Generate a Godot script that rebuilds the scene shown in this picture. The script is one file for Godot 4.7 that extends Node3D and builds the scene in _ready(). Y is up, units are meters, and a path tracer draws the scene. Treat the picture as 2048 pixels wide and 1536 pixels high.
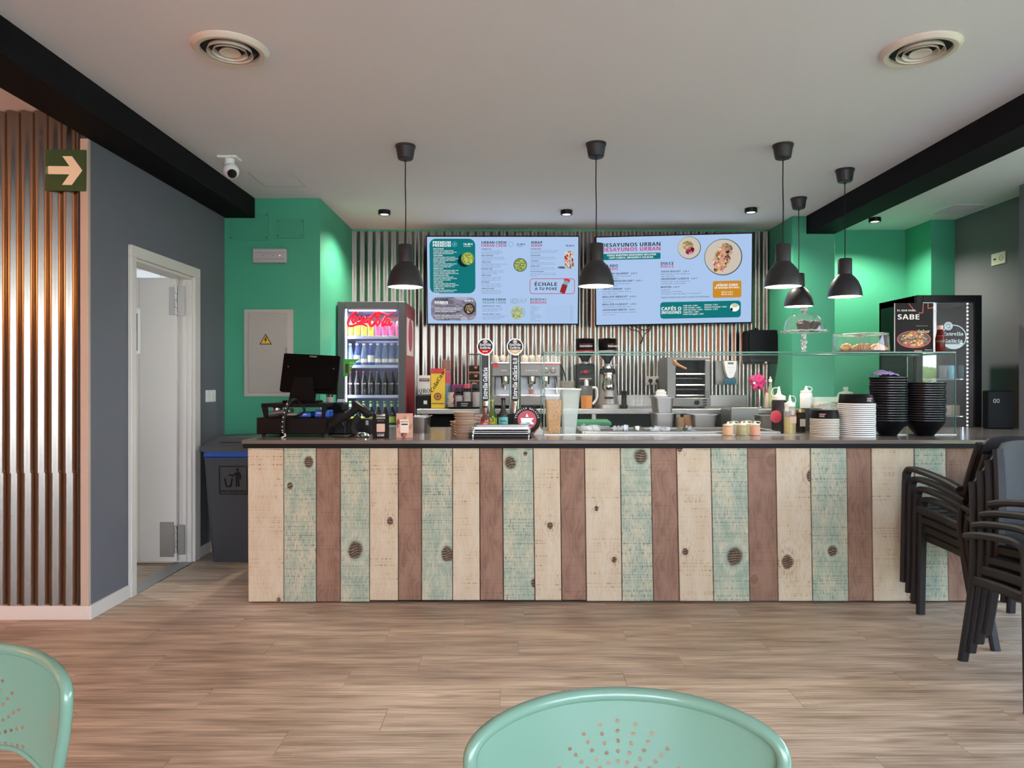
extends Node3D
# A poke bar: plank-fronted counter, back bar on corrugated steel, green and grey walls.
# Metres, y up. The lens stands at (0, EYE, 0) and looks along -z; "d" is the distance of a plane from it.
const F := 1420.0
const CX := 1022.0
const CY := 766.0
const EYE := 1.30
const CEIL := 2.80
const TOP := 0.965   # height of the counter top
const SHELF := 1.503 # height of the glass shelf over the display
const BENCH := 1.073 # height of the steel back bench
const EXPO := 2.0
var taken := {}
var grp := 1
var uvr := Rect2()
var fonts := {}
var M := {}

func X(px: float, d: float) -> float: return (px - CX) / F * d
func Y(py: float, d: float) -> float: return EYE - (py - CY) / F * d
func L(n: float, d: float) -> float: return n * d / F

# ---------- naming ----------
func numbered(n: String) -> String:
	if not taken.has(n):
		taken[n] = 0
		return n
	taken[n] += 1
	return "%s_%03d" % [n, taken[n]]

func tag(o: Node, label: String, category: String, group := "") -> Node:
	if label: o.set_meta("label", label)
	if category: o.set_meta("category", category)
	if group: o.set_meta("group", group)
	return o

func thing(called: String, label: String, category: String, at := Vector3.ZERO, turn := 0.0, group := "") -> Node3D:
	var o := Node3D.new()
	o.name = numbered(called)
	add_child(o)
	o.position = at
	o.rotation.y = turn
	tag(o, label, category, group)
	return o

func part(called: String, shape, m: Material, parent: Node, at := Vector3.ZERO, label := "") -> MeshInstance3D:
	var o := MeshInstance3D.new()
	o.name = called if parent != self else numbered(called)
	o.mesh = done(shape) if shape is SurfaceTool else shape
	o.material_override = m
	o.position = at
	parent.add_child(o, true)
	if label: o.set_meta("label", label)
	return o

func solo(called: String, shape, m: Material, at: Vector3, label: String, category: String, group := "") -> MeshInstance3D:
	var o := part(called, shape, m, self, at)
	tag(o, label, category, group)
	return o

func struct(called: String, shape, m: Material, at := Vector3.ZERO) -> MeshInstance3D:
	var o := part(called, shape, m, self, at)
	o.set_meta("kind", "structure")
	return o

func dup(o: Node3D, at: Vector3, label: String, group := "", turn := 0.0) -> Node3D:
	var stem := String(o.name)
	if stem.length() > 4 and stem[-4] == "_" and stem.right(3).is_valid_int(): stem = stem.left(-4)
	var c: Node3D = o.duplicate()
	c.name = numbered(stem)
	add_child(c)
	c.position = at
	c.rotation.y = turn
	c.set_meta("label", label)
	if group: c.set_meta("group", group)
	return c

const ORD := ["first", "second", "third", "fourth", "fifth", "sixth", "seventh", "eighth", "ninth", "tenth", "eleventh", "twelfth", "thirteenth", "fourteenth", "fifteenth", "sixteenth", "seventeenth", "eighteenth", "nineteenth", "twentieth", "twenty-first", "twenty-second", "twenty-third", "twenty-fourth"]

# ---------- materials ----------
func mat(c, rough := 0.6, metal := 0.0, extra := {}) -> StandardMaterial3D:
	var m := StandardMaterial3D.new()
	m.albedo_color = c if c is Color else Color(c)
	m.roughness = rough
	m.metallic = metal
	if metal == 0.0 and m.albedo_color.get_luminance() < 0.16: m.metallic_specular = 0.24
	for k in extra: m.set(k, extra[k])
	return m

func glow(c, v := 1.0) -> StandardMaterial3D:
	var m := mat(Color.BLACK, 0.35)
	m.metallic_specular = 0.1
	m.emission_enabled = true
	m.emission = c if c is Color else Color(c)
	m.emission_energy_multiplier = v / EXPO
	return m

func glass(c = Color(1, 1, 1), a := 0.06, rough := 0.02) -> StandardMaterial3D:
	var k: Color = c if c is Color else Color(c)
	k.a = a
	var m := mat(k, rough, 0.0, {"metallic_specular": 0.3})
	m.transparency = BaseMaterial3D.TRANSPARENCY_ALPHA
	return m

# ---------- shapes ----------
func S() -> SurfaceTool:
	var st := SurfaceTool.new()
	st.begin(Mesh.PRIMITIVE_TRIANGLES)
	st.set_smooth_group(-1)
	return st

func done(st: SurfaceTool) -> ArrayMesh:
	if not st.has_meta("text"): st.generate_normals()
	return st.commit()

func vtx(st: SurfaceTool, p: Vector3) -> void:
	if uvr.size.x > 0: st.set_uv(Vector2((p.x - uvr.position.x) / uvr.size.x, 1.0 - (p.y - uvr.position.y) / uvr.size.y))
	st.add_vertex(p)

func tri(st: SurfaceTool, a: Vector3, b: Vector3, c: Vector3, o: Vector3) -> void:
	var flip := (a - c).cross(a - b).dot(o) < 0
	vtx(st, a)
	vtx(st, c if flip else b)
	vtx(st, b if flip else c)

func quad(st: SurfaceTool, a: Vector3, b: Vector3, c: Vector3, e: Vector3, o: Vector3) -> void:
	tri(st, a, b, c, o)
	tri(st, a, c, e, o)

func box(st: SurfaceTool, c: Vector3, s: Vector3, b := 0.003, xf := Transform3D()) -> SurfaceTool:
	var h := s * 0.5
	b = minf(b, minf(h.x, minf(h.y, h.z)) * 0.8)
	st.set_smooth_group(-1)
	for a in 3:
		var u := (a + 1) % 3
		var v := (a + 2) % 3
		for sg in [-1.0, 1.0]:
			var o := Vector3.ZERO
			o[a] = sg
			var q := []
			for k in [[-1, -1], [1, -1], [1, 1], [-1, 1]]:
				var p := Vector3.ZERO
				p[a] = sg * h[a]
				p[u] = k[0] * (h[u] - b)
				p[v] = k[1] * (h[v] - b)
				q.append(xf * (c + p))
			quad(st, q[0], q[1], q[2], q[3], xf.basis * o)
		if b <= 0: continue
		for s1 in [-1.0, 1.0]:
			for s2 in [-1.0, 1.0]:
				var o := Vector3.ZERO
				o[u] = s1
				o[v] = s2
				var q := []
				for k in [[1, -1], [1, 1], [0, 1], [0, -1]]:
					var p := Vector3.ZERO
					p[a] = k[1] * (h[a] - b)
					p[u] = s1 * (h[u] - (0.0 if k[0] else b))
					p[v] = s2 * (h[v] - (b if k[0] else 0.0))
					q.append(xf * (c + p))
				quad(st, q[0], q[1], q[2], q[3], xf.basis * o)
	if b > 0:
		for k in 8:
			var g := Vector3(1 if k & 1 else -1, 1 if k & 2 else -1, 1 if k & 4 else -1)
			tri(st, xf * (c + g * (h - Vector3(0, b, b))), xf * (c + g * (h - Vector3(b, 0, b))), xf * (c + g * (h - Vector3(b, b, 0))), xf.basis * g)
	return st

func bx(x: float, y: float, z: float, b := 0.003) -> SurfaceTool: # a box standing on its base
	return box(S(), Vector3(0, y / 2, 0), Vector3(x, y, z), b)

func span(a: Vector3, b: Vector3, bev := 0.002) -> SurfaceTool: # a box between two corners
	return box(S(), (a + b) / 2, (b - a).abs(), bev)

# pts are [radius, height]: up the outside, then down the inside
func lathe(st: SurfaceTool, pts: Array, seg := 20, xf := Transform3D(), sharp := 35.0) -> SurfaceTool:
	grp += 1
	for i in pts.size() - 1:
		var a := Vector2(pts[i][0], pts[i][1])
		var b := Vector2(pts[i + 1][0], pts[i + 1][1])
		var dir := b - a
		if dir.length() < 1e-6: continue
		if i > 0 and absf((a - Vector2(pts[i - 1][0], pts[i - 1][1])).angle_to(dir)) > deg_to_rad(sharp): grp += 1
		st.set_smooth_group(grp)
		for k in seg:
			var t0 := TAU * k / seg
			var t1 := TAU * ((k + 1) % seg) / seg
			var c0 := Vector3(cos(t0), 0, sin(t0))
			var c1 := Vector3(cos(t1), 0, sin(t1))
			var o := xf.basis * ((c0 + c1) * dir.y * 0.5 + Vector3(0, -dir.x, 0))
			var p0 := xf * (c0 * a.x + Vector3(0, a.y, 0))
			var p1 := xf * (c1 * a.x + Vector3(0, a.y, 0))
			var p2 := xf * (c1 * b.x + Vector3(0, b.y, 0))
			var p3 := xf * (c0 * b.x + Vector3(0, b.y, 0))
			if a.x > 1e-6: tri(st, p0, p1, p2, o)
			if b.x > 1e-6: tri(st, p0, p2, p3, o)
	st.set_smooth_group(-1)
	return st

func turned(pts: Array, seg := 20) -> SurfaceTool: return lathe(S(), pts, seg)

func tube(st: SurfaceTool, pts: Array, r, seg := 8, closed := false) -> SurfaceTool:
	grp += 1
	st.set_smooth_group(grp)
	var n := pts.size()
	var rings := []
	var up := Vector3.UP
	for i in n:
		var before: Vector3 = pts[(i - 1 + n) % n] if closed else pts[maxi(i - 1, 0)]
		var after: Vector3 = pts[(i + 1) % n] if closed else pts[mini(i + 1, n - 1)]
		var t := (after - before).normalized()
		if i == 0: up = t.cross(Vector3(0.3, 0.2, 0.9)).normalized()
		up = (up - t * up.dot(t)).normalized()
		var side := t.cross(up)
		var rr: float = r[i] if r is Array else r
		var ring := []
		for k in seg: ring.append(pts[i] + (up * cos(TAU * k / seg) + side * sin(TAU * k / seg)) * rr)
		rings.append(ring)
	for i in (n if closed else n - 1):
		for k in seg:
			var a: Vector3 = rings[i][k]
			var b: Vector3 = rings[i][(k + 1) % seg]
			var c: Vector3 = rings[(i + 1) % n][(k + 1) % seg]
			var e: Vector3 = rings[(i + 1) % n][k]
			quad(st, a, b, c, e, (a + b + c + e) / 4 - (pts[i] + pts[(i + 1) % n]) / 2)
	st.set_smooth_group(-1)
	if not closed:
		for e in [0, n - 1]:
			var o: Vector3 = pts[0] - pts[1] if e == 0 else pts[n - 1] - pts[n - 2]
			for k in seg: tri(st, pts[e], rings[e][k], rings[e][(k + 1) % seg], o)
	return st

func curve(pts: Array, n := 6) -> Array: # a smooth line through points
	var out := []
	for i in pts.size() - 1:
		var a: Vector3 = pts[maxi(i - 1, 0)]
		var e: Vector3 = pts[mini(i + 2, pts.size() - 1)]
		for k in n: out.append((pts[i] as Vector3).cubic_interpolate(pts[i + 1], a, e, float(k) / n))
	out.append(pts[-1])
	return out

func prism(st: SurfaceTool, poly, z0: float, z1: float, xf := Transform3D(), smooth := false) -> SurfaceTool:
	var p := PackedVector2Array(poly)
	if Geometry2D.is_polygon_clockwise(p): p.reverse()
	var ix := Geometry2D.triangulate_polygon(p)
	st.set_smooth_group(-1)
	for i in range(0, ix.size(), 3):
		var v := [p[ix[i]], p[ix[i + 1]], p[ix[i + 2]]]
		tri(st, xf * Vector3(v[0].x, v[0].y, z1), xf * Vector3(v[1].x, v[1].y, z1), xf * Vector3(v[2].x, v[2].y, z1), xf.basis.z)
		if z0 != z1: tri(st, xf * Vector3(v[0].x, v[0].y, z0), xf * Vector3(v[1].x, v[1].y, z0), xf * Vector3(v[2].x, v[2].y, z0), -xf.basis.z)
	if z0 == z1: return st
	if smooth:
		grp += 1
		st.set_smooth_group(grp)
	for i in p.size():
		var a := p[i]
		var b := p[(i + 1) % p.size()]
		quad(st, xf * Vector3(a.x, a.y, z0), xf * Vector3(b.x, b.y, z0), xf * Vector3(b.x, b.y, z1), xf * Vector3(a.x, a.y, z1), xf.basis * Vector3(b.y - a.y, a.x - b.x, 0))
	st.set_smooth_group(-1)
	return st

func rr(w: float, h: float, r: float, cx := 0.0, cy := 0.0, n := 5) -> PackedVector2Array:
	var p := PackedVector2Array()
	for k in 4:
		var c := Vector2((w / 2 - r) * (1 if k in [0, 3] else -1), (h / 2 - r) * (1 if k < 2 else -1))
		for i in n + 1: p.append(c + Vector2.from_angle(PI / 2 * (k + float(i) / n)) * r + Vector2(cx, cy))
	return p

func oval(rx: float, ry: float, cx := 0.0, cy := 0.0, n := 28) -> PackedVector2Array:
	var p := PackedVector2Array()
	for i in n: p.append(Vector2(cx + cos(TAU * i / n) * rx, cy + sin(TAU * i / n) * ry))
	return p

func stroke(st: SurfaceTool, pts: Array, w: float, z0: float, z1: float, xf := Transform3D()) -> void: # a ribbon along 2D points
	for i in pts.size() - 1:
		var a: Vector2 = pts[i]
		var b: Vector2 = pts[i + 1]
		var n := (b - a).normalized().orthogonal() * w / 2
		var e := (b - a).normalized() * w * 0.2
		prism(st, [a - n - e, b - n + e, b + n + e, a + n - e], z0, z1, xf)

func ring(st: SurfaceTool, r0: float, r1: float, z0: float, z1: float, cx := 0.0, cy := 0.0, n := 32) -> SurfaceTool:
	for i in n:
		var a := Vector2.from_angle(TAU * i / n)
		var b := Vector2.from_angle(TAU * (i + 1) / n)
		var c := Vector2(cx, cy)
		prism(st, [c + a * r0, c + a * r1, c + b * r1, c + b * r0], z0, z1)
	return st

# ---------- lettering ----------
func T() -> SurfaceTool:
	var st := S()
	st.set_meta("text", true)
	return st

# x, y: start of the baseline; h: cap height; w: width to fill (0: natural); in the plane z
func text(st: SurfaceTool, s: String, x: float, y: float, h: float, w := 0.0, z := 0.0, font := "sans", xf := Transform3D(), slant := 0.0, mid := false) -> SurfaceTool:
	if not fonts.has(font):
		var f := SystemFont.new()
		f.font_names = PackedStringArray(["Droid Serif" if font == "serif" else "Droid Sans"])
		f.font_weight = 400 if font == "thin" else 700
		fonts[font] = [f, 0.0, 1.0]
		var b := letters("H", f).get_aabb()
		fonts[font][1] = b.position.y
		fonts[font][2] = b.size.y
	var f: Array = fonts[font]
	var m := letters(s, f[0])
	if m.get_surface_count() == 0: return st
	var bb := m.get_aabb()
	var k: float = h / f[2]
	var kx: float = k if w <= 0 else minf(w / bb.size.x, k * 1.35)
	if mid: x -= bb.size.x * kx / 2
	var t := Transform3D(Basis(Vector3(kx, 0, 0), Vector3(slant * k, k, 0), Vector3(0, 0, 1)), Vector3(x - bb.position.x * kx, y - f[1] * k, z))
	st.append_from(m, 0, xf * t)
	return st

func letters(s: String, f: Font) -> TextMesh:
	var m := TextMesh.new()
	m.text = s
	m.font = f
	m.font_size = 32
	m.pixel_size = 0.03
	m.depth = 0.0
	m.curve_step = 2.0
	m.horizontal_alignment = HORIZONTAL_ALIGNMENT_LEFT
	m.vertical_alignment = VERTICAL_ALIGNMENT_BOTTOM
	return m

# ---------- computed surfaces ----------
func noise(sd: int, fr: float, oct := 3) -> FastNoiseLite:
	var n := FastNoiseLite.new()
	n.seed = sd
	n.noise_type = FastNoiseLite.TYPE_SIMPLEX_SMOOTH
	n.frequency = fr
	n.fractal_octaves = oct
	return n

func field(sd: int, fr: float, w: int, h: int, tw: int, th: int) -> PackedByteArray: # seamless grey noise, stretched to tw x th
	var im: Image = noise(sd, fr).get_seamless_image(w, h)
	im.convert(Image.FORMAT_L8)
	im.resize(tw, th, Image.INTERPOLATE_CUBIC)
	return im.get_data()

func picture(w: int, h: int, data: PackedByteArray, rgba := false) -> ImageTexture:
	return ImageTexture.create_from_image(Image.create_from_data(w, h, false, Image.FORMAT_RGBA8 if rgba else Image.FORMAT_RGB8, data))

func floor_texture() -> ImageTexture:
	var w := 1024
	var h := 512
	var a := field(11, 0.06, 48, 512, w, h)
	var b := field(12, 0.02, 96, 256, w, h)
	var c := field(13, 0.25, 32, 512, w, h)
	var e := field(14, 0.012, 160, 256, w, h)
	var out := PackedByteArray()
	out.resize(w * h * 3)
	for i in w * h:
		var y := i / w
		var g := sin((y + e[i] * 0.55) * 0.42) * 0.5 + 0.5
		var v := (a[i] - 128) * 0.2 + (b[i] - 128) * 0.2 + (c[i] - 128) * 0.2 + (g - 0.5) * 3.0
		out[i * 3] = clampi(int(175 + v), 0, 255)
		out[i * 3 + 1] = clampi(int(154 + v * 0.98), 0, 255)
		out[i * 3 + 2] = clampi(int(133 + v * 0.94), 0, 255)
	return picture(w, h, out)

# kind 0 cream, 1 teal, 2 brown; knots are [u, v from the top, radius as a share of the height]
func plank_texture(kind: int, sd: int, w: int, h: int, knots: Array) -> ImageTexture:
	var big := noise(sd, 0.012, 2)
	var fine := noise(sd + 50, 0.09, 2)
	var rnd := RandomNumberGenerator.new()
	rnd.seed = sd * 7 + 3
	var saw := []
	for y in h: saw.append(0.0)
	var y0 := rnd.randf_range(4, 14)
	while y0 < h: # marks of the band saw across the board
		var k := rnd.randf() ** (0.9 if kind == 1 else 2.0)
		for e in 4:
			if int(y0) + e < h: saw[int(y0) + e] = maxf(saw[int(y0) + e], k * [0.8, 1.0, 0.85, 0.4][e])
		y0 += rnd.randf_range(7, 21)
	var out := PackedByteArray()
	out.resize(w * h * 3)
	var aspect := float(w) / h
	for y in h:
		var v := float(y) / h
		var sv: float = saw[y]
		for x in w:
			var u := float(x) / w
			var b := big.get_noise_2d(x * 1.2, y * 0.55)
			var f := fine.get_noise_2d(x * 1.7, y * 0.30)
			var g := x * 0.34 + b * 9.0
			var ring_k := 0.0
			var dark := 0.0
			var near := 0.0
			for k in knots:
				var dx: float = (u - k[0]) * aspect
				var dy: float = (v - k[1]) * 0.8
				var q := sqrt(dx * dx + dy * dy) / float(k[2]) + b * 0.25
				if q < 1.0: dark = maxf(dark, minf(1.0, (1.0 - q) * 4.0) * clampf(0.85 + 0.35 * sin(y * 0.62 + b * 6.0 + x * 0.08) + f * 0.25, 0.45, 1.0))
				if q < 7.0:
					near = maxf(near, (7.0 - q) / 7.0)
					ring_k = maxf(ring_k, (sin(q * 5.5) * 0.5 + 0.5) * exp(-q * 0.35))
			var grain := sin(g) * 0.5 + 0.5
			grain = lerpf(grain, ring_k, near)
			var c: Color
			if kind == 0:
				c = Color(0.83, 0.79, 0.70).lerp(Color(0.80, 0.74, 0.635), clampf(0.5 + b * 0.8, 0, 1))
				var m := sv * clampf(f * 2.8 + 0.3, 0, 1) * (0.35 + 0.65 * grain) * clampf(0.5 + b * 1.6, 0.15, 1)
				m = maxf(m, near * near * grain * clampf(f * 2.5, 0, 1) * 0.7)
				c = c.lerp(Color(0.30, 0.23, 0.17), minf(m * 1.1, 0.85))
				c = c.lerp(Color(0.72, 0.62, 0.51), grain * 0.16)
			elif kind == 1:
				var t := clampf(0.5 + b * 0.75 + near * 0.3 - grain * 0.25, 0, 1)
				c = Color(0.755, 0.755, 0.665).lerp(Color(0.595, 0.675, 0.61), t)
				c = c.lerp(Color(0.74, 0.71, 0.53), clampf(0.3 - t, 0, 1) * 0.5)
				var m := sv * clampf(f * 3.2 + 0.55 + b * 0.5, 0, 1) * (0.45 + 0.55 * grain) * 1.5
				m = maxf(m, clampf(f * 2.4 - 0.55, 0, 1) * grain)
				c = c.lerp(Color(0.30, 0.36, 0.33), minf(m * 0.8, 0.8))
				c = c.lerp(Color(0.84, 0.84, 0.74), clampf(grain * (0.25 + near * 0.6) - 0.1, 0, 0.5))
			else:
				c = Color(0.585, 0.46, 0.385).lerp(Color(0.515, 0.395, 0.325), clampf(0.5 + b * 1.2, 0, 1))
				c = c.lerp(Color(0.68, 0.56, 0.50), grain * 0.28)
				c = c.darkened(sv * clampf(f * 1.5 + 0.3, 0, 1) * 0.22)
			c = c.lerp(Color(0.25, 0.15, 0.09), dark * (0.92 if kind != 2 else 0.3))
			var i := (y * w + x) * 3
			out[i] = int(clampf(c.r, 0, 1) * 255)
			out[i + 1] = int(clampf(c.g, 0, 1) * 255)
			out[i + 2] = int(clampf(c.b, 0, 1) * 255)
	return picture(w, h, out)

func food(sd: int, size: int, base: Color, colors: Array, n: int, r0: float, spread := 0.42, stretch := 1.0) -> ImageTexture: # a printed dish: blobs of colour
	var im := Image.create(size, size, false, Image.FORMAT_RGB8)
	im.fill(base)
	var rnd := RandomNumberGenerator.new()
	rnd.seed = sd
	for k in n:
		var a := rnd.randf() * TAU
		var q := sqrt(rnd.randf()) * spread
		var c := Vector2(0.5 + cos(a) * q * stretch, 0.5 + sin(a) * q) * size
		var r := size * r0 * rnd.randf_range(0.5, 1.3)
		var col: Color = colors[rnd.randi() % colors.size()]
		col = col.darkened(rnd.randf() * 0.35) if rnd.randf() < 0.6 else col.lightened(rnd.randf() * 0.3)
		var turn := rnd.randf() * PI
		for y in range(maxi(0, int(c.y - r)), mini(size, int(c.y + r) + 1)):
			for x in range(maxi(0, int(c.x - r)), mini(size, int(c.x + r) + 1)):
				var p := (Vector2(x, y) - c).rotated(turn) / r
				if p.x * p.x + p.y * p.y * 2.2 < 1: im.set_pixel(x, y, col)
	return ImageTexture.create_from_image(im)

func textured(t: Texture2D, rough := 0.7, extra := {}) -> StandardMaterial3D:
	var m := mat(Color.WHITE, rough, 0.0, extra)
	m.albedo_texture = t
	return m

func glow_tex(t: Texture2D, v := 1.0) -> StandardMaterial3D:
	var m := glow(Color.WHITE, v)
	m.emission_texture = t
	m.emission_operator = BaseMaterial3D.EMISSION_OP_MULTIPLY
	return m

func lamp_spot(at: Vector3, energy: float, angle: float, c: Color, size := 0.05, to := Vector3.DOWN) -> void:
	var l := SpotLight3D.new()
	l.name = "lamp_light"
	add_child(l, true)
	l.position = at
	l.look_at(at + to, Vector3.BACK if absf(to.y) > 0.9 else Vector3.UP)
	l.spot_angle = angle
	l.spot_angle_attenuation = 0.6
	l.spot_range = 12.0
	l.light_energy = energy
	l.light_color = c
	l.light_size = size
	l.shadow_enabled = true

func lamp_omni(at: Vector3, energy: float, c: Color, size := 0.05) -> void:
	var l := OmniLight3D.new()
	l.name = "lamp_light"
	add_child(l, true)
	l.position = at
	l.omni_range = 14.0
	l.omni_attenuation = 2.0
	l.light_energy = energy
	l.light_color = c
	l.light_size = size
	l.shadow_enabled = true

func lamp_area(at: Vector3, size: Vector2, energy: float, c: Color, to: Vector3) -> void:
	var l := AreaLight3D.new()
	l.name = "lamp_light"
	add_child(l, true)
	l.position = at
	l.look_at(at + to, Vector3.BACK if absf(to.y) > 0.9 else Vector3.UP)
	l.area_size = size
	l.area_normalize_energy = true
	l.area_range = 14.0
	l.light_energy = energy
	l.light_color = c
	l.shadow_enabled = true

func _ready() -> void:
	set_camera_and_light()
	make_materials()
	room()
	counter()
	screens()
	ceiling_things()
	wall_things()
	fridges()
	till()
	taps_and_front_items()
	display_case()
	bowls_and_bottles()
	back_bar()
	black_chairs()
	mint_chairs()

func set_camera_and_light() -> void:
	var cam := Camera3D.new()
	cam.name = "camera"
	add_child(cam)
	cam.position = Vector3(0, EYE, 0)
	cam.rotation = Vector3(-2.0 / F, -2.0 / F, 0)
	cam.fov = rad_to_deg(2 * atan(768.0 / F))
	cam.near = 0.05
	cam.far = 100.0
	cam.current = true
	var we := WorldEnvironment.new()
	we.name = "environment"
	var e := Environment.new()
	e.background_mode = Environment.BG_SKY
	var sky := Sky.new()
	var sm := ProceduralSkyMaterial.new()
	sm.sky_top_color = Color(0.62, 0.71, 0.84)
	sm.sky_horizon_color = Color(0.92, 0.92, 0.91)
	sm.ground_horizon_color = Color(0.62, 0.62, 0.60)
	sm.ground_bottom_color = Color(0.40, 0.39, 0.37)
	sm.sky_energy_multiplier = 2.5
	sm.ground_energy_multiplier = 2.2
	sky.sky_material = sm
	e.sky = sky
	e.tonemap_mode = Environment.TONE_MAPPER_LINEAR
	e.tonemap_exposure = EXPO
	e.sdfgi_enabled = true
	e.ssao_enabled = true
	e.ssil_enabled = true
	we.environment = e
	add_child(we)
	var sun := DirectionalLight3D.new()
	sun.name = "sun"
	add_child(sun)
	sun.look_at_from_position(Vector3(-6, 9, -4), Vector3.ZERO)
	sun.light_energy = 5.0
	sun.light_color = Color(1.0, 0.96, 0.90)
	sun.light_angular_distance = 0.6
	sun.shadow_enabled = true

func make_materials() -> void:
	M.white = mat("d2cdc7", 0.55)
	M.ceiling = mat("e2e0e1", 0.9)
	M.grey = mat("65676f", 0.7)
	M.green = mat("3f9c7b", 0.6)
	M.beam = mat("131315", 0.7)
	M.black = mat("0c0c0e", 0.45, 0.0, {"metallic_specular": 0.35})
	M.matte = mat("161618", 0.75)
	M.brownblack = mat("120d0c", 0.5, 0.0, {"metallic_specular": 0.25})
	M.steel = mat("939390", 0.28, 1.0)
	M.dullsteel = mat("918f8c", 0.42, 1.0)
	M.chrome = mat("d8d8d8", 0.08, 1.0)
	M.alu = mat("a8a8a6", 0.4, 1.0)
	M.paper = mat("e4e0d8", 0.8)
	M.clear = glass(Color(1, 1, 1), 0.05)
	M.glasspane = glass(Color(0.9, 1, 0.96), 0.008)
	M.glasspane.metallic_specular = 0.06
	M.dome = glass("ffffff", 0.05)
	M.dome.metallic_specular = 0.5
	M.edge = mat("0f5a48", 0.15, 0.0, {"emission_enabled": false})
	M.plasticwhite = mat("e9e9e6", 0.4)
	M.ivory = mat("dcd9c9", 0.45)
	M.red = mat("b3202c", 0.5)
	M.baysheet = mat("8b8680", 0.25, 1.0)
	M.sheet = mat("9b9894", 0.3, 1.0)

func wavy(w: float, h: float, pitch := 0.0765, depth := 0.009, steps := 10) -> ArrayMesh: # corrugated sheet, base at y 0, centred on x
	var st := S()
	st.set_smooth_group(3)
	var n := int(round(w / pitch * steps))
	for i in n:
		var xa := w * i / n
		var xb := w * (i + 1) / n
		var za := cos(TAU * xa / pitch) * depth
		var zb := cos(TAU * xb / pitch) * depth
		quad(st, Vector3(xa, 0, za), Vector3(xb, 0, zb), Vector3(xb, h, zb), Vector3(xa, h, za), Vector3.BACK)
		quad(st, Vector3(xa, 0, za - 0.001), Vector3(xb, 0, zb - 0.001), Vector3(xb, h, zb - 0.001), Vector3(xa, h, za - 0.001), Vector3.FORWARD)
	st.set_smooth_group(-1)
	return done(st)

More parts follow.
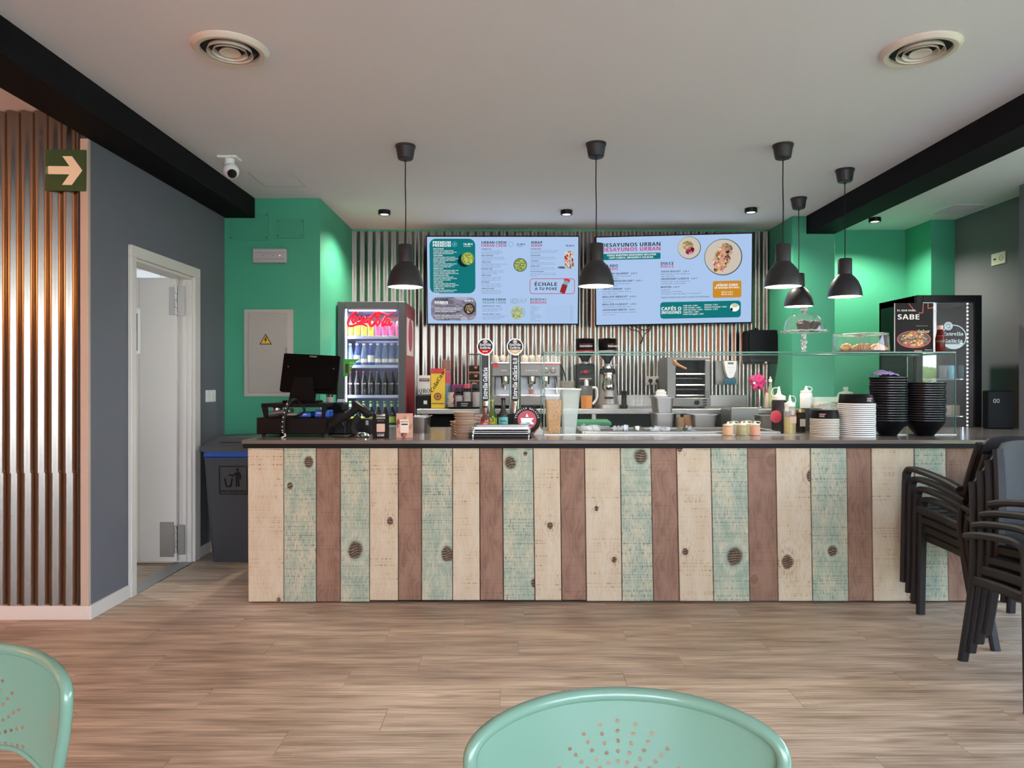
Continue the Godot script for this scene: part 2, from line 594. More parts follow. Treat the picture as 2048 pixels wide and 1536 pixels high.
func room() -> void:
	var fl := struct("floor", span(Vector3(-6.3, -0.1, 3.3), Vector3(4.8, -0.004, -7.1), 0), mat("8d7a6c", 0.5))
	var ft := floor_texture()
	var rnd := RandomNumberGenerator.new()
	rnd.seed = 4
	var fm := []
	for i in 9:
		var t := 0.965 + 0.06 * rnd.randf()
		var m := textured(ft, 0.42, {"uv1_triplanar": true, "uv1_scale": Vector3(0.62, 1, 1.9), "uv1_offset": Vector3(rnd.randf(), 0, rnd.randf()), "metallic_specular": 0.4})
		m.albedo_color = Color(t, t, t)
		fm.append(m)
	var board := done(box(S(), Vector3(0, -0.002, 0), Vector3(1.2192, 0.004, 0.1842), 0.0007))
	for r in 27:
		var z := -0.9 - r * 0.1845
		var off := fposmod(r * 0.43 + rnd.randf() * 0.2, 1.22)
		var x := -4.2 + off
		while x < 4.6:
			if not (x < -2.95 and z < -3.9): part("floor_board", board, fm[rnd.randi() % 9], fl, Vector3(x, 0, z))
			x += 1.22
	struct("ceiling", span(Vector3(-6.3, CEIL, 3.3), Vector3(4.8, CEIL + 0.1, -7.1), 0), M.ceiling)
	var wb := struct("wall_bay", span(Vector3(-6.3, 0, -3.92), Vector3(-2.44, CEIL, -4.02), 0), M.white)
	# two tiers of corrugated sheet, the upper one lapping over the lower
	for i in 5:
		var x := -2.372 - 0.765 * (i + 1)
		part("corrugated_sheet", wavy(0.765, 0.76), M.baysheet, wb, Vector3(x, 0.077, -3.909))
		part("corrugated_sheet", wavy(0.765, 1.99), M.baysheet, wb, Vector3(x, 0.805, -3.906))
	var sc := turned([[0, 0], [0.005, 0], [0.004, 0.003], [0, 0.004]], 8)
	var scm := done(sc)
	for i in 12:
		var s := part("screw", scm, M.steel, wb, Vector3(-2.40 - 0.0765 * i * 1.0, 0.815, -3.90))
		s.rotation.x = PI / 2
	struct("trim_corner", span(Vector3(-2.362, 0.077, -3.92), Vector3(-2.318, CEIL - 0.16, -3.895)), mat("b8a698", 0.6))
	struct("baseboard_bay", span(Vector3(-6.2, 0, -3.92), Vector3(-2.31, 0.077, -3.895)), M.white)
	# left wall with the kitchen doorway
	var st := S()
	box(st, Vector3(-2.38, CEIL / 2, -4.145), Vector3(0.12, CEIL, 0.45), 0)
	box(st, Vector3(-2.38, CEIL / 2, -5.188), Vector3(0.12, CEIL, 0.048), 0)
	box(st, Vector3(-2.386, CEIL / 2, -5.49), Vector3(0.12, CEIL, 0.56), 0)
	box(st, Vector3(-2.38, (CEIL + 2.07) / 2, -4.767), Vector3(0.12, CEIL - 2.07, 0.80), 0)
	struct("wall_left", st, M.grey)
	struct("baseboard_left", span(Vector3(-2.325, 0, -3.90), Vector3(-2.306, 0.077, -4.30)), M.white)
	struct("baseboard_passage", span(Vector3(-2.33, 0, -5.25), Vector3(-2.31, 0.077, -5.77)), M.white)
	# door casing, jambs, threshold, leaf
	var fr := S()
	box(fr, Vector3(-2.308, 1.035, -4.331), Vector3(0.024, 2.07, 0.06))
	box(fr, Vector3(-2.308, 1.035, -5.21), Vector3(0.024, 2.07, 0.09))
	box(fr, Vector3(-2.308, 2.105, -4.778), Vector3(0.024, 0.07, 0.954))
	box(fr, Vector3(-2.38, 1.035, -4.378), Vector3(0.13, 2.07, 0.02))
	box(fr, Vector3(-2.38, 1.035, -5.155), Vector3(0.13, 2.07, 0.02))
	box(fr, Vector3(-2.38, 2.06, -4.766), Vector3(0.13, 0.02, 0.79))
	box(fr, Vector3(-2.36, 1.03, -5.138), Vector3(0.03, 2.04, 0.016))
	struct("trim_doorway", fr, M.white)
	struct("trim_threshold", span(Vector3(-2.44, -0.002, -4.39), Vector3(-2.30, 0.004, -5.15)), M.alu)
	var door := thing("door_1", "white swing door to the kitchen standing open, with a small window", "door", Vector3(-2.40, 0.017, -5.12))
	door.set_meta("kind", "structure")
	var lf := S()
	box(lf, Vector3(-0.135, 1.02, 0), Vector3(0.27, 2.04, 0.04))
	box(lf, Vector3(-0.665, 1.02, 0), Vector3(0.35, 2.04, 0.04))
	box(lf, Vector3(-0.38, 0.75, 0), Vector3(0.22, 1.50, 0.04), 0.0)
	box(lf, Vector3(-0.38, 1.925, 0), Vector3(0.22, 0.23, 0.04), 0.0)
	part("leaf", lf, M.white, door)
	var wf := S()
	for s in [-1, 1]:
		box(wf, Vector3(-0.38 + s * 0.112, 1.655, 0.012), Vector3(0.018, 0.33, 0.036))
		box(wf, Vector3(-0.38, 1.655 + s * 0.156, 0.012), Vector3(0.22, 0.018, 0.036))
	part("window_frame", wf, M.plasticwhite, door)
	part("pane", box(S(), Vector3(-0.38, 1.655, 0), Vector3(0.214, 0.3, 0.004), 0), M.clear, door)
	for y in [0.06, 1.77]:
		var hg := S()
		box(hg, Vector3(0.038, y + 0.1, 0.032), Vector3(0.05, 0.21, 0.006))
		box(hg, Vector3(-0.07 if y < 1 else -0.03, y + 0.1, 0.024), Vector3(0.10 if y < 1 else 0.045, 0.25 if y < 1 else 0.2, 0.006))
		for k in 4: lathe(hg, [[0, 0], [0.011, 0], [0.011, 0.044], [0, 0.044]], 10, Transform3D(Basis(), Vector3(0.002, y + 0.005 + k * 0.05, 0.036)))
		part("hinge", hg, M.alu if y < 1 else mat("b9b7b4", 0.5, 0.6), door)
	# kitchen behind
	var kw := mat("e2e2e2", 0.4)
	struct("wall_kitchen_back", span(Vector3(-5.2, 0, -6.9), Vector3(-2.44, 2.8, -7.0), 0), kw)
	struct("wall_kitchen_left", span(Vector3(-5.3, 0, -4.0), Vector3(-5.2, 2.8, -7.0), 0), kw)
	var kf := struct("floor_kitchen", span(Vector3(-5.2, -0.02, -4.02), Vector3(-2.44, -0.001, -6.9), 0), mat("b5b1ab", 0.5))
	kf.set_meta("kind", "structure")
	var tiles := S()
	var kb := get_node("wall_kitchen_back")
	for r in 8:
		for c in 9: part("tile", bx(0.293, 0.296, 0.008, 0.003), kw, kb, Vector3(-5.05 + c * 0.3, 0.3 * r + 0.3, -6.896))
	var hood := thing("range_hood", "dark kitchen range glimpsed through the window in the white door", "appliance", Vector3(-3.45, 0, -6.6))
	part("body", bx(0.9, 1.5, 0.5), mat("2a2b2e", 0.4), hood)
	part("splash_shelf", box(S(), Vector3(0.05, 1.56, 0.05), Vector3(1.3, 0.05, 0.5)), M.white, hood)
	part("upper_unit", box(S(), Vector3(0.1, 1.83, -0.05), Vector3(1.2, 0.22, 0.25)), mat("1d1e21", 0.4), hood)
	for k in 3: part("pot", turned([[0, 0], [0.07, 0], [0.075, 0.16 + k * 0.03], [0, 0.16 + k * 0.03]], 14), M.black, hood, Vector3(-0.3 + 0.26 * k, 1.585, 0.1))
	var kl := thing("kitchen_lamp", "white ceiling light panel in the kitchen behind the doorway", "lamp", Vector3(-3.7, 2.78, -5.4))
	part("panel", box(S(), Vector3.ZERO, Vector3(0.9, 0.02, 0.5), 0.003), glow("f4f7ff", 1.5), kl)
	lamp_area(Vector3(-3.7, 2.76, -5.4), Vector2(0.9, 0.5), 3.0, Color(0.93, 0.96, 1.0), Vector3.DOWN)
	# green block on the left, corrugated back wall, alcove on the right
	var wg := struct("wall_green", span(Vector3(-2.44, 0, -5.77), Vector3(-1.55, CEIL, -7.1), 0.001), M.green)
	var wk := struct("wall_back", span(Vector3(-1.55, 0, -6.95), Vector3(4.3, CEIL, -7.1), 0), M.green)
	for i in 6:
		var ww := 0.765 if i < 5 else 0.255
		part("corrugated_sheet", wavy(ww, 1.83), M.sheet, wk, Vector3(-1.55 + 0.765 * i, 0.95, -6.94 + (i % 2) * 0.001))
	struct("wall_column", span(Vector3(2.53, 0, -6.38), Vector3(2.91, CEIL, -6.96), 0.001), M.green)
	struct("wall_corner", span(Vector3(3.86, 0, -6.52), Vector3(4.3, CEIL, -6.96), 0.001), M.green)
	struct("wall_right", span(Vector3(4.08, 0, -5.3), Vector3(4.3, CEIL, -6.52), 0), M.grey)
	struct("wall_pier", span(Vector3(3.86, 0, -4.9), Vector3(4.8, CEIL, -5.39), 0.001), M.grey)
	# window walls out of the frame: right side and behind the lens
	st = S()
	for a in [[Vector3(4.6, 0, 3.3), Vector3(4.75, 0.35, -4.9)], [Vector3(4.6, 2.5, 3.3), Vector3(4.75, CEIL, -4.9)], [Vector3(4.6, 0.35, 3.3), Vector3(4.75, 2.5, 1.2)], [Vector3(4.6, 0.35, -4.3), Vector3(4.75, 2.5, -4.9)]]:
		box(st, (a[0] + a[1]) / 2, (a[1] - a[0]).abs(), 0)
	struct("wall_right_front", st, M.grey)
	st = S()
	for a in [[Vector3(-6.3, 0, 3.2), Vector3(-1.6, CEIL, 3.3)], [Vector3(4.3, 0, 3.2), Vector3(4.8, CEIL, 3.3)], [Vector3(-1.6, 2.55, 3.2), Vector3(4.3, CEIL, 3.3)], [Vector3(-1.6, 0, 3.2), Vector3(4.3, 0.12, 3.3)]]:
		box(st, (a[0] + a[1]) / 2, (a[1] - a[0]).abs(), 0)
	struct("wall_rear", st, M.white)
	struct("wall_far_left", span(Vector3(-6.3, 0, 3.3), Vector3(-6.2, CEIL, -3.92), 0), mat("b08e6c", 0.8))
	var n := 1
	for a in [[Vector3(4.67, 1.42, -1.55), Vector3(0.012, 2.15, 5.5)], [Vector3(1.35, 1.33, 3.25), Vector3(5.9, 2.43, 0.012)]]:
		var w := struct("window_%d" % n, box(S(), Vector3.ZERO, a[1], 0), M.clear, a[0])
		var f2 := S()
		var sz: Vector3 = a[1]
		var wide := maxf(sz.x, sz.z)
		for k in 5:
			var q := -wide / 2 + wide * k / 4
			box(f2, Vector3(0, 0, q) if n == 1 else Vector3(q, 0, 0), Vector3(0.05, sz.y, 0.05))
		for k in [-1, 1]: box(f2, Vector3(0, k * sz.y / 2, 0), Vector3(0.05, 0.05, wide) if n == 1 else Vector3(wide, 0.05, 0.05))
		part("window_frame", f2, M.black, w)
		n += 1
	struct("ground", span(Vector3(-60, -0.4, 60), Vector3(60, -0.12, -60), 0), mat("b0aeaa", 0.9))
	# beams
	struct("beam_left", span(Vector3(-2.32, 2.64, 3.2), Vector3(-2.08, CEIL + 0.01, -5.775), 0.002), M.beam)
	struct("beam_right", span(Vector3(2.655, 2.64, 3.2), Vector3(2.91, CEIL + 0.01, -6.385), 0.002), M.beam)
	# clipped hedge outside the right-hand window
	var hedge := MultiMesh.new()
	hedge.transform_format = MultiMesh.TRANSFORM_3D
	var lfm := S()
	for k in 2:
		var xf := Transform3D(Basis.from_euler(Vector3(0.4 * k, 1.3 * k, 0)), Vector3(0.03 * k, 0.02 * k, 0))
		prism(lfm, [Vector2(0, -0.06), Vector2(0.03, 0), Vector2(0, 0.07), Vector2(-0.03, 0)], 0, 0.002, xf)
	hedge.mesh = done(lfm)
	hedge.instance_count = 6000
	for i in 6000:
		var p := Vector3(6.6 + rnd.randf() ** 2 * 0.7, rnd.randf_range(-0.1, 1.55), rnd.randf_range(-6.5, 3.0))
		hedge.set_instance_transform(i, Transform3D(Basis.from_euler(Vector3(rnd.randf() * 3, rnd.randf() * 6, rnd.randf() * 3)) * 1.25, p))
	var hm := MultiMeshInstance3D.new()
	hm.name = "hedge"
	hm.multimesh = hedge
	hm.material_override = mat("93c840", 0.6, 0.0, {"backlight_enabled": true, "backlight": Color(0.35, 0.5, 0.12)})
	add_child(hm)
	hm.set_meta("kind", "stuff")
	tag(hm, "bright green hedge outside the side window", "hedge")

func counter() -> void:
	var c := thing("bar_counter", "long service counter clad in cream, teal and brown upright planks", "counter", Vector3(0, 0, -4.19))
	part("carcass", box(S(), Vector3(0.79, 0.46, -0.42), Vector3(4.66, 0.9, 0.78), 0.002), M.matte, c)
	part("plinth", box(S(), Vector3(0.79, 0.02, -0.06), Vector3(4.66, 0.04, 0.04), 0.002), M.black, c)
	# edges of the planks: [top px, bottom px], colour, knots
	var tops := [495, 567.5, 632, 680.6, 739, 796, 843, 905, 959, 1005, 1066, 1120, 1169, 1240.6, 1301.5, 1353, 1421.5, 1494.5, 1551.6, 1620.8, 1693.8, 1743, 1828.6, 1892, 1951, 2020, 2080, 2130]
	var bots := [496, 567.5, 632, 680.6, 739, 796.5, 843, 905, 960, 1007, 1070, 1123.5, 1173.3, 1244.4, 1307.3, 1359.6, 1427.8, 1500.2, 1557.3, 1626.2, 1698.2, 1747.7, 1832, 1898, 1956, 2022, 2082, 2132]
	var kinds := [0, 1, 2, 1, 0, 2, 1, 0, 2, 1, 0, 2, 0, 1, 2, 0, 1, 2, 0, 1, 2, 0, 1, 2, 0, 1, 2]
	var knots := {1: [[617, 925, 9], [580, 971, 6]], 3: [[711, 1099, 15]], 4: [[780, 1043, 7]], 6: [[896, 1110, 13]], 9: [[1020, 925, 11], [1048, 907, 4], [1066, 1168, 8]], 10: [[1098, 1052, 6]], 12: [[1191, 1017, 4], [1226, 1120, 6]], 13: [[1277, 913, 13]], 15: [[1369, 1104, 6], [1358, 898, 5]], 16: [[1465, 1113, 16]], 17: [[1507, 1160, 7], [1540, 922, 10]], 18: [[1618, 952, 11], [1574, 1126, 13]], 19: [[1663, 1102, 9]], 21: [[1823, 1195, 7]], 0: [[558, 1199, 4]]}
	var d := 4.19
	for i in 27:
		var x0 := X(tops[i] + 0.7, d)
		var x1 := X(tops[i + 1] - 0.7, d)
		var b0 := X(bots[i] + 0.7, d)
		var b1 := X(bots[i + 1] - 0.7, d)
		var y1 := 0.917
		var y0 := Y(1203.5 if i < 4 else 1200.5 if i < 12 else 1202.5, d)
		var kk := []
		for k in knots.get(i, []): kk.append([float(k[0] - tops[i]) / (tops[i + 1] - tops[i]), (k[1] - 896.0) / 307.0, 1.1 * k[2] / 308.0])
		var proud: float = [0.0, 0.002, -0.003, 0.001, 0.003, -0.002][(i * 7) % 6]
		var st := S()
		uvr = Rect2(minf(x0, b0), y0, maxf(x1, b1) - minf(x0, b0), y1 - y0)
		var z1 := proud
		var e := 0.0025
		var f := [Vector3(b0 + e, y0 + e, z1), Vector3(b1 - e, y0 + e, z1), Vector3(x1 - e, y1 - e, z1), Vector3(x0 + e, y1 - e, z1)]
		var g := [Vector3(b0, y0, z1 - e), Vector3(b1, y0, z1 - e), Vector3(x1, y1, z1 - e), Vector3(x0, y1, z1 - e)]
		quad(st, f[0], f[1], f[2], f[3], Vector3.BACK)
		for k in 4:
			var n := (k + 1) % 4
			var o: Vector3 = [Vector3.DOWN, Vector3.RIGHT, Vector3.UP, Vector3.LEFT][k]
			quad(st, f[k], f[n], g[n], g[k], o + Vector3.BACK)
			quad(st, g[k], g[n], g[n] + Vector3(0, 0, -0.02), g[k] + Vector3(0, 0, -0.02), o)
		uvr = Rect2()
		var wpx := int(tops[i + 1] - tops[i]) * 2
		part("plank", st, textured(plank_texture(kinds[i], i + 21, wpx, 600, kk), 0.75, {"albedo_color": Color(0.955, 0.945, 0.94)}), c)
	# slab with a dark strip under its nose
	var top := thing("countertop", "grey-brown countertop slab with a dark edge strip over the plank front", "countertop", Vector3(0, 0, -4.165))
	part("slab", box(S(), Vector3(1.085, TOP - 0.011, -0.62), Vector3(5.33, 0.022, 1.24), 0.002), mat("6b625c", 0.18, 0.0, {"metallic_specular": 0.5}), top)
	part("edge_strip", box(S(), Vector3(1.085, 0.930, -0.615), Vector3(5.32, 0.026, 1.22), 0.001), mat("121010", 0.6, 0.0, {"metallic_specular": 0.3}), top)


# ---------- menu screens ----------
func screens() -> void:
	var white := glow(Color(0.97, 0.99, 1.0), 1.0)
	var blue := glow(Color(0.72, 0.83, 0.985), 0.86)
	var ink := mat("0a0c1c", 0.4)
	var rose := glow("d8437c", 0.8)
	var teal := glow("14888c", 0.72)
	var grey_ink := mat("2b3346", 0.4)
	var pale := glow("a9c9e6", 0.8)
	var orange := glow("d9962a", 0.85)
	var leafy := glow("6fb0b8", 0.7)
	var red := glow("d6475c", 0.8)
	for n in 2:
		var w := 1.433 if n == 0 else 1.462
		var h := 0.817 if n == 0 else 0.826
		var t := thing("menu_screen", "wall screen with three-column menu and teal PREMIUM panel" if n == 0 else "wall screen headed DESAYUNOS URBAN with two plates of food", "screen", Vector3(X(1005.5, 6.76), Y(561, 6.76), -6.76) if n == 0 else Vector3(X(1346.8, 6.74), Y(559.5, 6.74), -6.74))
		t.rotation = Vector3(0.10, 0, 0) if n == 0 else Vector3(0.085, -0.05, 0.0155)
		part("housing", box(S(), Vector3(0, 0, -0.022), Vector3(w + 0.022, h + 0.022, 0.04), 0.006), M.black, t)
		part("display", box(S(), Vector3(0, 0, 0), Vector3(w, h, 0.002), 0), blue, t)
		part("wall_bracket", box(S(), Vector3(0, 0.0, -0.09), Vector3(0.4, 0.3, 0.1), 0.004), M.black, t)
		lamp_area(t.position + Vector3(0, -0.03, 0.03), Vector2(1.35, 0.75), 0.10, Color(0.72, 0.82, 1.0), Vector3(0, -0.1, 1))
		# the page is laid out in its own units: u to the right, v down
		var pw := 1813.0 if n == 0 else 1742.0
		var ph := 1033.0 if n == 0 else 985.0
		var kx := w / pw
		var ky := h / ph
		var xf := Transform3D(Basis(Vector3(kx, 0, 0), Vector3(0, ky, 0), Vector3(0, 0, 1)), Vector3(-w / 2, h / 2, 0.0016))
		var a := {}
		for k in ["white", "ink", "rose", "grey", "pale", "pale2", "leafy", "red"]: a[k] = T()
		var put := func(k: String, s: String, u: float, v: float, cap: float, wide := 0.0, font := "sans", mid := false): text(a[k], s, u, -v, cap, wide, 0.0006, font, xf, 0.0, mid)
		if n == 0:
			part("panel", prism(S(), rr(548, 648, 75, 303, -346), 0, 0.0005, xf), teal, t)
			var wood := food(3, 96, Color(0.58, 0.56, 0.63), [Color(0.64, 0.62, 0.69), Color(0.52, 0.50, 0.58), Color(0.60, 0.58, 0.65)], 60, 0.14, 0.7)
			var st := S()
			uvr = Rect2(-w / 2 + 40 * kx, h / 2 - 1000 * ky, 545 * kx, 285 * ky)
			prism(st, rr(545, 280, 80, 313, -855), 0, 0.0005, xf)
			part("panel", st, glow_tex(wood, 0.9), t)
			uvr = Rect2()
			put.call("white", "PREMIUM", 70, 83, 32, 214)
			put.call("white", "PREMIUM", 70, 118, 32, 214)
			put.call("white", "14,40 €", 435, 98, 24, 112)
			put.call("white", "con bebida", 437, 116, 9, 108)
			var dishes := [["KING SALMON", "Arroz sushi, salmón, mango, aguacate", "cebolla roja, edamame, wakame", "sésamo, mango verde y salsa urban mix"], ["TUNA BEAMS", "Arroz negro integral, atún marinado", "aguacate, edamame, mango, piña natural", "mango, salsa de soja y sésamo"], ["PORT STANFORD", "Arroz sushi, salmón teriyaki, queso", "cebolla roja, mango, aguacate, zanahoria", "sésamo y crunchy mix"], ["BOMBA STYLE", "Arroz sushi, langostinos, piña, soja", "aguacate, pimiento, mango, menta", "sésamo, cebolla crujiente y salsa thai"], ["QUEEN PULLED POKE", "Arroz sushi, maíz, pulled pork", "guacamole, frijoles, queso curado", "cebolla, lima y nachos"], ["WILD VEGAN", "Arroz negro integral, tofu, edamame", "mango, tomate, aguacate, zanahoria", "crispy onion y salsa de soja"], ["TUNDRA TUNA", "Arroz, atún, mango, edamame, sésamo", "mango, wakame, aguacate y salsa", "de soja"]]
			for i in 7:
				var v := 148.0 + i * 78.3
				put.call("white", dishes[i][0], 74, v, 13)
				for k in 3: put.call("white", dishes[i][k + 1], 74, v + 19 + k * 18, 10.5, 240 + 20.0 * ((i + k * 2) % 4))
			put.call("ink", "RAMEN", 86, 758, 30, 158)
			put.call("white", "RAMEN", 86, 794, 30, 158)
			put.call("white", "10,95 €", 442, 770, 22, 105)
			put.call("ink", "ORIGINAL URBAN PORK", 86, 828, 12, 236)
			put.call("ink", "URBAN CHICKEN DATE", 86, 915, 12, 228)
			for i in 3:
				put.call("white", ["Noodles, caldo pekin, bambú, brotes", "huevo, cebolleta, panceta y cilantro", "sésamo, alga nori y especias"][i], 86, 852 + i * 20, 10, 330 - i * 20)
				put.call("white", ["Noodles, caldo, pollo, zanahoria y maíz", "brotes, cebolleta, dátil y cilantro", "sésamo, alga nori"][i], 86, 939 + i * 20, 10, 330 - i * 30)
			put.call("ink", "URBAN CREW", 652, 81, 30, 302)
			put.call("rose", "URBAN CREW", 652, 117, 30, 302)
			put.call("ink", "12,90 €", 1070, 98, 21, 108)
			put.call("grey", "con bebida", 1071, 117, 8, 108)
			var crew := ["LONDON CITY", "NEW YORK POKE", "TOKIO TASTE", "MYKONOS VIBE", "SWEET TEXAS", "MY DREAM", "HONOLULU POKE"]
			var body := [["Arroz sushi, salmón, salsa original", "pepino, edamame, nori, mango, crispy", "maíz, aguacate y mayo ligera"], ["Base mixta, salmón, atún, ensalada", "tomate, edamame, tamari, aguacate", "aguacate y soja"], ["Arroz negro integral, salmón, langostinos", "pepino, wakame, daikon, cebolleta", "mango, aguacate y salsa ponzu"], ["Pollo, queso, mango, tomate, aceituna", "pepino, cebolla, orégano, hummus", "aguacate y salsa de yogur"], ["Arroz sushi, pollo, queso, maíz", "tomate, frijol, cheddar, nachos", "jalapeño, lima, aguacate y salsa"], ["Arroz sushi, edamame, falafel", "piña, mango, tomate, zanahoria", "tahini, menta, sésamo y crispy"], ["Arroz negro, langostinos, piña", "mango, edamame, tamari, alga", "guacamole, tomate y sésamo"]]
			for i in 7:
				var v := 150.0 + i * 78.3
				put.call("ink", crew[i], 652, v, 13)
				for k in 3: put.call("grey", body[i][k], 652, v + 19 + k * 18, 9.5, 230 + 24.0 * ((i * 2 + k) % 5), "thin")
			put.call("ink", "VEGAN CREW", 658, 757, 26, 288)
			put.call("leafy", "VEGAN CREW", 658, 793, 26, 288)
			put.call("ink", "URBAN BERLÍN   9,90 €", 658, 828, 12, 224)
			put.call("ink", "VEGAN WRAP   9,90 €", 658, 926, 12, 220)
			for i in 3:
				put.call("grey", ["Arroz, salsa tomate, rúcula y papas", "quinoa, aguacate, edamame, mango", "mango, aguacate y tahini"][i], 658, 850 + i * 18, 9.5, 250 - i * 12, "thin")
				put.call("grey", ["Arroz sushi, tofu, edamame integral, maíz", "mango, tomate, zanahoria, mango verde", "mango, salsa de soja y tahini"][i], 658, 946 + i * 18, 9.5, 306 - i * 40, "thin")
			put.call("ink", "WRAP", 1244, 81, 30, 138)
			put.call("rose", "WRAP", 1244, 117, 30, 138)
			put.call("ink", "10,95 €", 1657, 114, 20, 108)
			var wraps := ["CHICKEN WRAP", "SALMON WRAP", "TUNA WRAP", "GAMBA WRAP", "PULLED PORK WRAP"]
			var wv := [148, 227, 290, 352, 415]
			for i in 5:
				put.call("ink", wraps[i], 1241, wv[i], 12)
				for k in (3 if i in [0, 4] else 2): put.call("grey", ["Arroz sushi, pollo, mango, tomate, lechuga", "aguacate, nachos, bacon, queso, cebolla", "tomate y salsa"][k] if i in [0, 4] else ["Arroz sushi, ensalada, mango, sésamo", "mayonesa ligera, tomate y crispy onion"][k], 1241, wv[i] + 19 + k * 18, 9.5, [330, 355, 110][k] - i * 8, "thin")
			var fr := S()
			var o := rr(536, 178, 34, 1503, -585)
			for i in o.size():
				var p := o[i]
				var q := o[(i + 1) % o.size()]
				stroke(fr, [p, q], 7, 0, 0.0006, xf)
			part("frame_line", fr, red, t)
			put.call("ink", "ÉCHALE", 1292, 581, 42, 268)
			put.call("ink", "A TU POKE", 1292, 632, 33, 268)
			put.call("grey", "BEBIDAS", 1240, 757, 28, 194)
			put.call("red", "BEBIDAS", 1240, 793, 28, 194)
			var drinks := ["REFRESCOS LATA", "AGUA MINERAL", "AGUA CON GAS", "TÉ HELADO", "CAÑA", "DOBLE", "COPA DE RUEDA", "COPA DE VERDEJO", "TERCIO ESPECIAL", "ZUMO NARANJA", "TINTO DE VERANO", "BOTELLA DE VINO"]
			for i in 11:
				put.call("grey", drinks[i], 1240, 824 + i * 18, 9, 60 + 20.0 * ((i * 5) % 9), "thin")
				put.call("grey", "%d,%d5 €" % [2 + i % 3, i % 9], 1715, 824 + i * 18, 9, 46, "thin")
				text(a.grey, "...........................................................", 1420, -(824.0 + i * 18), 10, 285, 0.0006, "thin", xf)
			put.call("pale", "WRAP", 990, 790, 60, 210)
			put.call("pale2", "PO", 1030, 950, 110, 150)
			# printed dishes
			for q in [[485, 256, 78, 78, 21, [Color(0.55, 0.75, 0.2), Color(0.9, 0.85, 0.2), Color(0.75, 0.8, 0.5), Color(0.9, 0.7, 0.75)], Color(0.45, 0.6, 0.25)], [500, 856, 57, 57, 22, [Color(0.25, 0.4, 0.2), Color(0.6, 0.5, 0.4), Color(0.8, 0.75, 0.7)], Color(0.3, 0.16, 0.1)], [1117, 332, 76, 76, 23, [Color(0.65, 0.8, 0.3), Color(0.3, 0.5, 0.2), Color(0.75, 0.55, 0.4), Color(0.8, 0.85, 0.6)], Color(0.5, 0.6, 0.3)], [1078, 905, 75, 85, 24, [Color(0.7, 0.8, 0.45), Color(0.85, 0.85, 0.6), Color(0.55, 0.7, 0.4)], Color(0.7, 0.75, 0.7)]]:
				if q[4] == 22: part("bowl_edge", ring(S(), 56, 68, 0, 0.0008, q[0], -q[1]), mat("1a0f0c", 0.4), t).transform = xf
				elif q[4] == 23: part("bowl_edge", ring(S(), 74, 81, 0, 0.0008, q[0], -q[1]), mat("14181a", 0.4), t).transform = xf
				if q[4] == 21: part("print_shadow", prism(S(), oval(80, 78, q[0] - 40, -q[1] - 22), 0, 0.0006, xf), glow("07323a", 0.7), t)
				var st2 := S()
				uvr = Rect2(-w / 2 + (q[0] - q[2]) * kx, h / 2 - (q[1] + q[3]) * ky, 2 * q[2] * kx, 2 * q[3] * ky)
				prism(st2, oval(q[2], q[3], q[0], -q[1]), 0, 0.001, xf)
				uvr = Rect2()
				part("dish_picture", st2, glow_tex(food(q[4], 96, q[6], q[5], 140, 0.055), 0.95), t)
			var wr := S()
			uvr = Rect2(-w / 2 + 1640 * kx, h / 2 - 380 * ky, 125 * kx, 215 * ky)
			prism(wr, rr(112, 208, 30, 1704, -270), 0, 0.001, xf)
			uvr = Rect2()
			part("dish_picture", wr, glow_tex(food(25, 96, Color(0.85, 0.8, 0.85), [Color(0.9, 0.5, 0.15), Color(0.3, 0.5, 0.25), Color(0.9, 0.85, 0.88), Color(0.85, 0.8, 0.6), Color(0.7, 0.2, 0.2)], 70, 0.09, 0.6), 0.95), t)
			part("print_shadow", prism(S(), oval(60, 14, 1625, -362), 0, 0.0006, xf), glow("6f82ab", 0.6), t)
			for q in [[1640, 615, 44, 110, Color(0.62, 0.17, 0.17)], [1668, 545, 40, 50, Color(0.45, 0.75, 0.72)], [1680, 515, 50, 40, Color(0.85, 0.25, 0.3)]]:
				part("bottle_picture", prism(S(), rr(q[2] * 1.5, q[3], 14), 0, 0.0012, xf * Transform3D(Basis(Vector3.BACK, -0.32), Vector3(q[0], -q[1], 0))), glow(q[4], 0.9), t)
			var ico := S()
			ring(ico, 26, 30, 0, 0.0006, 330, -88)
			prism(ico, oval(9, 14, 330, -88), 0, 0.0006)
			part("badge", ico, glow("7fd4de", 0.9), t).transform = xf
			for q in [[1003, -88], [1048, -765]]: part("badge", ring(S(), 26, 31, 0, 0.0006, q[0], q[1]), glow("79b4dc", 0.8), t).transform = xf
			stroke(a.grey, [Vector2(960, -750), Vector2(985, -790), Vector2(990, -760), Vector2(1005, -735)], 5, 0, 0.0006, xf)
		else:
			put.call("ink", "DESAYUNOS URBAN", 71, 109, 42, 655)
			put.call("rose", "DESAYUNOS URBAN", 71, 160, 42, 655)
			part("panel", prism(S(), rr(655, 70, 12, 400, -220), 0, 0.0005, xf), teal, t)
			put.call("white", "TODOS NUESTROS DESAYUNOS INCLUYEN", 400, 213, 20, 550, "sans", true)
			put.call("white", "CAFÉ CLÁSICO, INFUSIÓN O COLACAO.", 400, 242, 20, 500, "sans", true)
			put.call("ink", "SALADO", 71, 333, 29, 176)
			put.call("rose", "SALADO", 71, 367, 29, 176)
			put.call("ink", "DULCE", 730, 321, 29, 142)
			put.call("rose", "DULCE", 730, 354, 29, 142)
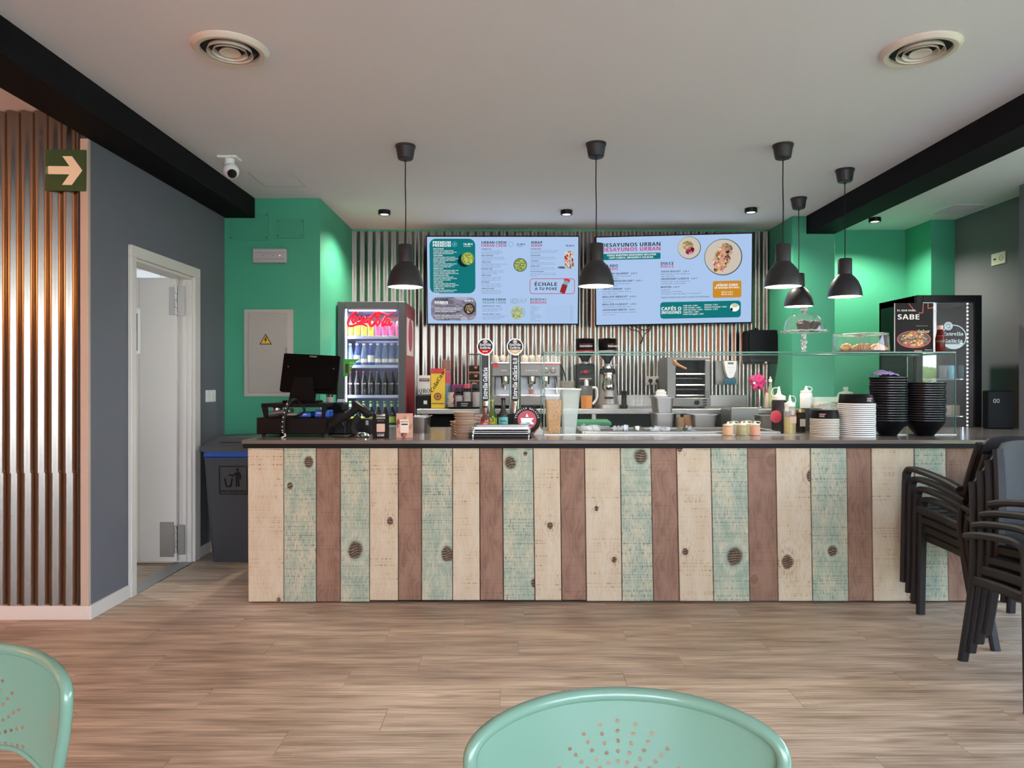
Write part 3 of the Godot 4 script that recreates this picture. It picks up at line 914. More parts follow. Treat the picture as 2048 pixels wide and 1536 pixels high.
			var left := [["TOSTA DE SALMÓN*", "4,95 €", "Con salmón ahumado, queso crema,", "rúcula y huevo rallado.", 418], ["TOSTA URBAN DELUXE*", "4,95 €", "Con tomate, aguacate, pavo,", "maíz y huevo rallado.", 502], ["TOSTA URBAN*", "4,20 €", "Con aguacate, tomate cherry,", "pavo y huevo rallado.", 591], ["MOLLETE IBÉRICO*", "4,20 €", "Con tomate, aceite de oliva y", "jamón ibérico.", 679], ["MOLLETE CLÁSICO*", "2,95 €", "Con tomate y aceite de oliva.", "", 764], ["CROISSANT MIXTO", "4,50 €", "Croissant mixto con pavo y queso.", "¡Pide tu cortezas!", 827]]
			var ww := [300, 355, 228, 285, 290, 275]
			for i in 6:
				var q: Array = left[i]
				put.call("ink", q[0], 71, q[4], 19, ww[i])
				put.call("grey", q[1], 71 + ww[i] + 22, q[4], 17, 72)
				put.call("grey", q[2], 71, q[4] + 26, 14, 330.0 if i < 3 else 330.0 if i == 4 else 390.0 if i == 5 else 320.0, "thin")
				if q[3]: put.call("rose" if i == 5 else "grey", q[3], 71, q[4] + 52, 14, 0.0, "thin")
			var right := [["TOSTA DULCE*", "2,95 €", 408, 222, ["Mantequilla y mermelada de", "fresa o melocotón."]], ["CROISSANT CLÁSICO", "3,50 €", 491, 315, ["Tómalo solo o a la plancha con", "mantequilla y mermelada."]], ["MUFFIN", "2,85 €", 582, 115, ["Escoge entre:", "chocolate, red velvet,", "caramelo o yogur griego con arándanos."]]]
			for q in right:
				put.call("ink", q[0], 730, q[2], 19, q[3])
				put.call("grey", q[1], 730 + q[3] + 22, q[2], 16, 72)
				for k in q[4].size(): put.call("grey", q[4][k], 730, q[2] + 26 + k * 24, 14, [330.0, 280.0, 460.0][k] if q[4][k].length() > 20 else 0.0, "thin")
			put.call("grey", "*ELIGE ENTRE PAN PAYÉS O MOLLETE INTEGRAL", 730, 698, 15, 550)
			part("panel", prism(S(), rr(318, 188, 20, 1470, -612), 0, 0.0005, xf), orange, t)
			put.call("white", "¡AÑADE ZUMO", 1470, 577, 26, 240, "sans", true)
			put.call("white", "DE NARANJA NATURAL!", 1470, 603, 18, 275, "sans", true)
			put.call("white", "200 ml +2,20 €", 1470, 650, 14, 128, "sans", true)
			put.call("white", "300 ml +3,20 €", 1470, 676, 14, 128, "sans", true)
			part("panel", prism(S(), rr(902, 188, 34, 1174, -836), 0, 0.0005, xf), teal, t)
			put.call("white", "CAFÉS O", 735, 836, 38, 224)
			put.call("white", "INFUSIONES", 735, 876, 32, 224)
			var cof := [["Café solo  1,40 €", "Infusión  1,70 €"], ["Café cortado  1,40 €", "Infusión Premium  1,80 €"], ["Café con leche  1,70 €", "ColaCao  1,70 €"], ["Capuchino  1,80 €", ""], ["Leche merengada  1,80 €", ""]]
			for i in 5:
				put.call("white", cof[i][0], 982, 794 + i * 24, 14, [160, 195, 215, 175, 228][i])
				if cof[i][1]: put.call("white", cof[i][1], 1218, 790 + i * 25, 14, [150, 250, 150][i])
			for q in [[1048, 140, 129, 126, 31], [1426, 253, 211, 204, 32]]:
				part("plate_edge", prism(S(), oval(q[2], q[3], q[0], -q[1], 48), 0, 0.0006, xf), glow("66737f", 0.6), t)
				part("plate_picture", prism(S(), oval(q[2] * 0.955, q[3] * 0.955, q[0] - 3, -q[1] + 2, 48), 0, 0.001, xf), glow("d9cfbf", 0.86), t)
			for q in [[1030, 113, 62, 50, 0.0, 33, Color(0.72, 0.6, 0.42), [Color(0.8, 0.7, 0.5), Color(0.62, 0.5, 0.32)]], [1055, 172, 52, 38, 0.5, 34, Color(0.6, 0.1, 0.25), [Color(0.8, 0.35, 0.5), Color(0.45, 0.05, 0.15)]], [1415, 262, 92, 170, -0.42, 35, Color(0.88, 0.62, 0.55), [Color(0.55, 0.62, 0.25), Color(0.95, 0.75, 0.7), Color(0.16, 0.14, 0.16), Color(0.9, 0.45, 0.3), Color(0.85, 0.8, 0.4), Color(0.9, 0.6, 0.6)]], [1472, 140, 62, 34, -0.5, 36, Color(0.12, 0.12, 0.15), [Color(0.2, 0.2, 0.25), Color(0.5, 0.5, 0.55)]]]:
				var st3 := S()
				uvr = Rect2(-w / 2 + (q[0] - 170) * kx, h / 2 - (q[1] + 170) * ky, 340 * kx, 340 * ky)
				var pl := PackedVector2Array()
				for k in 30:
					var an := TAU * k / 30
					pl.append(Vector2(cos(an) * q[2], sin(an) * q[3]).rotated(q[4]) * (1.0 + 0.10 * sin(k * 2.7)) + Vector2(q[0], -q[1]))
				prism(st3, pl, 0, 0.0015, xf)
				uvr = Rect2()
				part("food_picture", st3, glow_tex(food(q[5], 128, q[6], q[7], 170, 0.05, 0.5), 0.95), t)
			part("cup_picture", prism(S(), oval(52, 46, 1556, -818), 0, 0.001, xf), white, t)
			part("cup_picture", prism(S(), oval(36, 22, 1560, -796), 0, 0.0015, xf), glow("d8d8a8", 0.85), t)
			part("cup_picture", prism(S(), oval(14, 18, 1522, -838), 0, 0.0015, xf), mat("101820", 0.4), t)
		var look := {"white": white, "ink": ink, "rose": rose, "grey": grey_ink, "pale": pale, "pale2": pale, "leafy": leafy, "red": red}
		for k in a:
			if k == "grey" and n == 0: pass
			var mesh: ArrayMesh = a[k].commit()
			if mesh.get_surface_count(): part("menu_lettering", mesh, look[k], t)
	# loose cables under the right screen
	var cb := S()
	tube(cb, curve([Vector3(0, 0, 0), Vector3(0.05, -0.05, 0.01), Vector3(0.13, -0.07, 0), Vector3(0.17, -0.15, 0.01), Vector3(0.15, -0.19, 0.0), Vector3(0.19, -0.10, 0.01), Vector3(0.25, -0.05, 0), Vector3(0.23, 0.0, 0)]), 0.004, 6)
	tube(cb, curve([Vector3(0.07, 0, 0), Vector3(0.13, -0.04, 0.012), Vector3(0.2, -0.06, 0), Vector3(0.26, -0.02, 0), Vector3(0.22, 0.0, 0)]), 0.004, 6)
	solo("screen_cable", cb, M.black, Vector3(X(1250, 6.85), Y(648, 6.85), -6.86), "loose black cables dangling under the breakfast menu screen", "cable")

# ---------- ceiling ----------
func ceiling_things() -> void:
	var pend := [[811, 4.49, 1.0], [1192, 4.45, 1.0], [1566, 4.47, 1.0], [1597.5, 5.76, 1.0], [1690, 4.99, 1.0]]
	var plab := ["black dome pendant lamp hanging just in front of the cola fridge side", "black dome pendant lamp hanging between the two menu screens", "black dome pendant lamp at the right edge of the breakfast menu screen", "black dome pendant lamp directly above the glass cake stand", "black dome pendant lamp above the croissant dish, against green wall"]
	var shade := turned([[0.113, 0.0], [0.1125, 0.022], [0.105, 0.06], [0.088, 0.105], [0.066, 0.135], [0.051, 0.150], [0.049, 0.155], [0.0465, 0.158], [0.0465, 0.262], [0.043, 0.268], [0.0, 0.268]], 40)
	lathe(shade, [[0.0, 0.262], [0.041, 0.26], [0.0445, 0.150], [0.06, 0.135], [0.084, 0.105], [0.101, 0.06], [0.1095, 0.022], [0.111, 0.0], [0.113, 0.0]], 40)
	var shm := done(shade)
	var can := done(turned([[0, 0], [0.008, 0.0], [0.008, 0.012], [0.043, 0.014], [0.049, 0.02], [0.06, 0.088], [0.064, 0.09], [0.064, 0.102], [0, 0.102]], 28))
	var bulb := done(turned([[0, 0.0], [0.06, 0.0], [0.1095, 0.002], [0.1095, 0.006], [0, 0.008]], 36))
	var shade_m := mat("2a2a2d", 0.45, 0.0, {"metallic_specular": 0.45})
	for i in 5:
		var q: Array = pend[i]
		var p := Vector3(X(q[0], q[1]), 1.905 if i != 3 else 1.92, -q[1])
		var t := thing("pendant_lamp", plab[i], "lamp", p)
		part("shade", shm, shade_m, t)
		part("lamp_disc", bulb, glow("fff6ea", 3.5), t)
		part("cord", tube(S(), [Vector3(0, 0.266, 0), Vector3(0.002, 0.5, 0), Vector3(-0.001, 0.65, 0), Vector3(0, CEIL - 0.09 - p.y, 0)], 0.0035, 8), M.black, t)
		part("ceiling_rose", can, shade_m, t, Vector3(0, CEIL - 0.102 - p.y, 0))
		lamp_spot(p + Vector3(0, -0.012, 0), 0.28, 62, Color(1, 0.93, 0.82), 0.09)
	var dl := [[769, 6.18], [1133, 6.18], [1502, 6.1], [1750, 6.45]]
	var dlab := ["small black ceiling spotlight above the cola fridge", "small black ceiling spotlight above the gap between the screens", "small black ceiling spotlight above the right end of the breakfast screen", "small black ceiling spotlight in the green alcove behind the right beam"]
	for i in 4:
		var p := Vector3(X(dl[i][0], dl[i][1]), CEIL, -dl[i][1])
		var t := thing("ceiling_spotlight", dlab[i], "spotlight", p)
		part("housing", turned([[0.037, -0.036], [0.05, -0.036], [0.052, -0.033], [0.052, 0], [0, 0]], 28), M.black, t)
		part("lamp_disc", turned([[0, -0.034], [0.037, -0.034], [0.037, -0.030], [0, -0.030]], 24), glow("fff8ec", 2.2), t)
		lamp_spot(p + Vector3(0, -0.045, 0), 1.5, 72, Color(1, 0.96, 0.88), 0.03)
	for i in 2:
		var t := thing("air_diffuser", "round cream ceiling vent beside the left black beam" if i == 0 else "round cream ceiling vent near the right black beam", "vent", Vector3(X(461 if i == 0 else 1841, 3.187), CEIL, -3.187))
		var cream := mat("d6cbbb", 0.35)
		part("flange", turned([[0.125, 0.0], [0.128, -0.018], [0.148, -0.020], [0.165, -0.006], [0.167, 0.0], [0.14, 0.0], [0.125, 0.0]], 40), cream, t)
		part("cavity", turned([[0.126, -0.001], [0.126, -0.003], [0, -0.003], [0, -0.001]], 32), M.black, t)
		for r in [0.096, 0.072]: part("vane_ring", turned([[r - 0.006, -0.003], [r - 0.003, -0.012], [r + 0.001, -0.024], [r + 0.003, -0.024], [r - 0.001, -0.012], [r - 0.004, -0.003]], 40), cream, t)
		part("centre_cap", turned([[0, -0.016], [0.03, -0.017], [0.044, -0.023], [0.046, -0.022], [0.036, -0.008], [0, -0.004]], 32), cream, t)
	# camera
	var cam := thing("security_camera", "white dome security camera on ceiling beside the left beam", "camera", Vector3(-1.87, CEIL, -4.72))
	part("plate", box(S(), Vector3(0.0, -0.008, 0), Vector3(0.13, 0.016, 0.10), 0.004), M.plasticwhite, cam)
	part("arm", turned([[0.032, -0.07], [0.034, -0.016], [0, -0.016]], 16), M.plasticwhite, cam)
	var ball := S()
	var bb := []
	for k in 11: bb.append([sin(PI * k / 10) * 0.052, -cos(PI * k / 10) * 0.052])
	lathe(ball, bb, 20)
	var bm := part("ball", ball, M.plasticwhite, cam, Vector3(0.015, -0.095, 0.01))
	var ln := part("lens", turned([[0, 0], [0.03, 0], [0.028, 0.012], [0, 0.014]], 18), M.black, cam, Vector3(0.035, -0.122, 0.045))
	ln.rotation = Vector3(2.2, 0, -0.45)
	var h := solo("ceiling_hatch", box(S(), Vector3.ZERO, Vector3(0.30, 0.003, 0.36), 0.001), M.ceiling, Vector3(-1.72, CEIL - 0.001, -5.24), "square flush access hatch in the ceiling near the security camera", "hatch")
	part("joint", (func():
		var st := S()
		for s in [-1, 1]:
			box(st, Vector3(s * 0.153, 0, 0), Vector3(0.003, 0.004, 0.37), 0)
			box(st, Vector3(0, 0, s * 0.183), Vector3(0.31, 0.004, 0.003), 0)
		return st).call(), mat("b0aba7", 0.8), h)
	var gr := thing("air_grille", "square slatted air grille in the ceiling at far right", "vent", Vector3(X(1921, 6.1), CEIL, -6.12))
	var gf := S()
	for s in [-1, 1]:
		box(gf, Vector3(s * 0.15, -0.004, 0), Vector3(0.03, 0.008, 0.36))
		box(gf, Vector3(0, -0.004, s * 0.165), Vector3(0.30, 0.008, 0.03))
	part("frame", gf, M.ceiling, gr)
	part("cavity", box(S(), Vector3(0, -0.001, 0), Vector3(0.28, 0.001, 0.32), 0), mat("2a2a2a"), gr)
	for k in 12:
		var sl := part("slat", box(S(), Vector3.ZERO, Vector3(0.27, 0.002, 0.014), 0), M.ceiling, gr, Vector3(0, -0.006, -0.14 + k * 0.0255))
		sl.rotation.x = 0.9
	# warm globe lamps of the side bay and panels over the seats, all outside the frame
	for p in [Vector3(-3.9, 2.15, -1.9), Vector3(-4.6, 2.2, -0.4), Vector3(-3.6, 2.2, 1.0)]:
		var t := thing("globe_lamp", "warm glass globe lamp in the side bay, %s the corrugated wall" % ("closest to" if p.z < -1.5 else "second from" if p.z < 0 else "furthest from"), "lamp", p, 0.0, "globe lamps of the side bay")
		var gb := []
		for k in 13: gb.append([sin(PI * k / 12) * 0.11, -cos(PI * k / 12) * 0.11])
		part("globe", turned(gb, 24), glow("ff9a3c", 7.0), t)
		part("cord", tube(S(), [Vector3(0, 0.1, 0), Vector3(0, CEIL - p.y, 0)], 0.004), M.black, t)
		lamp_omni(p, 0.55, Color(1.0, 0.62, 0.33), 0.1)

# ---------- things on the walls ----------
func wall_things() -> void:
	var s := thing("exit_sign", "green direction sign with a pale arrow on corrugated sheet", "sign", Vector3(X(132, 3.885), Y(341, 3.885), -3.887))
	s.rotation.z = -0.012
	part("plate", prism(S(), rr(0.222, 0.226, 0.004), -0.003, 0.001), mat("0a4526", 0.5), s)
	part("arrow", prism(S(), [Vector2(-0.095, -0.022), Vector2(0.022, -0.022), Vector2(-0.018, -0.08), Vector2(0.035, -0.08), Vector2(0.092, 0.0), Vector2(0.035, 0.077), Vector2(-0.018, 0.077), Vector2(0.022, 0.022), Vector2(-0.095, 0.022)], 0.001, 0.002), mat("e6d9bc", 0.6), s)
	part("small_print", prism(S(), rr(0.014, 0.04, 0.001, -0.102, 0), 0.001, 0.0016), mat("5b7a5a", 0.6), s)
	# panels and cabinet on the green block
	var gm := mat("3c9777", 0.6)
	var d := 5.77
	var p1 := thing("access_panel", "green painted access panel tucked under the beam end", "panel", Vector3(0, 0, -d))
	part("cover", prism(S(), [Vector2(X(459, d), Y(481, d)), Vector2(X(538, d), Y(481, d)), Vector2(X(538, d), Y(427, d)), Vector2(X(513, d), Y(427, d)), Vector2(X(513, d), Y(437, d)), Vector2(X(459, d), Y(437, d))], 0, 0.008), gm, p1)
	var p2 := thing("access_panel", "green painted access panel, the separate rectangle near wall corner", "panel", Vector3(X(580, d), Y(457.5, d), -d))
	part("cover", prism(S(), rr(L(55, d), L(38, d), 0.006), 0, 0.010, Transform3D(), true), gm, p2)
	for a in [[p1, 463, 476], [p1, 534, 431], [p1, 534, 476], [p2, 557, 443], [p2, 603, 443], [p2, 557, 472], [p2, 603, 472]]:
		part("screw", prism(S(), oval(0.004, 0.004, 0, 0, 8), 0.008, 0.0125), M.matte, a[0], Vector3(X(a[1], d), Y(a[2], d), 0) - Vector3(a[0].position.x, a[0].position.y, 0))
	var em := thing("emergency_light", "slim grey emergency light fitting on the green wall", "light", Vector3(X(542, d), Y(513, d), -d))
	part("housing", box(S(), Vector3(0, 0, 0.02), Vector3(L(66, d), L(28, d), 0.04), 0.005), mat("b3abaa", 0.4), em)
	for k in 2: part("rib", box(S(), Vector3(0, 0.022 - 0.05 * k, 0.041), Vector3(L(62, d), 0.006, 0.004), 0.001), mat("a39b9a", 0.4), em)
	for k in 3: part("indicator", prism(S(), oval(0.006, 0.004, [-0.05, 0.03, 0.085][k], 0, 10), 0.04, 0.0425), glow("ffffff", 1.2) if k == 2 else mat("8a8486"), em)
	var cb := thing("electrical_cabinet", "beige electrical cabinet on green wall with yellow lightning warning triangle", "cabinet", Vector3(X(539, d), Y(706, d), -d))
	var w := L(97, d)
	var h := L(173, d)
	part("body", prism(S(), rr(w, h, 0.006), 0, 0.02, Transform3D(), true), mat("b4aca2", 0.5), cb)
	part("door", box(S(), Vector3(-0.005, 0, 0.022), Vector3(w * 0.80, h * 0.92, 0.012), 0.003), mat("aaa299", 0.5), cb)
	part("latch", box(S(), Vector3(w * 0.37, 0.02, 0.028), Vector3(0.012, 0.05, 0.012)), mat("8b847c"), cb)
	var tr := part("warning_sign", prism(S(), [Vector2(-0.050, -0.042), Vector2(0.050, -0.042), Vector2(0, 0.045)], 0.028, 0.0295), M.black, cb, Vector3(X(534, d) - X(539, d), Y(679, d) - Y(706, d), 0))
	part("warning_face", prism(S(), [Vector2(-0.040, -0.036), Vector2(0.040, -0.036), Vector2(0, 0.034)], 0.029, 0.030), mat("d9ab2c", 0.6), tr)
	part("bolt", prism(S(), [Vector2(0.004, 0.022), Vector2(-0.014, -0.010), Vector2(-0.001, -0.006), Vector2(-0.005, -0.030), Vector2(0.013, 0.0), Vector2(0.002, -0.003), Vector2(0.011, 0.02)], 0.03, 0.031), M.black, tr)
	# remote holder on the side face of the green block
	var rm := thing("remote_control", "white air conditioner remote in a holder beside the cola fridge", "remote", Vector3(-1.55, Y(729, 6.02), -6.02), PI / 2)
	part("holder", box(S(), Vector3(0, -0.03, 0.012), Vector3(0.075, 0.09, 0.024), 0.005), M.ivory, rm)
	part("handset", box(S(), Vector3(0, 0.0, 0.016), Vector3(0.06, 0.14, 0.02), 0.006), M.ivory, rm)
	part("display", box(S(), Vector3(0, 0.035, 0.0265), Vector3(0.04, 0.03, 0.002), 0), mat("3c4038", 0.3), rm)
	var sw := thing("switch_plate", "white six-button light switch on the grey wall beside the doorway", "switch", Vector3(-2.326, Y(792, 5.49), -5.49), PI / 2)
	part("plate", box(S(), Vector3(0, 0, 0.005), Vector3(0.17, 0.092, 0.01), 0.003), M.plasticwhite, sw)
	for k in 6: part("button", box(S(), Vector3(-0.035 + 0.07 * (k % 2), 0.027 - 0.027 * (k / 2), 0.011), Vector3(0.055, 0.023, 0.005), 0.002), mat("dcdcd8", 0.4), sw)
	var so := thing("wall_socket", "cream double wall socket high on the grey right wall", "socket", Vector3(4.08, Y(517, 5.93), -5.93), -PI / 2)
	part("plate", box(S(), Vector3(0, 0, 0.005), Vector3(0.17, 0.10, 0.01), 0.003), M.ivory, so)
	part("outlet", ring(S(), 0.014, 0.024, 0.008, 0.013, 0.038, 0, 20), mat("b9b6a6"), so)
	part("outlet", box(S(), Vector3(-0.04, 0, 0.011), Vector3(0.03, 0.012, 0.004), 0.001), M.black, so)
	# litter bin by the passage
	var bin := thing("waste_bin", "dark grey litter bin with flap lid and blue liner beside counter", "bin", Vector3(X(497, 5.30), 0, -5.32))
	var bd := S()
	var hh := [[0.215, 0.17, 0.0], [0.235, 0.19, 0.30], [0.262, 0.205, 0.76]]
	for k in 2:
		var a: Array = hh[k]
		var b: Array = hh[k + 1]
		var pa := rr(a[0] * 2, a[1] * 2, 0.04)
		var pb := rr(b[0] * 2, b[1] * 2, 0.04)
		grp += 1
		bd.set_smooth_group(7)
		for i in pa.size():
			var j := (i + 1) % pa.size()
			quad(bd, Vector3(pa[i].x, a[2], pa[i].y), Vector3(pa[j].x, a[2], pa[j].y), Vector3(pb[j].x, b[2], pb[j].y), Vector3(pb[i].x, b[2], pb[i].y), Vector3(pa[i].x + pa[j].x, 0, pa[i].y + pa[j].y))
		bd.set_smooth_group(-1)
	prism(bd, rr(0.43, 0.34, 0.04), 0, 0.01, Transform3D(Basis(Vector3.RIGHT, -PI / 2), Vector3.ZERO))
	part("body", bd, mat("3a3a3d", 0.6), bin)
	var lnr := S()
	prism(lnr, rr(0.535, 0.42, 0.045), 0.772, 0.81, Transform3D(Basis(Vector3.RIGHT, -PI / 2), Vector3.ZERO), true)
	for k in 2: prism(lnr, rr(0.538 - 0.006 * k, 0.424 - 0.004 * k, 0.045), 0.769 - 0.012 * k, 0.774 - 0.011 * k, Transform3D(Basis(Vector3.RIGHT, -PI / 2), Vector3.ZERO), true)
	part("liner", lnr, mat("1d4f9c", 0.35), bin)
	var lid := S()
	prism(lid, rr(0.585, 0.46, 0.05), 0.808, 0.84, Transform3D(Basis(Vector3.RIGHT, -PI / 2), Vector3.ZERO), true)
	var l0 := rr(0.56, 0.44, 0.05)
	var l1 := rr(0.42, 0.30, 0.06)
	lid.set_smooth_group(9)
	for i in l0.size():
		var j := (i + 1) % l0.size()
		quad(lid, Vector3(l0[i].x, 0.84, l0[i].y), Vector3(l0[j].x, 0.84, l0[j].y), Vector3(l1[j].x, 0.905, l1[j].y), Vector3(l1[i].x, 0.905, l1[i].y), Vector3(l0[i].x, 0.2, l0[i].y))
	lid.set_smooth_group(-1)
	prism(lid, l1, 0.90, 0.905, Transform3D(Basis(Vector3.RIGHT, -PI / 2), Vector3.ZERO))
	part("lid", lid, mat("424347", 0.55), bin)
	part("flap_gap", box(S(), Vector3(0.05, 0.868, 0.185), Vector3(0.33, 0.004, 0.01), 0).duplicate() if false else box(S(), Vector3(0.04, 0.871, 0.184), Vector3(0.36, 0.005, 0.01), 0), M.black, bin)
	var bx2 := part("pictogram", S(), M.black, bin, Vector3(0.0, 0, 0))
	var pg := S()
	var zf := 0.204
	var tilt := Transform3D(Basis(Vector3.RIGHT, 0.033), Vector3(-0.04, 0.60, zf + 0.002))
	for e in [[-0.10, 0.0, 0.006, 0.20], [0.10, 0.0, 0.006, 0.20], [0, 0.10, 0.206, 0.006], [0, -0.10, 0.206, 0.006]]: prism(pg, rr(e[2], e[3], 0.001, e[0], e[1]), 0, 0.0012, tilt)
	for q in [[Vector2(-0.062, 0.012), Vector2(-0.05, -0.045), Vector2(-0.02, -0.045), Vector2(-0.008, 0.012)], [Vector2(0.022, -0.045), Vector2(0.022, 0.045)], [Vector2(0.038, -0.045), Vector2(0.036, 0.045)], [Vector2(0.03, 0.04), Vector2(0.03, 0.062)], [Vector2(0.02, 0.052), Vector2(0.0, 0.032), Vector2(-0.03, 0.04)], [Vector2(0.042, 0.056), Vector2(0.052, 0.03), Vector2(0.05, 0.008)]]: stroke(pg, q, 0.010, 0, 0.0012, tilt)
	prism(pg, oval(0.009, 0.010, 0.03, 0.078, 12), 0, 0.0012, tilt)
	bx2.mesh = done(pg)
	part("lettering", text(T(), "PRO PROMOTED", -0.09, -0.088, 0.016, 0.18, 0.0014, "sans", tilt), M.black, bin)

# ---------- fridges ----------
func at(px: float, py: float, d: float) -> Vector3: return Vector3(X(px, d), Y(py, d), -d)
func on_top(py: float) -> float: return (EYE - TOP) * F / (py - CY) # depth of a foot seen at row py on the counter
# adds a box whose front spans these rows and columns at depth d, relative to the point o
func pbox(st: SurfaceTool, x0: float, y0: float, x1: float, y1: float, d: float, deep: float, o: Vector3, b := 0.003) -> SurfaceTool:
	var a := at(x0, y0, d)
	var c := at(x1, y1, d)
	return box(st, Vector3((a.x + c.x) / 2, (a.y + c.y) / 2, -d - deep / 2) - o, Vector3(absf(c.x - a.x), absf(a.y - c.y), deep), b)

func bottle(neck := 0.30, r := 0.030, h := 0.22) -> Array: # profile of a beer or soft drink bottle
	return [[0, 0], [r * 0.9, 0], [r, 0.006], [r, h * 0.5], [r * 0.93, h * 0.57], [r * 0.62, h * 0.68], [r * 0.42, h * 0.78], [r * 0.40, h * 0.93], [r * 0.46, h * 0.935], [r * 0.46, h * 0.975], [0, h * 0.975]]

func fridge_shell(t: Node3D, w: float, h: float, deep: float, m: Material, inside: Material, frame: Material, fw: float, pane: Material) -> void:
	var st := S()
	box(st, Vector3(0, h / 2, -deep + 0.015), Vector3(w, h, 0.03), 0.003)
	for s in [-1, 1]: box(st, Vector3(s * (w / 2 - 0.015), h / 2, -deep / 2 - 0.02), Vector3(0.03, h, deep - 0.04), 0.004)
	box(st, Vector3(0, h - 0.03, -deep / 2 - 0.02), Vector3(w, 0.06, deep - 0.04), 0.004)
	box(st, Vector3(0, 0.12, -deep / 2 - 0.02), Vector3(w, 0.24, deep - 0.04), 0.004)
	part("cabinet", st, m, t)
	var ins := S()
	box(ins, Vector3(0, h / 2, -deep + 0.035), Vector3(w - 0.07, h - 0.3, 0.006), 0)
	for s in [-1, 1]: box(ins, Vector3(s * (w / 2 - 0.034), h / 2 + 0.08, -deep / 2 - 0.02), Vector3(0.006, h - 0.3, deep - 0.08), 0)
	box(ins, Vector3(0, h - 0.064, -deep / 2 - 0.02), Vector3(w - 0.07, 0.006, deep - 0.08), 0)
	part("liner", ins, inside, t)
	var fr := S()
	var lo := 0.22
	for s in [-1, 1]: box(fr, Vector3(s * (w / 2 - fw / 2), (h + lo) / 2, -0.015), Vector3(fw, h - lo, 0.03), 0.004)
	box(fr, Vector3(0, h - fw / 2, -0.015), Vector3(w - fw * 2, fw, 0.03), 0.003)
	box(fr, Vector3(0, lo + fw / 2, -0.015), Vector3(w - fw * 2, fw, 0.03), 0.003)
	var dr := part("door", fr, frame, t)
	part("pane", box(S(), Vector3(0, (h + lo) / 2, -0.02), Vector3(w - fw * 1.8, h - lo - fw * 1.8, 0.004), 0), pane, dr)
	part("base_grille", box(S(), Vector3(0, 0.11, -0.02), Vector3(w * 0.96, 0.2, 0.03), 0.003), M.black, t)

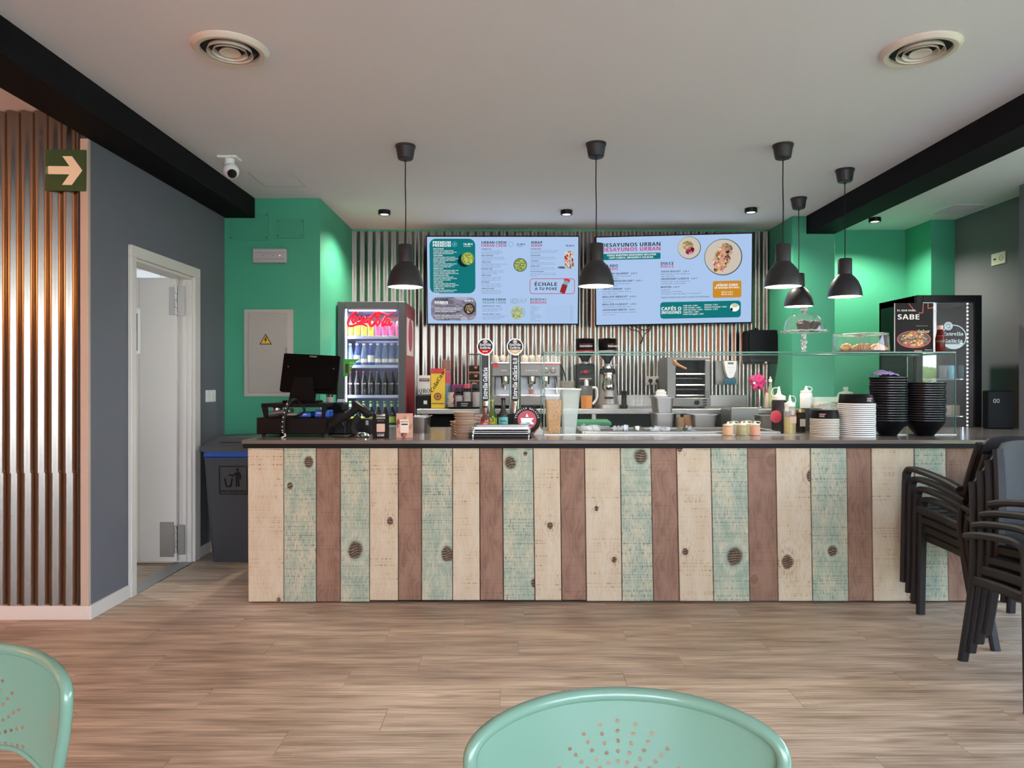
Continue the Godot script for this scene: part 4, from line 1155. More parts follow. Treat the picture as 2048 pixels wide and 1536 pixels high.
func fridges() -> void:
	var d := 6.28
	var t := thing("drinks_fridge", "lit drinks fridge with red script logo on its door and red sides", "fridge", Vector3(-1.235, 0, -d))
	var w := 0.60
	fridge_shell(t, w, 2.02, 0.62, mat("8b1f2b", 0.35), mat("8f93ad", 0.5), mat("4b4d50", 0.5), 0.062, M.glasspane)
	part("light_strip", box(S(), Vector3(-0.232, 1.16, -0.045), Vector3(0.014, 1.62, 0.012), 0.002), glow("f4f2ff", 2.2), t)
	part("light_strip", box(S(), Vector3(0, 1.945, -0.05), Vector3(0.42, 0.012, 0.014), 0.002), glow("eeeaff", 2.2), t)
	lamp_area(Vector3(-1.235, 1.93, -d - 0.09), Vector2(0.40, 0.05), 0.28, Color(0.9, 0.92, 1.0), Vector3(0, -1, -0.25))
	lamp_area(Vector3(-1.45, 1.15, -d - 0.06), Vector2(0.03, 1.4), 0.25, Color(0.85, 0.9, 1.0), Vector3(1, 0, -0.45))
	var shelf_y := [0.50, 0.80, 1.185, 1.437, 1.697]
	shelf_y[1] = Y(852, 6.36)
	shelf_y[2] = Y(792, 6.36)
	shelf_y[3] = Y(732, 6.36)
	shelf_y[4] = Y(674, 6.36)
	for y in shelf_y:
		var st := S()
		box(st, Vector3(0, y - 0.006, -0.31), Vector3(w - 0.085, 0.006, 0.46), 0.001)
		box(st, Vector3(0, y - 0.004, -0.073), Vector3(w - 0.085, 0.026, 0.006), 0.001)
		part("shelf", st, mat("b9c0da", 0.35), t)
	part("shelf_sticker", box(S(), Vector3(0.301, 1.72, -0.3), Vector3(0.003, 0.34, 0.42), 0), mat("cfc7c4", 0.6), t)
	part("shelf_sticker", prism(S(), oval(0.12, 0.15), 0, 0.003, Transform3D(Basis(Vector3.UP, PI / 2), Vector3(0.302, 1.74, -0.30))), mat("b2485a", 0.6), t)
	# the logo on the door: strokes measured on a 10.24 times enlarged sketch, x right and y down
	var k := d / F / 10.24
	var lo := S()
	var to3 := func(q: Array) -> Array:
		var out := []
		for p in q: out.append(Vector3((p[0] - 830.0) * k, -(p[1] - 500.0) * k, 0))
		return out
	for q in [[17, [[585, 375], [550, 358], [500, 375], [440, 430], [388, 515], [375, 590], [405, 635], [470, 634], [560, 606], [640, 598], [715, 612], [762, 640]]],
		[15, [[520, 435], [482, 452], [460, 520], [475, 570], [508, 555], [532, 490], [520, 435]]],
		[15, [[625, 445], [585, 452], [560, 510], [568, 560], [605, 565], [640, 535]]],
		[15, [[722, 455], [685, 455], [652, 510], [658, 558], [690, 552], [728, 462], [716, 545], [745, 560], [790, 515]]],
		[13, [[775, 470], [830, 462]]],
		[19, [[1008, 375], [1000, 430], [968, 452], [966, 405], [1000, 368]]],
		[20, [[955, 372], [880, 420], [825, 510], [815, 590], [848, 632], [895, 605], [930, 545]]],
		[13, [[955, 372], [1040, 360], [1110, 385], [1190, 412], [1255, 392], [1305, 352]]],
		[15, [[1010, 490], [972, 508], [950, 572], [965, 622], [998, 606], [1022, 545], [1010, 490]]],
		[15, [[1185, 400], [1125, 480], [1080, 580], [1082, 628], [1112, 618], [1142, 585]]],
		[15, [[1222, 498], [1185, 496], [1150, 560], [1156, 615], [1190, 604], [1238, 505], [1216, 595], [1238, 625], [1272, 580]]]]:
		tube(lo, curve(to3.call(q[1]), 5), q[0] * k * 1.5, 8)
	part("logo_lettering", lo, mat("e0123c", 0.35, 0.0, {"emission_enabled": true, "emission": Color(0.85, 0.03, 0.12), "emission_energy_multiplier": 0.25}), t, Vector3(X(741, d) + 1.235, Y(638.8, d), 0.006))
	var gs := S()
	var o := t.position
	prism(gs, [Vector2(X(687, d), Y(718, d)), Vector2(X(719, d), Y(718, d)), Vector2(X(708, d), Y(728, d)), Vector2(X(700, d), Y(744, d)), Vector2(X(695, d), Y(752, d)), Vector2(X(687, d), Y(754, d))], 0.001, 0.002, Transform3D(Basis(), Vector3(1.235, 0, 0)))
	var gp := part("green_sticker", gs, mat("3f9a35", 0.5), t)
	part("bottle_print", prism(S(), rr(0.03, 0.085, 0.01, X(694, d) + 1.235, Y(737, d)), 0.002, 0.003), mat("5a1f22", 0.5), gp)
	part("lettering", text(text(T(), "ICE", X(700, d) + 1.235, Y(728, d), 0.016, 0.036, 0.0025), "TEA", X(700, d) + 1.235, Y(734, d), 0.014, 0.03, 0.0025), mat("d8efc8"), gp)
	# contents
	var zf := -d - 0.125
	var can := done(turned([[0, 0], [0.022, 0], [0.0275, 0.008], [0.0275, 0.128], [0.022, 0.142], [0.021, 0.146], [0, 0.143]], 18))
	var band := done(turned([[0.0277, 0.018], [0.0279, 0.02], [0.0279, 0.122], [0.0277, 0.124]], 18))
	for i in 8:
		var yellow := i < 4
		var c := thing("drink_can", "%s slim %s can from the left on the top fridge shelf" % [ORD[i if yellow else i - 4], "yellow" if yellow else "pink"], "can", Vector3(-1.235 - 0.215 + 0.0625 * i, shelf_y[4] - 0.002, zf), 0.0, "slim cans on the top fridge shelf")
		part("body", can, M.steel, c)
		part("sleeve", band, mat("d8cf4a" if yellow else "e0709a", 0.35), c)
		part("lettering", text(text(T(), "FREE", 0, 0.085, 0.011, 0.032, 0.0285, "sans", Transform3D(), 0, true), "TEA", 0, 0.068, 0.011, 0.026, 0.0285, "sans", Transform3D(), 0, true), M.black, c)
	var kinds := [
		[8, 3, "water_bottle", [[0, 0], [0.028, 0], [0.030, 0.006], [0.030, 0.085], [0.028, 0.105], [0.019, 0.155], [0.012, 0.185], [0.0125, 0.196], [0, 0.196]], glass("93a9cc", 0.38), "glass water bottle", M.plasticwhite, 0.205],
		[8, 2, "cola_bottle", [[0, 0], [0.026, 0], [0.028, 0.008], [0.0265, 0.05], [0.0255, 0.07], [0.029, 0.105], [0.0285, 0.125], [0.02, 0.165], [0.0125, 0.20], [0.013, 0.215], [0, 0.215]], mat("1c0f0e", 0.1, 0.0, {"clearcoat_enabled": true, "clearcoat": 1.0}), "dark cola bottle", mat("8f1420", 0.4), 0.225],
		[8, 1, "beer_bottle", bottle(0.3, 0.029, 0.225), mat("16261c", 0.1, 0.0, {"clearcoat_enabled": true, "clearcoat": 1.0}), "dark beer bottle", mat("6fae5a", 0.4), 0.225]]
	for q in kinds:
		var body := done(turned(q[3], 18))
		var cap := done(turned([[0, q[7] - 0.012], [0.0145, q[7] - 0.012], [0.0145, q[7]], [0, q[7] + 0.002]], 14))
		for i in q[0]:
			var alt: bool = q[2] == "water_bottle" and i in [1, 3]
			var b := thing(q[2], "%s %s from the left, fridge shelf %s" % [ORD[i], ("blue " if alt else "") + q[5], ["", "below the colas", "below the water bottles", "below the slim cans"][q[1]]], "bottle", Vector3(-1.235 - 0.215 + 0.0625 * i, shelf_y[q[1]] - 0.002, zf), 0.0, q[2].replace("_", " ") + "s in the lit fridge")
			part("body", body, q[4] if not alt else glass("5a6fb0", 0.45), b)
			part("cap", cap, q[6], b)
			if q[2] == "water_bottle": part("label", turned([[0.0304, 0.035 if not alt else 0.045], [0.0306, 0.036], [0.0306, 0.066 if not alt else 0.10], [0.0304, 0.067]], 18), M.paper, b)
			elif q[2] == "cola_bottle": part("label", text(T(), "cola", 0, 0.108, 0.012, 0.044, 0.0305, "serif", Transform3D(), 0.2, true), M.white, b)
			else:
				part("label", turned([[0.0294, 0.03], [0.0296, 0.031], [0.0296, 0.085], [0.0294, 0.086]], 18), mat("b9d24a", 0.5), b)
				part("neck_label", turned([[0.0124, 0.165], [0.0128, 0.166], [0.0128, 0.2], [0.0124, 0.201]], 14), mat("9cc98a", 0.5), b)
	# the black fridge on the right
	var d2 := 5.65
	var t2 := thing("beer_fridge", "tall black glass-door beer fridge with a white oval logo at right", "fridge", Vector3(X(1899, d2), 0, -d2))
	fridge_shell(t2, L(132, d2), 2.0, 0.57, mat("0c1513", 0.35), mat("2b3033", 0.5), mat("17191b", 0.35), 0.055, M.dome)
	var o2 := t2.position
	for y in [1.62, 1.33, 1.03, 0.75]: part("shelf", box(S(), Vector3(0, y, -0.29), Vector3(0.45, 0.008, 0.42), 0.001), mat("6e7678", 0.3, 0.5), t2)
	var led := S()
	var ledb := part("led_strip", box(S(), Vector3(X(1943, d2) - o2.x, 1.3, -0.05), Vector3(0.012, 1.4, 0.006), 0.001), mat("8e9499", 0.4), t2)
	for i in 44: part("led", bx(0.014, 0.010, 0.008, 0.002), glow("e8f0ff", 2.2), ledb, Vector3(X(1943, d2) - o2.x, 0.62 + 0.0305 * i, -0.045))
	lamp_area(Vector3(X(1938, d2), 1.25, -d2 - 0.07), Vector2(0.02, 1.3), 0.06, Color(0.85, 0.93, 1.0), Vector3(-1, 0, -0.5))
	var lg := S()
	var cx := X(1908, d2) - o2.x
	var cy := Y(674, d2)
	for i in 40:
		var a := Vector2.from_angle(TAU * i / 40)
		var b := Vector2.from_angle(TAU * (i + 1) / 40)
		var r0 := Vector2(0.094, 0.090)
		var r1 := Vector2(0.101, 0.097)
		prism(lg, [a * r0 + Vector2(cx, cy), a * r1 + Vector2(cx, cy), b * r1 + Vector2(cx, cy), b * r0 + Vector2(cx, cy)], 0, 0.002)
	var low := PackedVector2Array()
	for i in 21: low.append(Vector2(cx, cy) + Vector2.from_angle(PI + 0.66 + (PI - 1.32) * i / 20) * Vector2(0.097, 0.093))
	prism(lg, low, 0, 0.0015)
	ring(lg, 0.030, 0.034, 0, 0.003, X(1897, d2) - o2.x, Y(652, d2))
	ring(lg, 0.018, 0.027, 0, 0.003, X(1897, d2) - o2.x, Y(652, d2))
	var star := PackedVector2Array()
	for i in 12: star.append(Vector2.from_angle(TAU * i / 12) * (0.016 if i % 2 == 0 else 0.009) + Vector2(X(1897, d2) - o2.x, Y(652, d2)))
	prism(lg, star, 0, 0.003)
	part("logo_lettering", lg, glow("d9eef5", 0.8), t2, Vector3(0, 0, 0.001))
	part("lettering", text(text(T(), "Estrella", cx - 0.085, Y(671, d2), 0.026, 0.160, 0.003, "serif"), "Galicia", cx - 0.08, Y(685, d2), 0.026, 0.150, 0.003, "serif"), glow("e4f3f8", 0.85), t2)
	var tumb := [[0, 0], [0.028, 0], [0.036, 0.11], [0.0345, 0.11], [0.027, 0.006], [0, 0.006]]
	var gm := done(turned(tumb, 18))
	for i in 4:
		var px: float = [1887, 1903, 1926, 1912][i]
		var y: float = [1.334, 1.334, 1.334, 0.754][i]
		solo("beer_glass", gm, glass("8fd2de", 0.35) if i in [1, 2] else M.clear, Vector3(X(px, 5.85), y, -5.85), ["clear glass at the left end of a black beer fridge shelf", "blue-tinted glass in the middle of a black beer fridge shelf", "blue-tinted glass beside the lights in the black beer fridge", "clear glass low down in the black beer fridge"][i], "glass")
	for i in 2: solo("drink_carton", bx(0.062, 0.085, 0.06), mat("8f7c66", 0.7), Vector3(X(1893 + 16 * i, 5.85), 1.034, -5.85), ["left", "right"][i] + " beige carton of the two on a beer fridge shelf", "carton")
	var sp := thing("black_case", "flat black case with faint white numerals leaning by beer fridge", "case", at(1997, 872, 5.2))
	sp.position.y = TOP
	part("shell", box(S(), Vector3(0, 0.14, 0), Vector3(L(54, 5.2), 0.28, 0.06), 0.008), mat("0a0b0d", 0.6), sp)
	part("numerals", text(T(), "00", -0.055, 0.19, 0.03, 0.045, 0.0305, "thin"), mat("9aa0a6"), sp)

# ---------- the till ----------
func till() -> void:
	var d := 4.42
	var bb: Material = M.brownblack
	var o := Vector3(X(584, d), TOP, -d)
	var dr := thing("cash_drawer", "long dark brown cash drawer under the till stand", "cash drawer", o)
	part("body", box(S(), Vector3(0, 0.068, -0.2), Vector3(L(142, d), 0.103, 0.40), 0.004), bb, dr)
	part("front", box(S(), Vector3(0, 0.068, 0.002), Vector3(L(138, d), 0.095, 0.006), 0.002), mat("140f0d", 0.45, 0.0, {"metallic_specular": 0.25}), dr)
	for s in [[-1, -0.03], [1, -0.03], [-1, -0.36], [1, -0.36]]: part("foot", turned([[0, 0], [0.012, 0], [0.014, 0.018], [0, 0.018]], 12), M.black, dr, Vector3(s[0] * 0.185, 0, s[1]))
	var ty := TOP + 0.1195
	var rs := thing("till_riser", "dark till riser shelf on tapered legs above the cash drawer", "stand", Vector3(X(586, d), ty, -d - 0.02))
	var top_y := Y(807, d) - ty
	part("shelf", box(S(), Vector3(0, top_y - 0.012, -0.16), Vector3(L(131, d), 0.024, 0.33), 0.003), bb, rs)
	for s in [-1, 1]:
		for z in [-0.02, -0.30]:
			var lg := S()
			var x: float = s * (L(131, d) / 2 - 0.002)
			prism(lg, [Vector2(x, top_y - 0.024), Vector2(x - s * 0.028, top_y - 0.024), Vector2(x - s * 0.030, 0), Vector2(x - s * 0.014, 0)], -0.02, 0.02, Transform3D(Basis(), Vector3(0, 0, z)))
			part("leg", lg, bb, rs)
	var mo := thing("till_monitor", "black touch-screen till monitor seen from behind on its curved foot", "monitor", Vector3(X(588, d), ty + top_y, -d - 0.16))
	var mh := L(82, d)
	var mw := L(118, d)
	var mx := Transform3D(Basis(Vector3(0.05, 0.0, 1).normalized(), -0.05) * Basis(Vector3.RIGHT, -0.22), Vector3(X(600, d) - X(588, d), Y(746, d) - ty - top_y, -0.06))
	var hs := S()
	prism(hs, rr(mw, mh, 0.008), -0.028, 0.0, mx, true)
	prism(hs, rr(mw * 0.80, mh * 0.62, 0.02, 0.01, -0.025), 0, 0.022, mx, true)
	part("housing", hs, mat("050506", 0.4, 0.0, {"metallic_specular": 0.18}), mo)
	part("bezel", prism(S(), rr(mw * 0.94, mh * 0.9, 0.003), -0.0292, -0.028, mx), M.black, mo)
	part("lettering", text(T(), "TYSSO", -0.018, mh / 2 - 0.018, 0.009, 0.05, 0.0008, "sans", mx, 0.25), mat("b9b9b9"), mo)
	for q in [[-0.14, 0.035], [0.155, 0.035]]: part("screw", prism(S(), oval(0.003, 0.003, q[0], q[1], 8), 0, 0.023, mx), M.alu, mo)
	var nk := S()
	prism(nk, [Vector2(-0.086, 0.0), Vector2(0.074, 0.0), Vector2(0.080, 0.05), Vector2(0.074, 0.165), Vector2(-0.045, 0.165), Vector2(-0.072, 0.08)], -0.05, -0.002)
	box(nk, Vector3(0, 0.008, -0.03), Vector3(0.22, 0.016, 0.16), 0.004)
	part("neck", nk, mat("080606", 0.5, 0.0, {"metallic_specular": 0.2}), mo)
	# perforated cable sleeve hanging over the riser
	var cs := thing("cable_sleeve", "black cable sleeve with white dots hanging over the till riser", "cable", Vector3(X(584, d - 0.06), TOP, -d + 0.06))
	var dd := d - 0.06
	var path := []
	for q in [[587, 806, -0.10], [584, 800, -0.04], [578, 806, 0.0], [573, 822, 0.01], [569, 840, 0.012], [568, 858, 0.01], [569, 866, 0.005]]: path.append(Vector3(X(q[0], dd) - cs.position.x, Y(q[1], dd) - TOP, q[2]))
	var pc := curve(path, 6)
	part("sleeve", tube(S(), pc, 0.0125, 10), M.black, cs)
	for i in range(7, 35, 3): part("dot", prism(S(), oval(0.004, 0.004, 0, 0, 8), 0, 0.002), M.white, cs, pc[i] + Vector3(-0.003, 0, 0.012))
	part("tail", tube(S(), curve([path[6], Vector3(X(572, dd) - cs.position.x, Y(871, dd) - TOP, 0.01), Vector3(X(569, dd) - cs.position.x, 0.004, 0.05)], 5), 0.0045, 8), M.white, cs)
	var loop := S()
	for k in 3: tube(loop, curve([Vector3(0, 0, 0), Vector3(0.03, 0.012 - 0.006 * k, 0.01), Vector3(0.065 + 0.008 * k, -0.02, 0.02), Vector3(0.075, -0.06, 0.015), Vector3(0.05 - 0.02 * k, -0.085, 0.01)]), 0.003, 6)
	solo("cable_loop", loop, M.black, Vector3(X(585, d), ty + top_y + 0.006, -d + 0.0), "thin black cables looping over the front of the till riser", "cable")
	# things lying under the riser, on the drawer
	var pay := thing("card_terminal", "silver and grey card terminal lying under the till riser", "card terminal", Vector3(X(562, d + 0.1), ty, -d - 0.12))
	part("body", box(S(), Vector3(0, 0.025, 0), Vector3(0.14, 0.03, 0.1), 0.008, Transform3D(Basis(Vector3.BACK, 0.15), Vector3(0, 0.006, 0))), mat("6d6e70", 0.35, 0.4), pay)
	part("printer_cover", turned([[0.0, 0.0], [0.036, 0.0], [0.034, 0.02], [0.02, 0.034], [0, 0.036]], 18), M.steel, pay, Vector3(-0.03, 0.038, 0))
	part("edge", box(S(), Vector3(0.07, 0.016, 0.03), Vector3(0.1, 0.010, 0.04)), mat("cfc7c2", 0.3, 0.5), pay)
	for i in 2:
		var bl := thing("blue_pack", ["flat blue pack under the middle of the till riser", "blue pack partly behind the till riser's right leg"][i], "pack", Vector3(X(614 if i == 0 else 648, d + 0.1), ty, -d - 0.1))
		part("wrap", box(S(), Vector3(0, 0.016 + 0.006 * i, 0), Vector3(0.075 if i == 0 else 0.09, 0.032 + 0.012 * i, 0.12), 0.006), mat("1e50b0", 0.4), bl)
		part("lettering", text(T(), "PAGO", -0.028, 0.014 + 0.008 * i, 0.009, 0.05, 0.0605), mat("dfe8f6"), bl)
	var pr := thing("receipt_printer", "black receipt printer with a curved paper mouth beside the till", "printer", Vector3(X(673, 4.62), TOP, -4.62))
	part("body", box(S(), Vector3(0, 0.075, -0.07), Vector3(0.125, 0.15, 0.16), 0.01), M.black, pr)
	part("top_block", box(S(), Vector3(-0.008, 0.178, -0.07), Vector3(0.115, 0.06, 0.14), 0.012), mat("1a1a1c", 0.5), pr)
	part("paper_mouth", lathe(S(), [[0.0, 0.0], [0.035, 0.0], [0.035, 0.012], [0, 0.012]], 20, Transform3D(Basis(Vector3.RIGHT, PI / 2), Vector3(0.0, 0.17, 0.0))), mat("050505", 0.8), pr)
	var pad := solo("note_pad", bx(L(15, 4.8), 0.16, 0.01), mat("9aa5b8", 0.8), Vector3(X(682, 4.82), TOP + 0.05, -4.82), "pale blue speckled note pad standing behind the receipt printer", "note pad")
	pad.position.y = TOP
	pad.mesh = done(bx(L(15, 4.82), 0.225, 0.012))
	var cup := thing("pen_cup", "small pen cup with dark pens on the receipt printer", "pen cup", Vector3(X(658, 4.66), TOP + 0.208, -4.68))
	part("cup", turned([[0, 0], [0.022, 0], [0.024, 0.035], [0.022, 0.035], [0.02, 0.004], [0, 0.004]], 14), mat("8b8684", 0.5), cup)
	for k in 4: part("pen", tube(S(), [Vector3(-0.012 + 0.008 * k, 0.006, 0), Vector3(-0.018 + 0.013 * k, 0.052 + 0.008 * (k % 2), 0.004)], 0.005, 8), [M.black, M.matte, mat("a06a62"), M.black][k], cup)
	var term := thing("black_device", "low black boxy device behind the barcode scanner", "device", Vector3(X(712, 4.66), TOP, -4.66))
	part("body", box(S(), Vector3(0, 0.05, -0.05), Vector3(0.20, 0.10, 0.12), 0.008), M.black, term)
	part("badge", box(S(), Vector3(0.0, 0.075, 0.0105), Vector3(0.018, 0.006, 0.002), 0), mat("c9c9c9"), term)
	part("label", box(S(), Vector3(0.075, 0.075, 0.0105), Vector3(0.018, 0.03, 0.002), 0), mat("a5a5a5"), term)
	# barcode scanner on its goose neck
	var d3 := 4.40
	var sc := thing("barcode_scanner", "black handheld barcode scanner resting on its gooseneck holder", "scanner", Vector3(X(715, d3), TOP, -d3))
	var q3 := func(px: float, py: float, z := 0.0) -> Vector3: return Vector3(X(px, d3) - sc.position.x, Y(py, d3) - TOP, z)
	part("handle", tube(S(), [q3.call(660, 853), q3.call(675, 843), q3.call(700, 828), q3.call(712, 818), q3.call(718, 814)], [0.021, 0.024, 0.021, 0.024, 0.02], 12), mat("1a1918", 0.5), sc)
	part("head", tube(S(), [q3.call(706, 806), q3.call(711, 808), q3.call(728, 820), q3.call(738, 831), q3.call(740, 834)], [0.012, 0.021, 0.026, 0.024, 0.012], 14), mat("201f1e", 0.4), sc)
	part("head_trim", tube(S(), [q3.call(712, 805, 0.012), q3.call(727, 814, 0.014), q3.call(739, 827, 0.012)], 0.006, 8), mat("77787a", 0.3, 0.6), sc)
	part("trigger", tube(S(), [q3.call(682, 842), q3.call(688, 852), q3.call(686, 856)], [0.014, 0.013, 0.006], 8), M.black, sc)
	part("gooseneck", tube(S(), curve([q3.call(718, 832), q3.call(709, 843), q3.call(706, 856), q3.call(711, 868), q3.call(720, 874)]), 0.019, 12), mat("262423", 0.55), sc)
	part("holder_base", turned([[0, 0], [0.062, 0], [0.060, 0.008], [0.03, 0.02], [0.016, 0.028], [0, 0.03]], 28), mat("2a2a2a", 0.35, 0.5), sc, q3.call(718, 879) * Vector3(1, 0, 1))
	part("chrome_cap", turned([[0, 0.006], [0.04, 0.008], [0.03, 0.022], [0.012, 0.03], [0, 0.031]], 24), M.chrome, sc, q3.call(729, 879) * Vector3(1, 0, 1) + Vector3(0, 0, 0.02))
	part("cable", tube(S(), curve([q3.call(660, 853), q3.call(655, 862), q3.call(660, 872), q3.call(680, 876, 0.03) * Vector3(1, 0, 1) + Vector3(0, 0.004, 0), q3.call(705, 878, 0.04) * Vector3(1, 0, 1) + Vector3(0, 0.004, 0)]), 0.0035, 6), M.black, sc)
	# two cards
	var s1 := thing("club_card_stand", "black CLUB URBAN card standing on the counter by scanner", "sign", Vector3(X(761.5, 4.32), TOP, -4.32))
	part("card", box(S(), Vector3(0, L(48, 4.32) / 2, -0.004), Vector3(L(33, 4.32), L(48, 4.32), 0.006), 0.001), mat("17120f", 0.4), s1)
	var ct := text(text(T(), "CLUB♥", 0, 0.133, 0.010, 0.052, 0.0, "sans", Transform3D(), 0, true), "URBAN", 0, 0.117, 0.010, 0.052, 0.0, "sans", Transform3D(), 0, true)
	text(text(ct, "EL QUE SABE", 0, 0.024, 0.004, 0.045, 0.0, "sans", Transform3D(), 0, true), "SABE", 0, 0.011, 0.010, 0.042, 0.0, "sans", Transform3D(), 0, true)
	text(ct, "únete al club", 0, 0.103, 0.004, 0.045, 0.0, "thin", Transform3D(), 0, true)
	part("lettering", ct, M.paper, s1, Vector3(0, 0, -0.0003))
	part("white_square", prism(S(), rr(0.050, 0.050, 0.005, 0, 0.062), -0.001, -0.0004), mat("d9b9a6", 0.7), s1)
	var s2 := thing("review_card_stand", "burger-coloured review card standing right of the black card", "sign", Vector3(X(809, 4.33), TOP, -4.33))
	var st := S()
	uvr = Rect2(-L(16.5, 4.33), 0, L(33, 4.33), L(49, 4.33))
	box(st, Vector3(0, L(49, 4.33) / 2, -0.004), Vector3(L(33, 4.33), L(49, 4.33), 0.006), 0.001)
	uvr = Rect2()
	part("card", st, textured(food(41, 64, Color("c9988a"), [Color("8e4a34"), Color("c98f4a"), Color("7a3324"), Color("d9a070"), Color("c9988a")], 34, 0.13, 0.45), 0.5), s2)
	part("white_square", prism(S(), rr(0.052, 0.082, 0.005, 0, 0.072), -0.001, -0.0004), mat("ead9cc", 0.7), s2)
	part("lettering", text(text(T(), "WATCH", 0, 0.094, 0.009, 0.044, 0.0, "sans", Transform3D(), 0, true), "★★★★★", 0, 0.080, 0.006, 0.04, 0.0, "sans", Transform3D(), 0, true), M.black, s2)

# ---------- beer taps, trays and bottles in front of them ----------
func taps_and_front_items() -> void:
	# steel pan and kraft bowl stacks on the left
	var pan_m: Material = M.steel
	var d := 4.78
	var sp := thing("steel_pan", "rimmed steel pan behind the review card on the left", "pan", Vector3(X(838, d), TOP, -d - 0.06))
	part("body", pan(0.062, 0.12, 0.11), pan_m, sp)
	var rl := done(turned([[0, 0.0], [0.054, 0], [0.066, 0.016], [0.069, 0.017], [0.069, 0.0195], [0.064, 0.019], [0.052, 0.004], [0, 0.004]], 28))
	for i in 9: solo("kraft_bowl", rl, mat(["b39b86", "a98f79", "b8a28d"][i % 3], 0.8), Vector3(X(929 + (i * 3) % 4 * 0.6, 4.40), TOP + 0.0172 * i, -4.40), "%s from the bottom of the tall kraft bowl stack" % ["lowest kraft bowl, first", "kraft bowl second", "kraft bowl third", "kraft bowl fourth", "kraft bowl fifth", "kraft bowl sixth", "kraft bowl seventh", "kraft bowl eighth", "topmost kraft bowl, ninth"][i], "bowl", "kraft bowls in the tall stack")
	for i in 5: solo("kraft_bowl", rl, mat("a58b76", 0.8), Vector3(X(921, 4.58), TOP + 0.0172 * i, -4.58), "kraft bowl number %s up in the shorter stack behind" % ["one", "two", "three", "four", "five"][i], "bowl", "kraft bowls in the short stack")
	# stacked steel trays with a black one beneath
	var dt := 4.30
	for i in 4:
		var w := L(118 if i else 130, dt)
		var ts := S()
		var black := i == 0
		box(ts, Vector3(0, 0.003, 0), Vector3(w * 0.92, 0.006, 0.24), 0.002)
		for s in [-1, 1]:
			box(ts, Vector3(s * w * 0.475, 0.014, 0), Vector3(w * 0.03, 0.026, 0.26), 0.003, Transform3D(Basis(Vector3.BACK, -s * 0.1), Vector3.ZERO))
			box(ts, Vector3(0, 0.014, s * 0.125), Vector3(w * 0.94, 0.026, 0.008), 0.003)
			box(ts, Vector3(0, 0.027, s * 0.135), Vector3(w, 0.0035, 0.022), 0.001)
		solo("serving_tray", ts, M.black if black else mat("a5a5a2", 0.25, 1.0), Vector3(X(1001, dt) + 0.002 * i, TOP + [0.0, 0.016, 0.028, 0.040][i], -dt - 0.14), ["black tray at the bottom of the metal tray stack", "lowest of the steel trays on the counter", "middle steel tray in the counter stack", "topmost steel tray of the stack before the taps"][i], "tray", "stacked trays before the beer taps")
	# two illuminated taps
	var d2 := 4.98
	for i in 2:
		var px: float = 971.0 if i == 0 else 1030.0
		var t := thing("beer_tap", "chrome beer tap column with red-banded round badge" if i == 0 else "chrome beer tap column with cream-banded badge, beside black round sign", "beer tap", Vector3(X(px, d2), TOP, -d2))
		var hh := Y(704, d2) - TOP
		part("column", lathe(lathe(S(), [[0.0, 0], [0.055, 0.0], [0.055, 0.012], [0.042, 0.016], [0.0415, hh], [0, hh]], 28), [[0, hh], [0.0415, hh], [0.03, hh + 0.012], [0, hh + 0.014]], 28), mat("cfcfcf", 0.14, 1.0), t)
		var x0 := L(-7, d2)
		var x1 := L(7, d2)
		var yb := Y(802, d2) - TOP
		var yt := Y(711, d2) - TOP
		var pl := PackedVector2Array([Vector2(x0, yt), Vector2(x1, yt)])
		for k in 9: pl.append(Vector2(0, yb + 0.02) + Vector2.from_angle(-PI * k / 8) * Vector2(x1, 0.024))
		part("face_panel", prism(S(), pl, 0.026, 0.044), mat("161012", 0.15), t)
		part("drip_spout", tube(S(), [Vector3(0, yb - 0.01, 0.04), Vector3(0, yb - 0.05, 0.05), Vector3(0, yb - 0.09, 0.05)], 0.008, 10), M.chrome, t)
		var xf := Transform3D(Basis(Vector3.BACK, PI / 2), Vector3(L(4.4, d2), yb + 0.016, 0.0445))
		part("lettering", text(T(), "Estrella Galicia" if i == 0 else "Estrella Galicia 0,0", 0, 0, 0.030, L(62 if i == 0 else 81, d2), 0, "serif", xf), glow("f6f4fa", 1.15), t)
		var r := L(16, d2)
		var bd := part("badge", prism(S(), oval(r, r, 0, 0, 36), 0.020, 0.048, Transform3D(), true), mat("c9c9cc", 0.2, 0.9), t, Vector3(0, Y(694, d2) - TOP, 0))
		part("badge_face", prism(S(), oval(r * 0.93, r * 0.93, 0, 0, 36), 0.048, 0.049), mat("15100f", 0.25), bd)
		var lo := PackedVector2Array()
		for k in 19: lo.append(Vector2.from_angle(PI + 0.42 + (PI - 0.84) * k / 18) * r * 0.91)
		part("band", prism(S(), lo, 0.049, 0.0495), glow("e02c24" if i == 0 else "f0cf9a", 0.85), bd)
		var bt := text(text(T(), "Estrella", 0, 0.006, r * 0.28, r * 1.38, 0.0498, "serif", Transform3D(), 0, true), "Galicia", 0, -r * 0.26, r * 0.28, r * 1.3, 0.0498, "serif", Transform3D(), 0, true)
		text(bt, "ESPECIAL" if i == 0 else "CERVEZA", 0, -r * 0.66, r * 0.15, r * 0.62, 0.0499, "sans", Transform3D(), 0, true)
		part("lettering", bt, glow("fdfaff", 1.1), bd)
		part("emblem", ring(prism(S(), oval(r * 0.13, r * 0.13, 0, r * 0.62, 12), 0.049, 0.0498), r * 0.18, r * 0.26, 0.049, 0.0498, 0, r * 0.62, 20), glow("f3d9dc", 1.0), bd)
	# bottles and signs behind the trays
	var d3 := 4.70
	var by := TOP
	var bl := [[970.5, 812, "5a2018", "brown glass bottle with a red label beside the small card", "b03a34"], [985, 799, "3e5a12", "green glass bottle with yellow-green label behind the trays", "b6c322"], [1006.5, 796, "120d0c", "black glass bottle with turquoise label behind the trays", "5fb5b8"]]
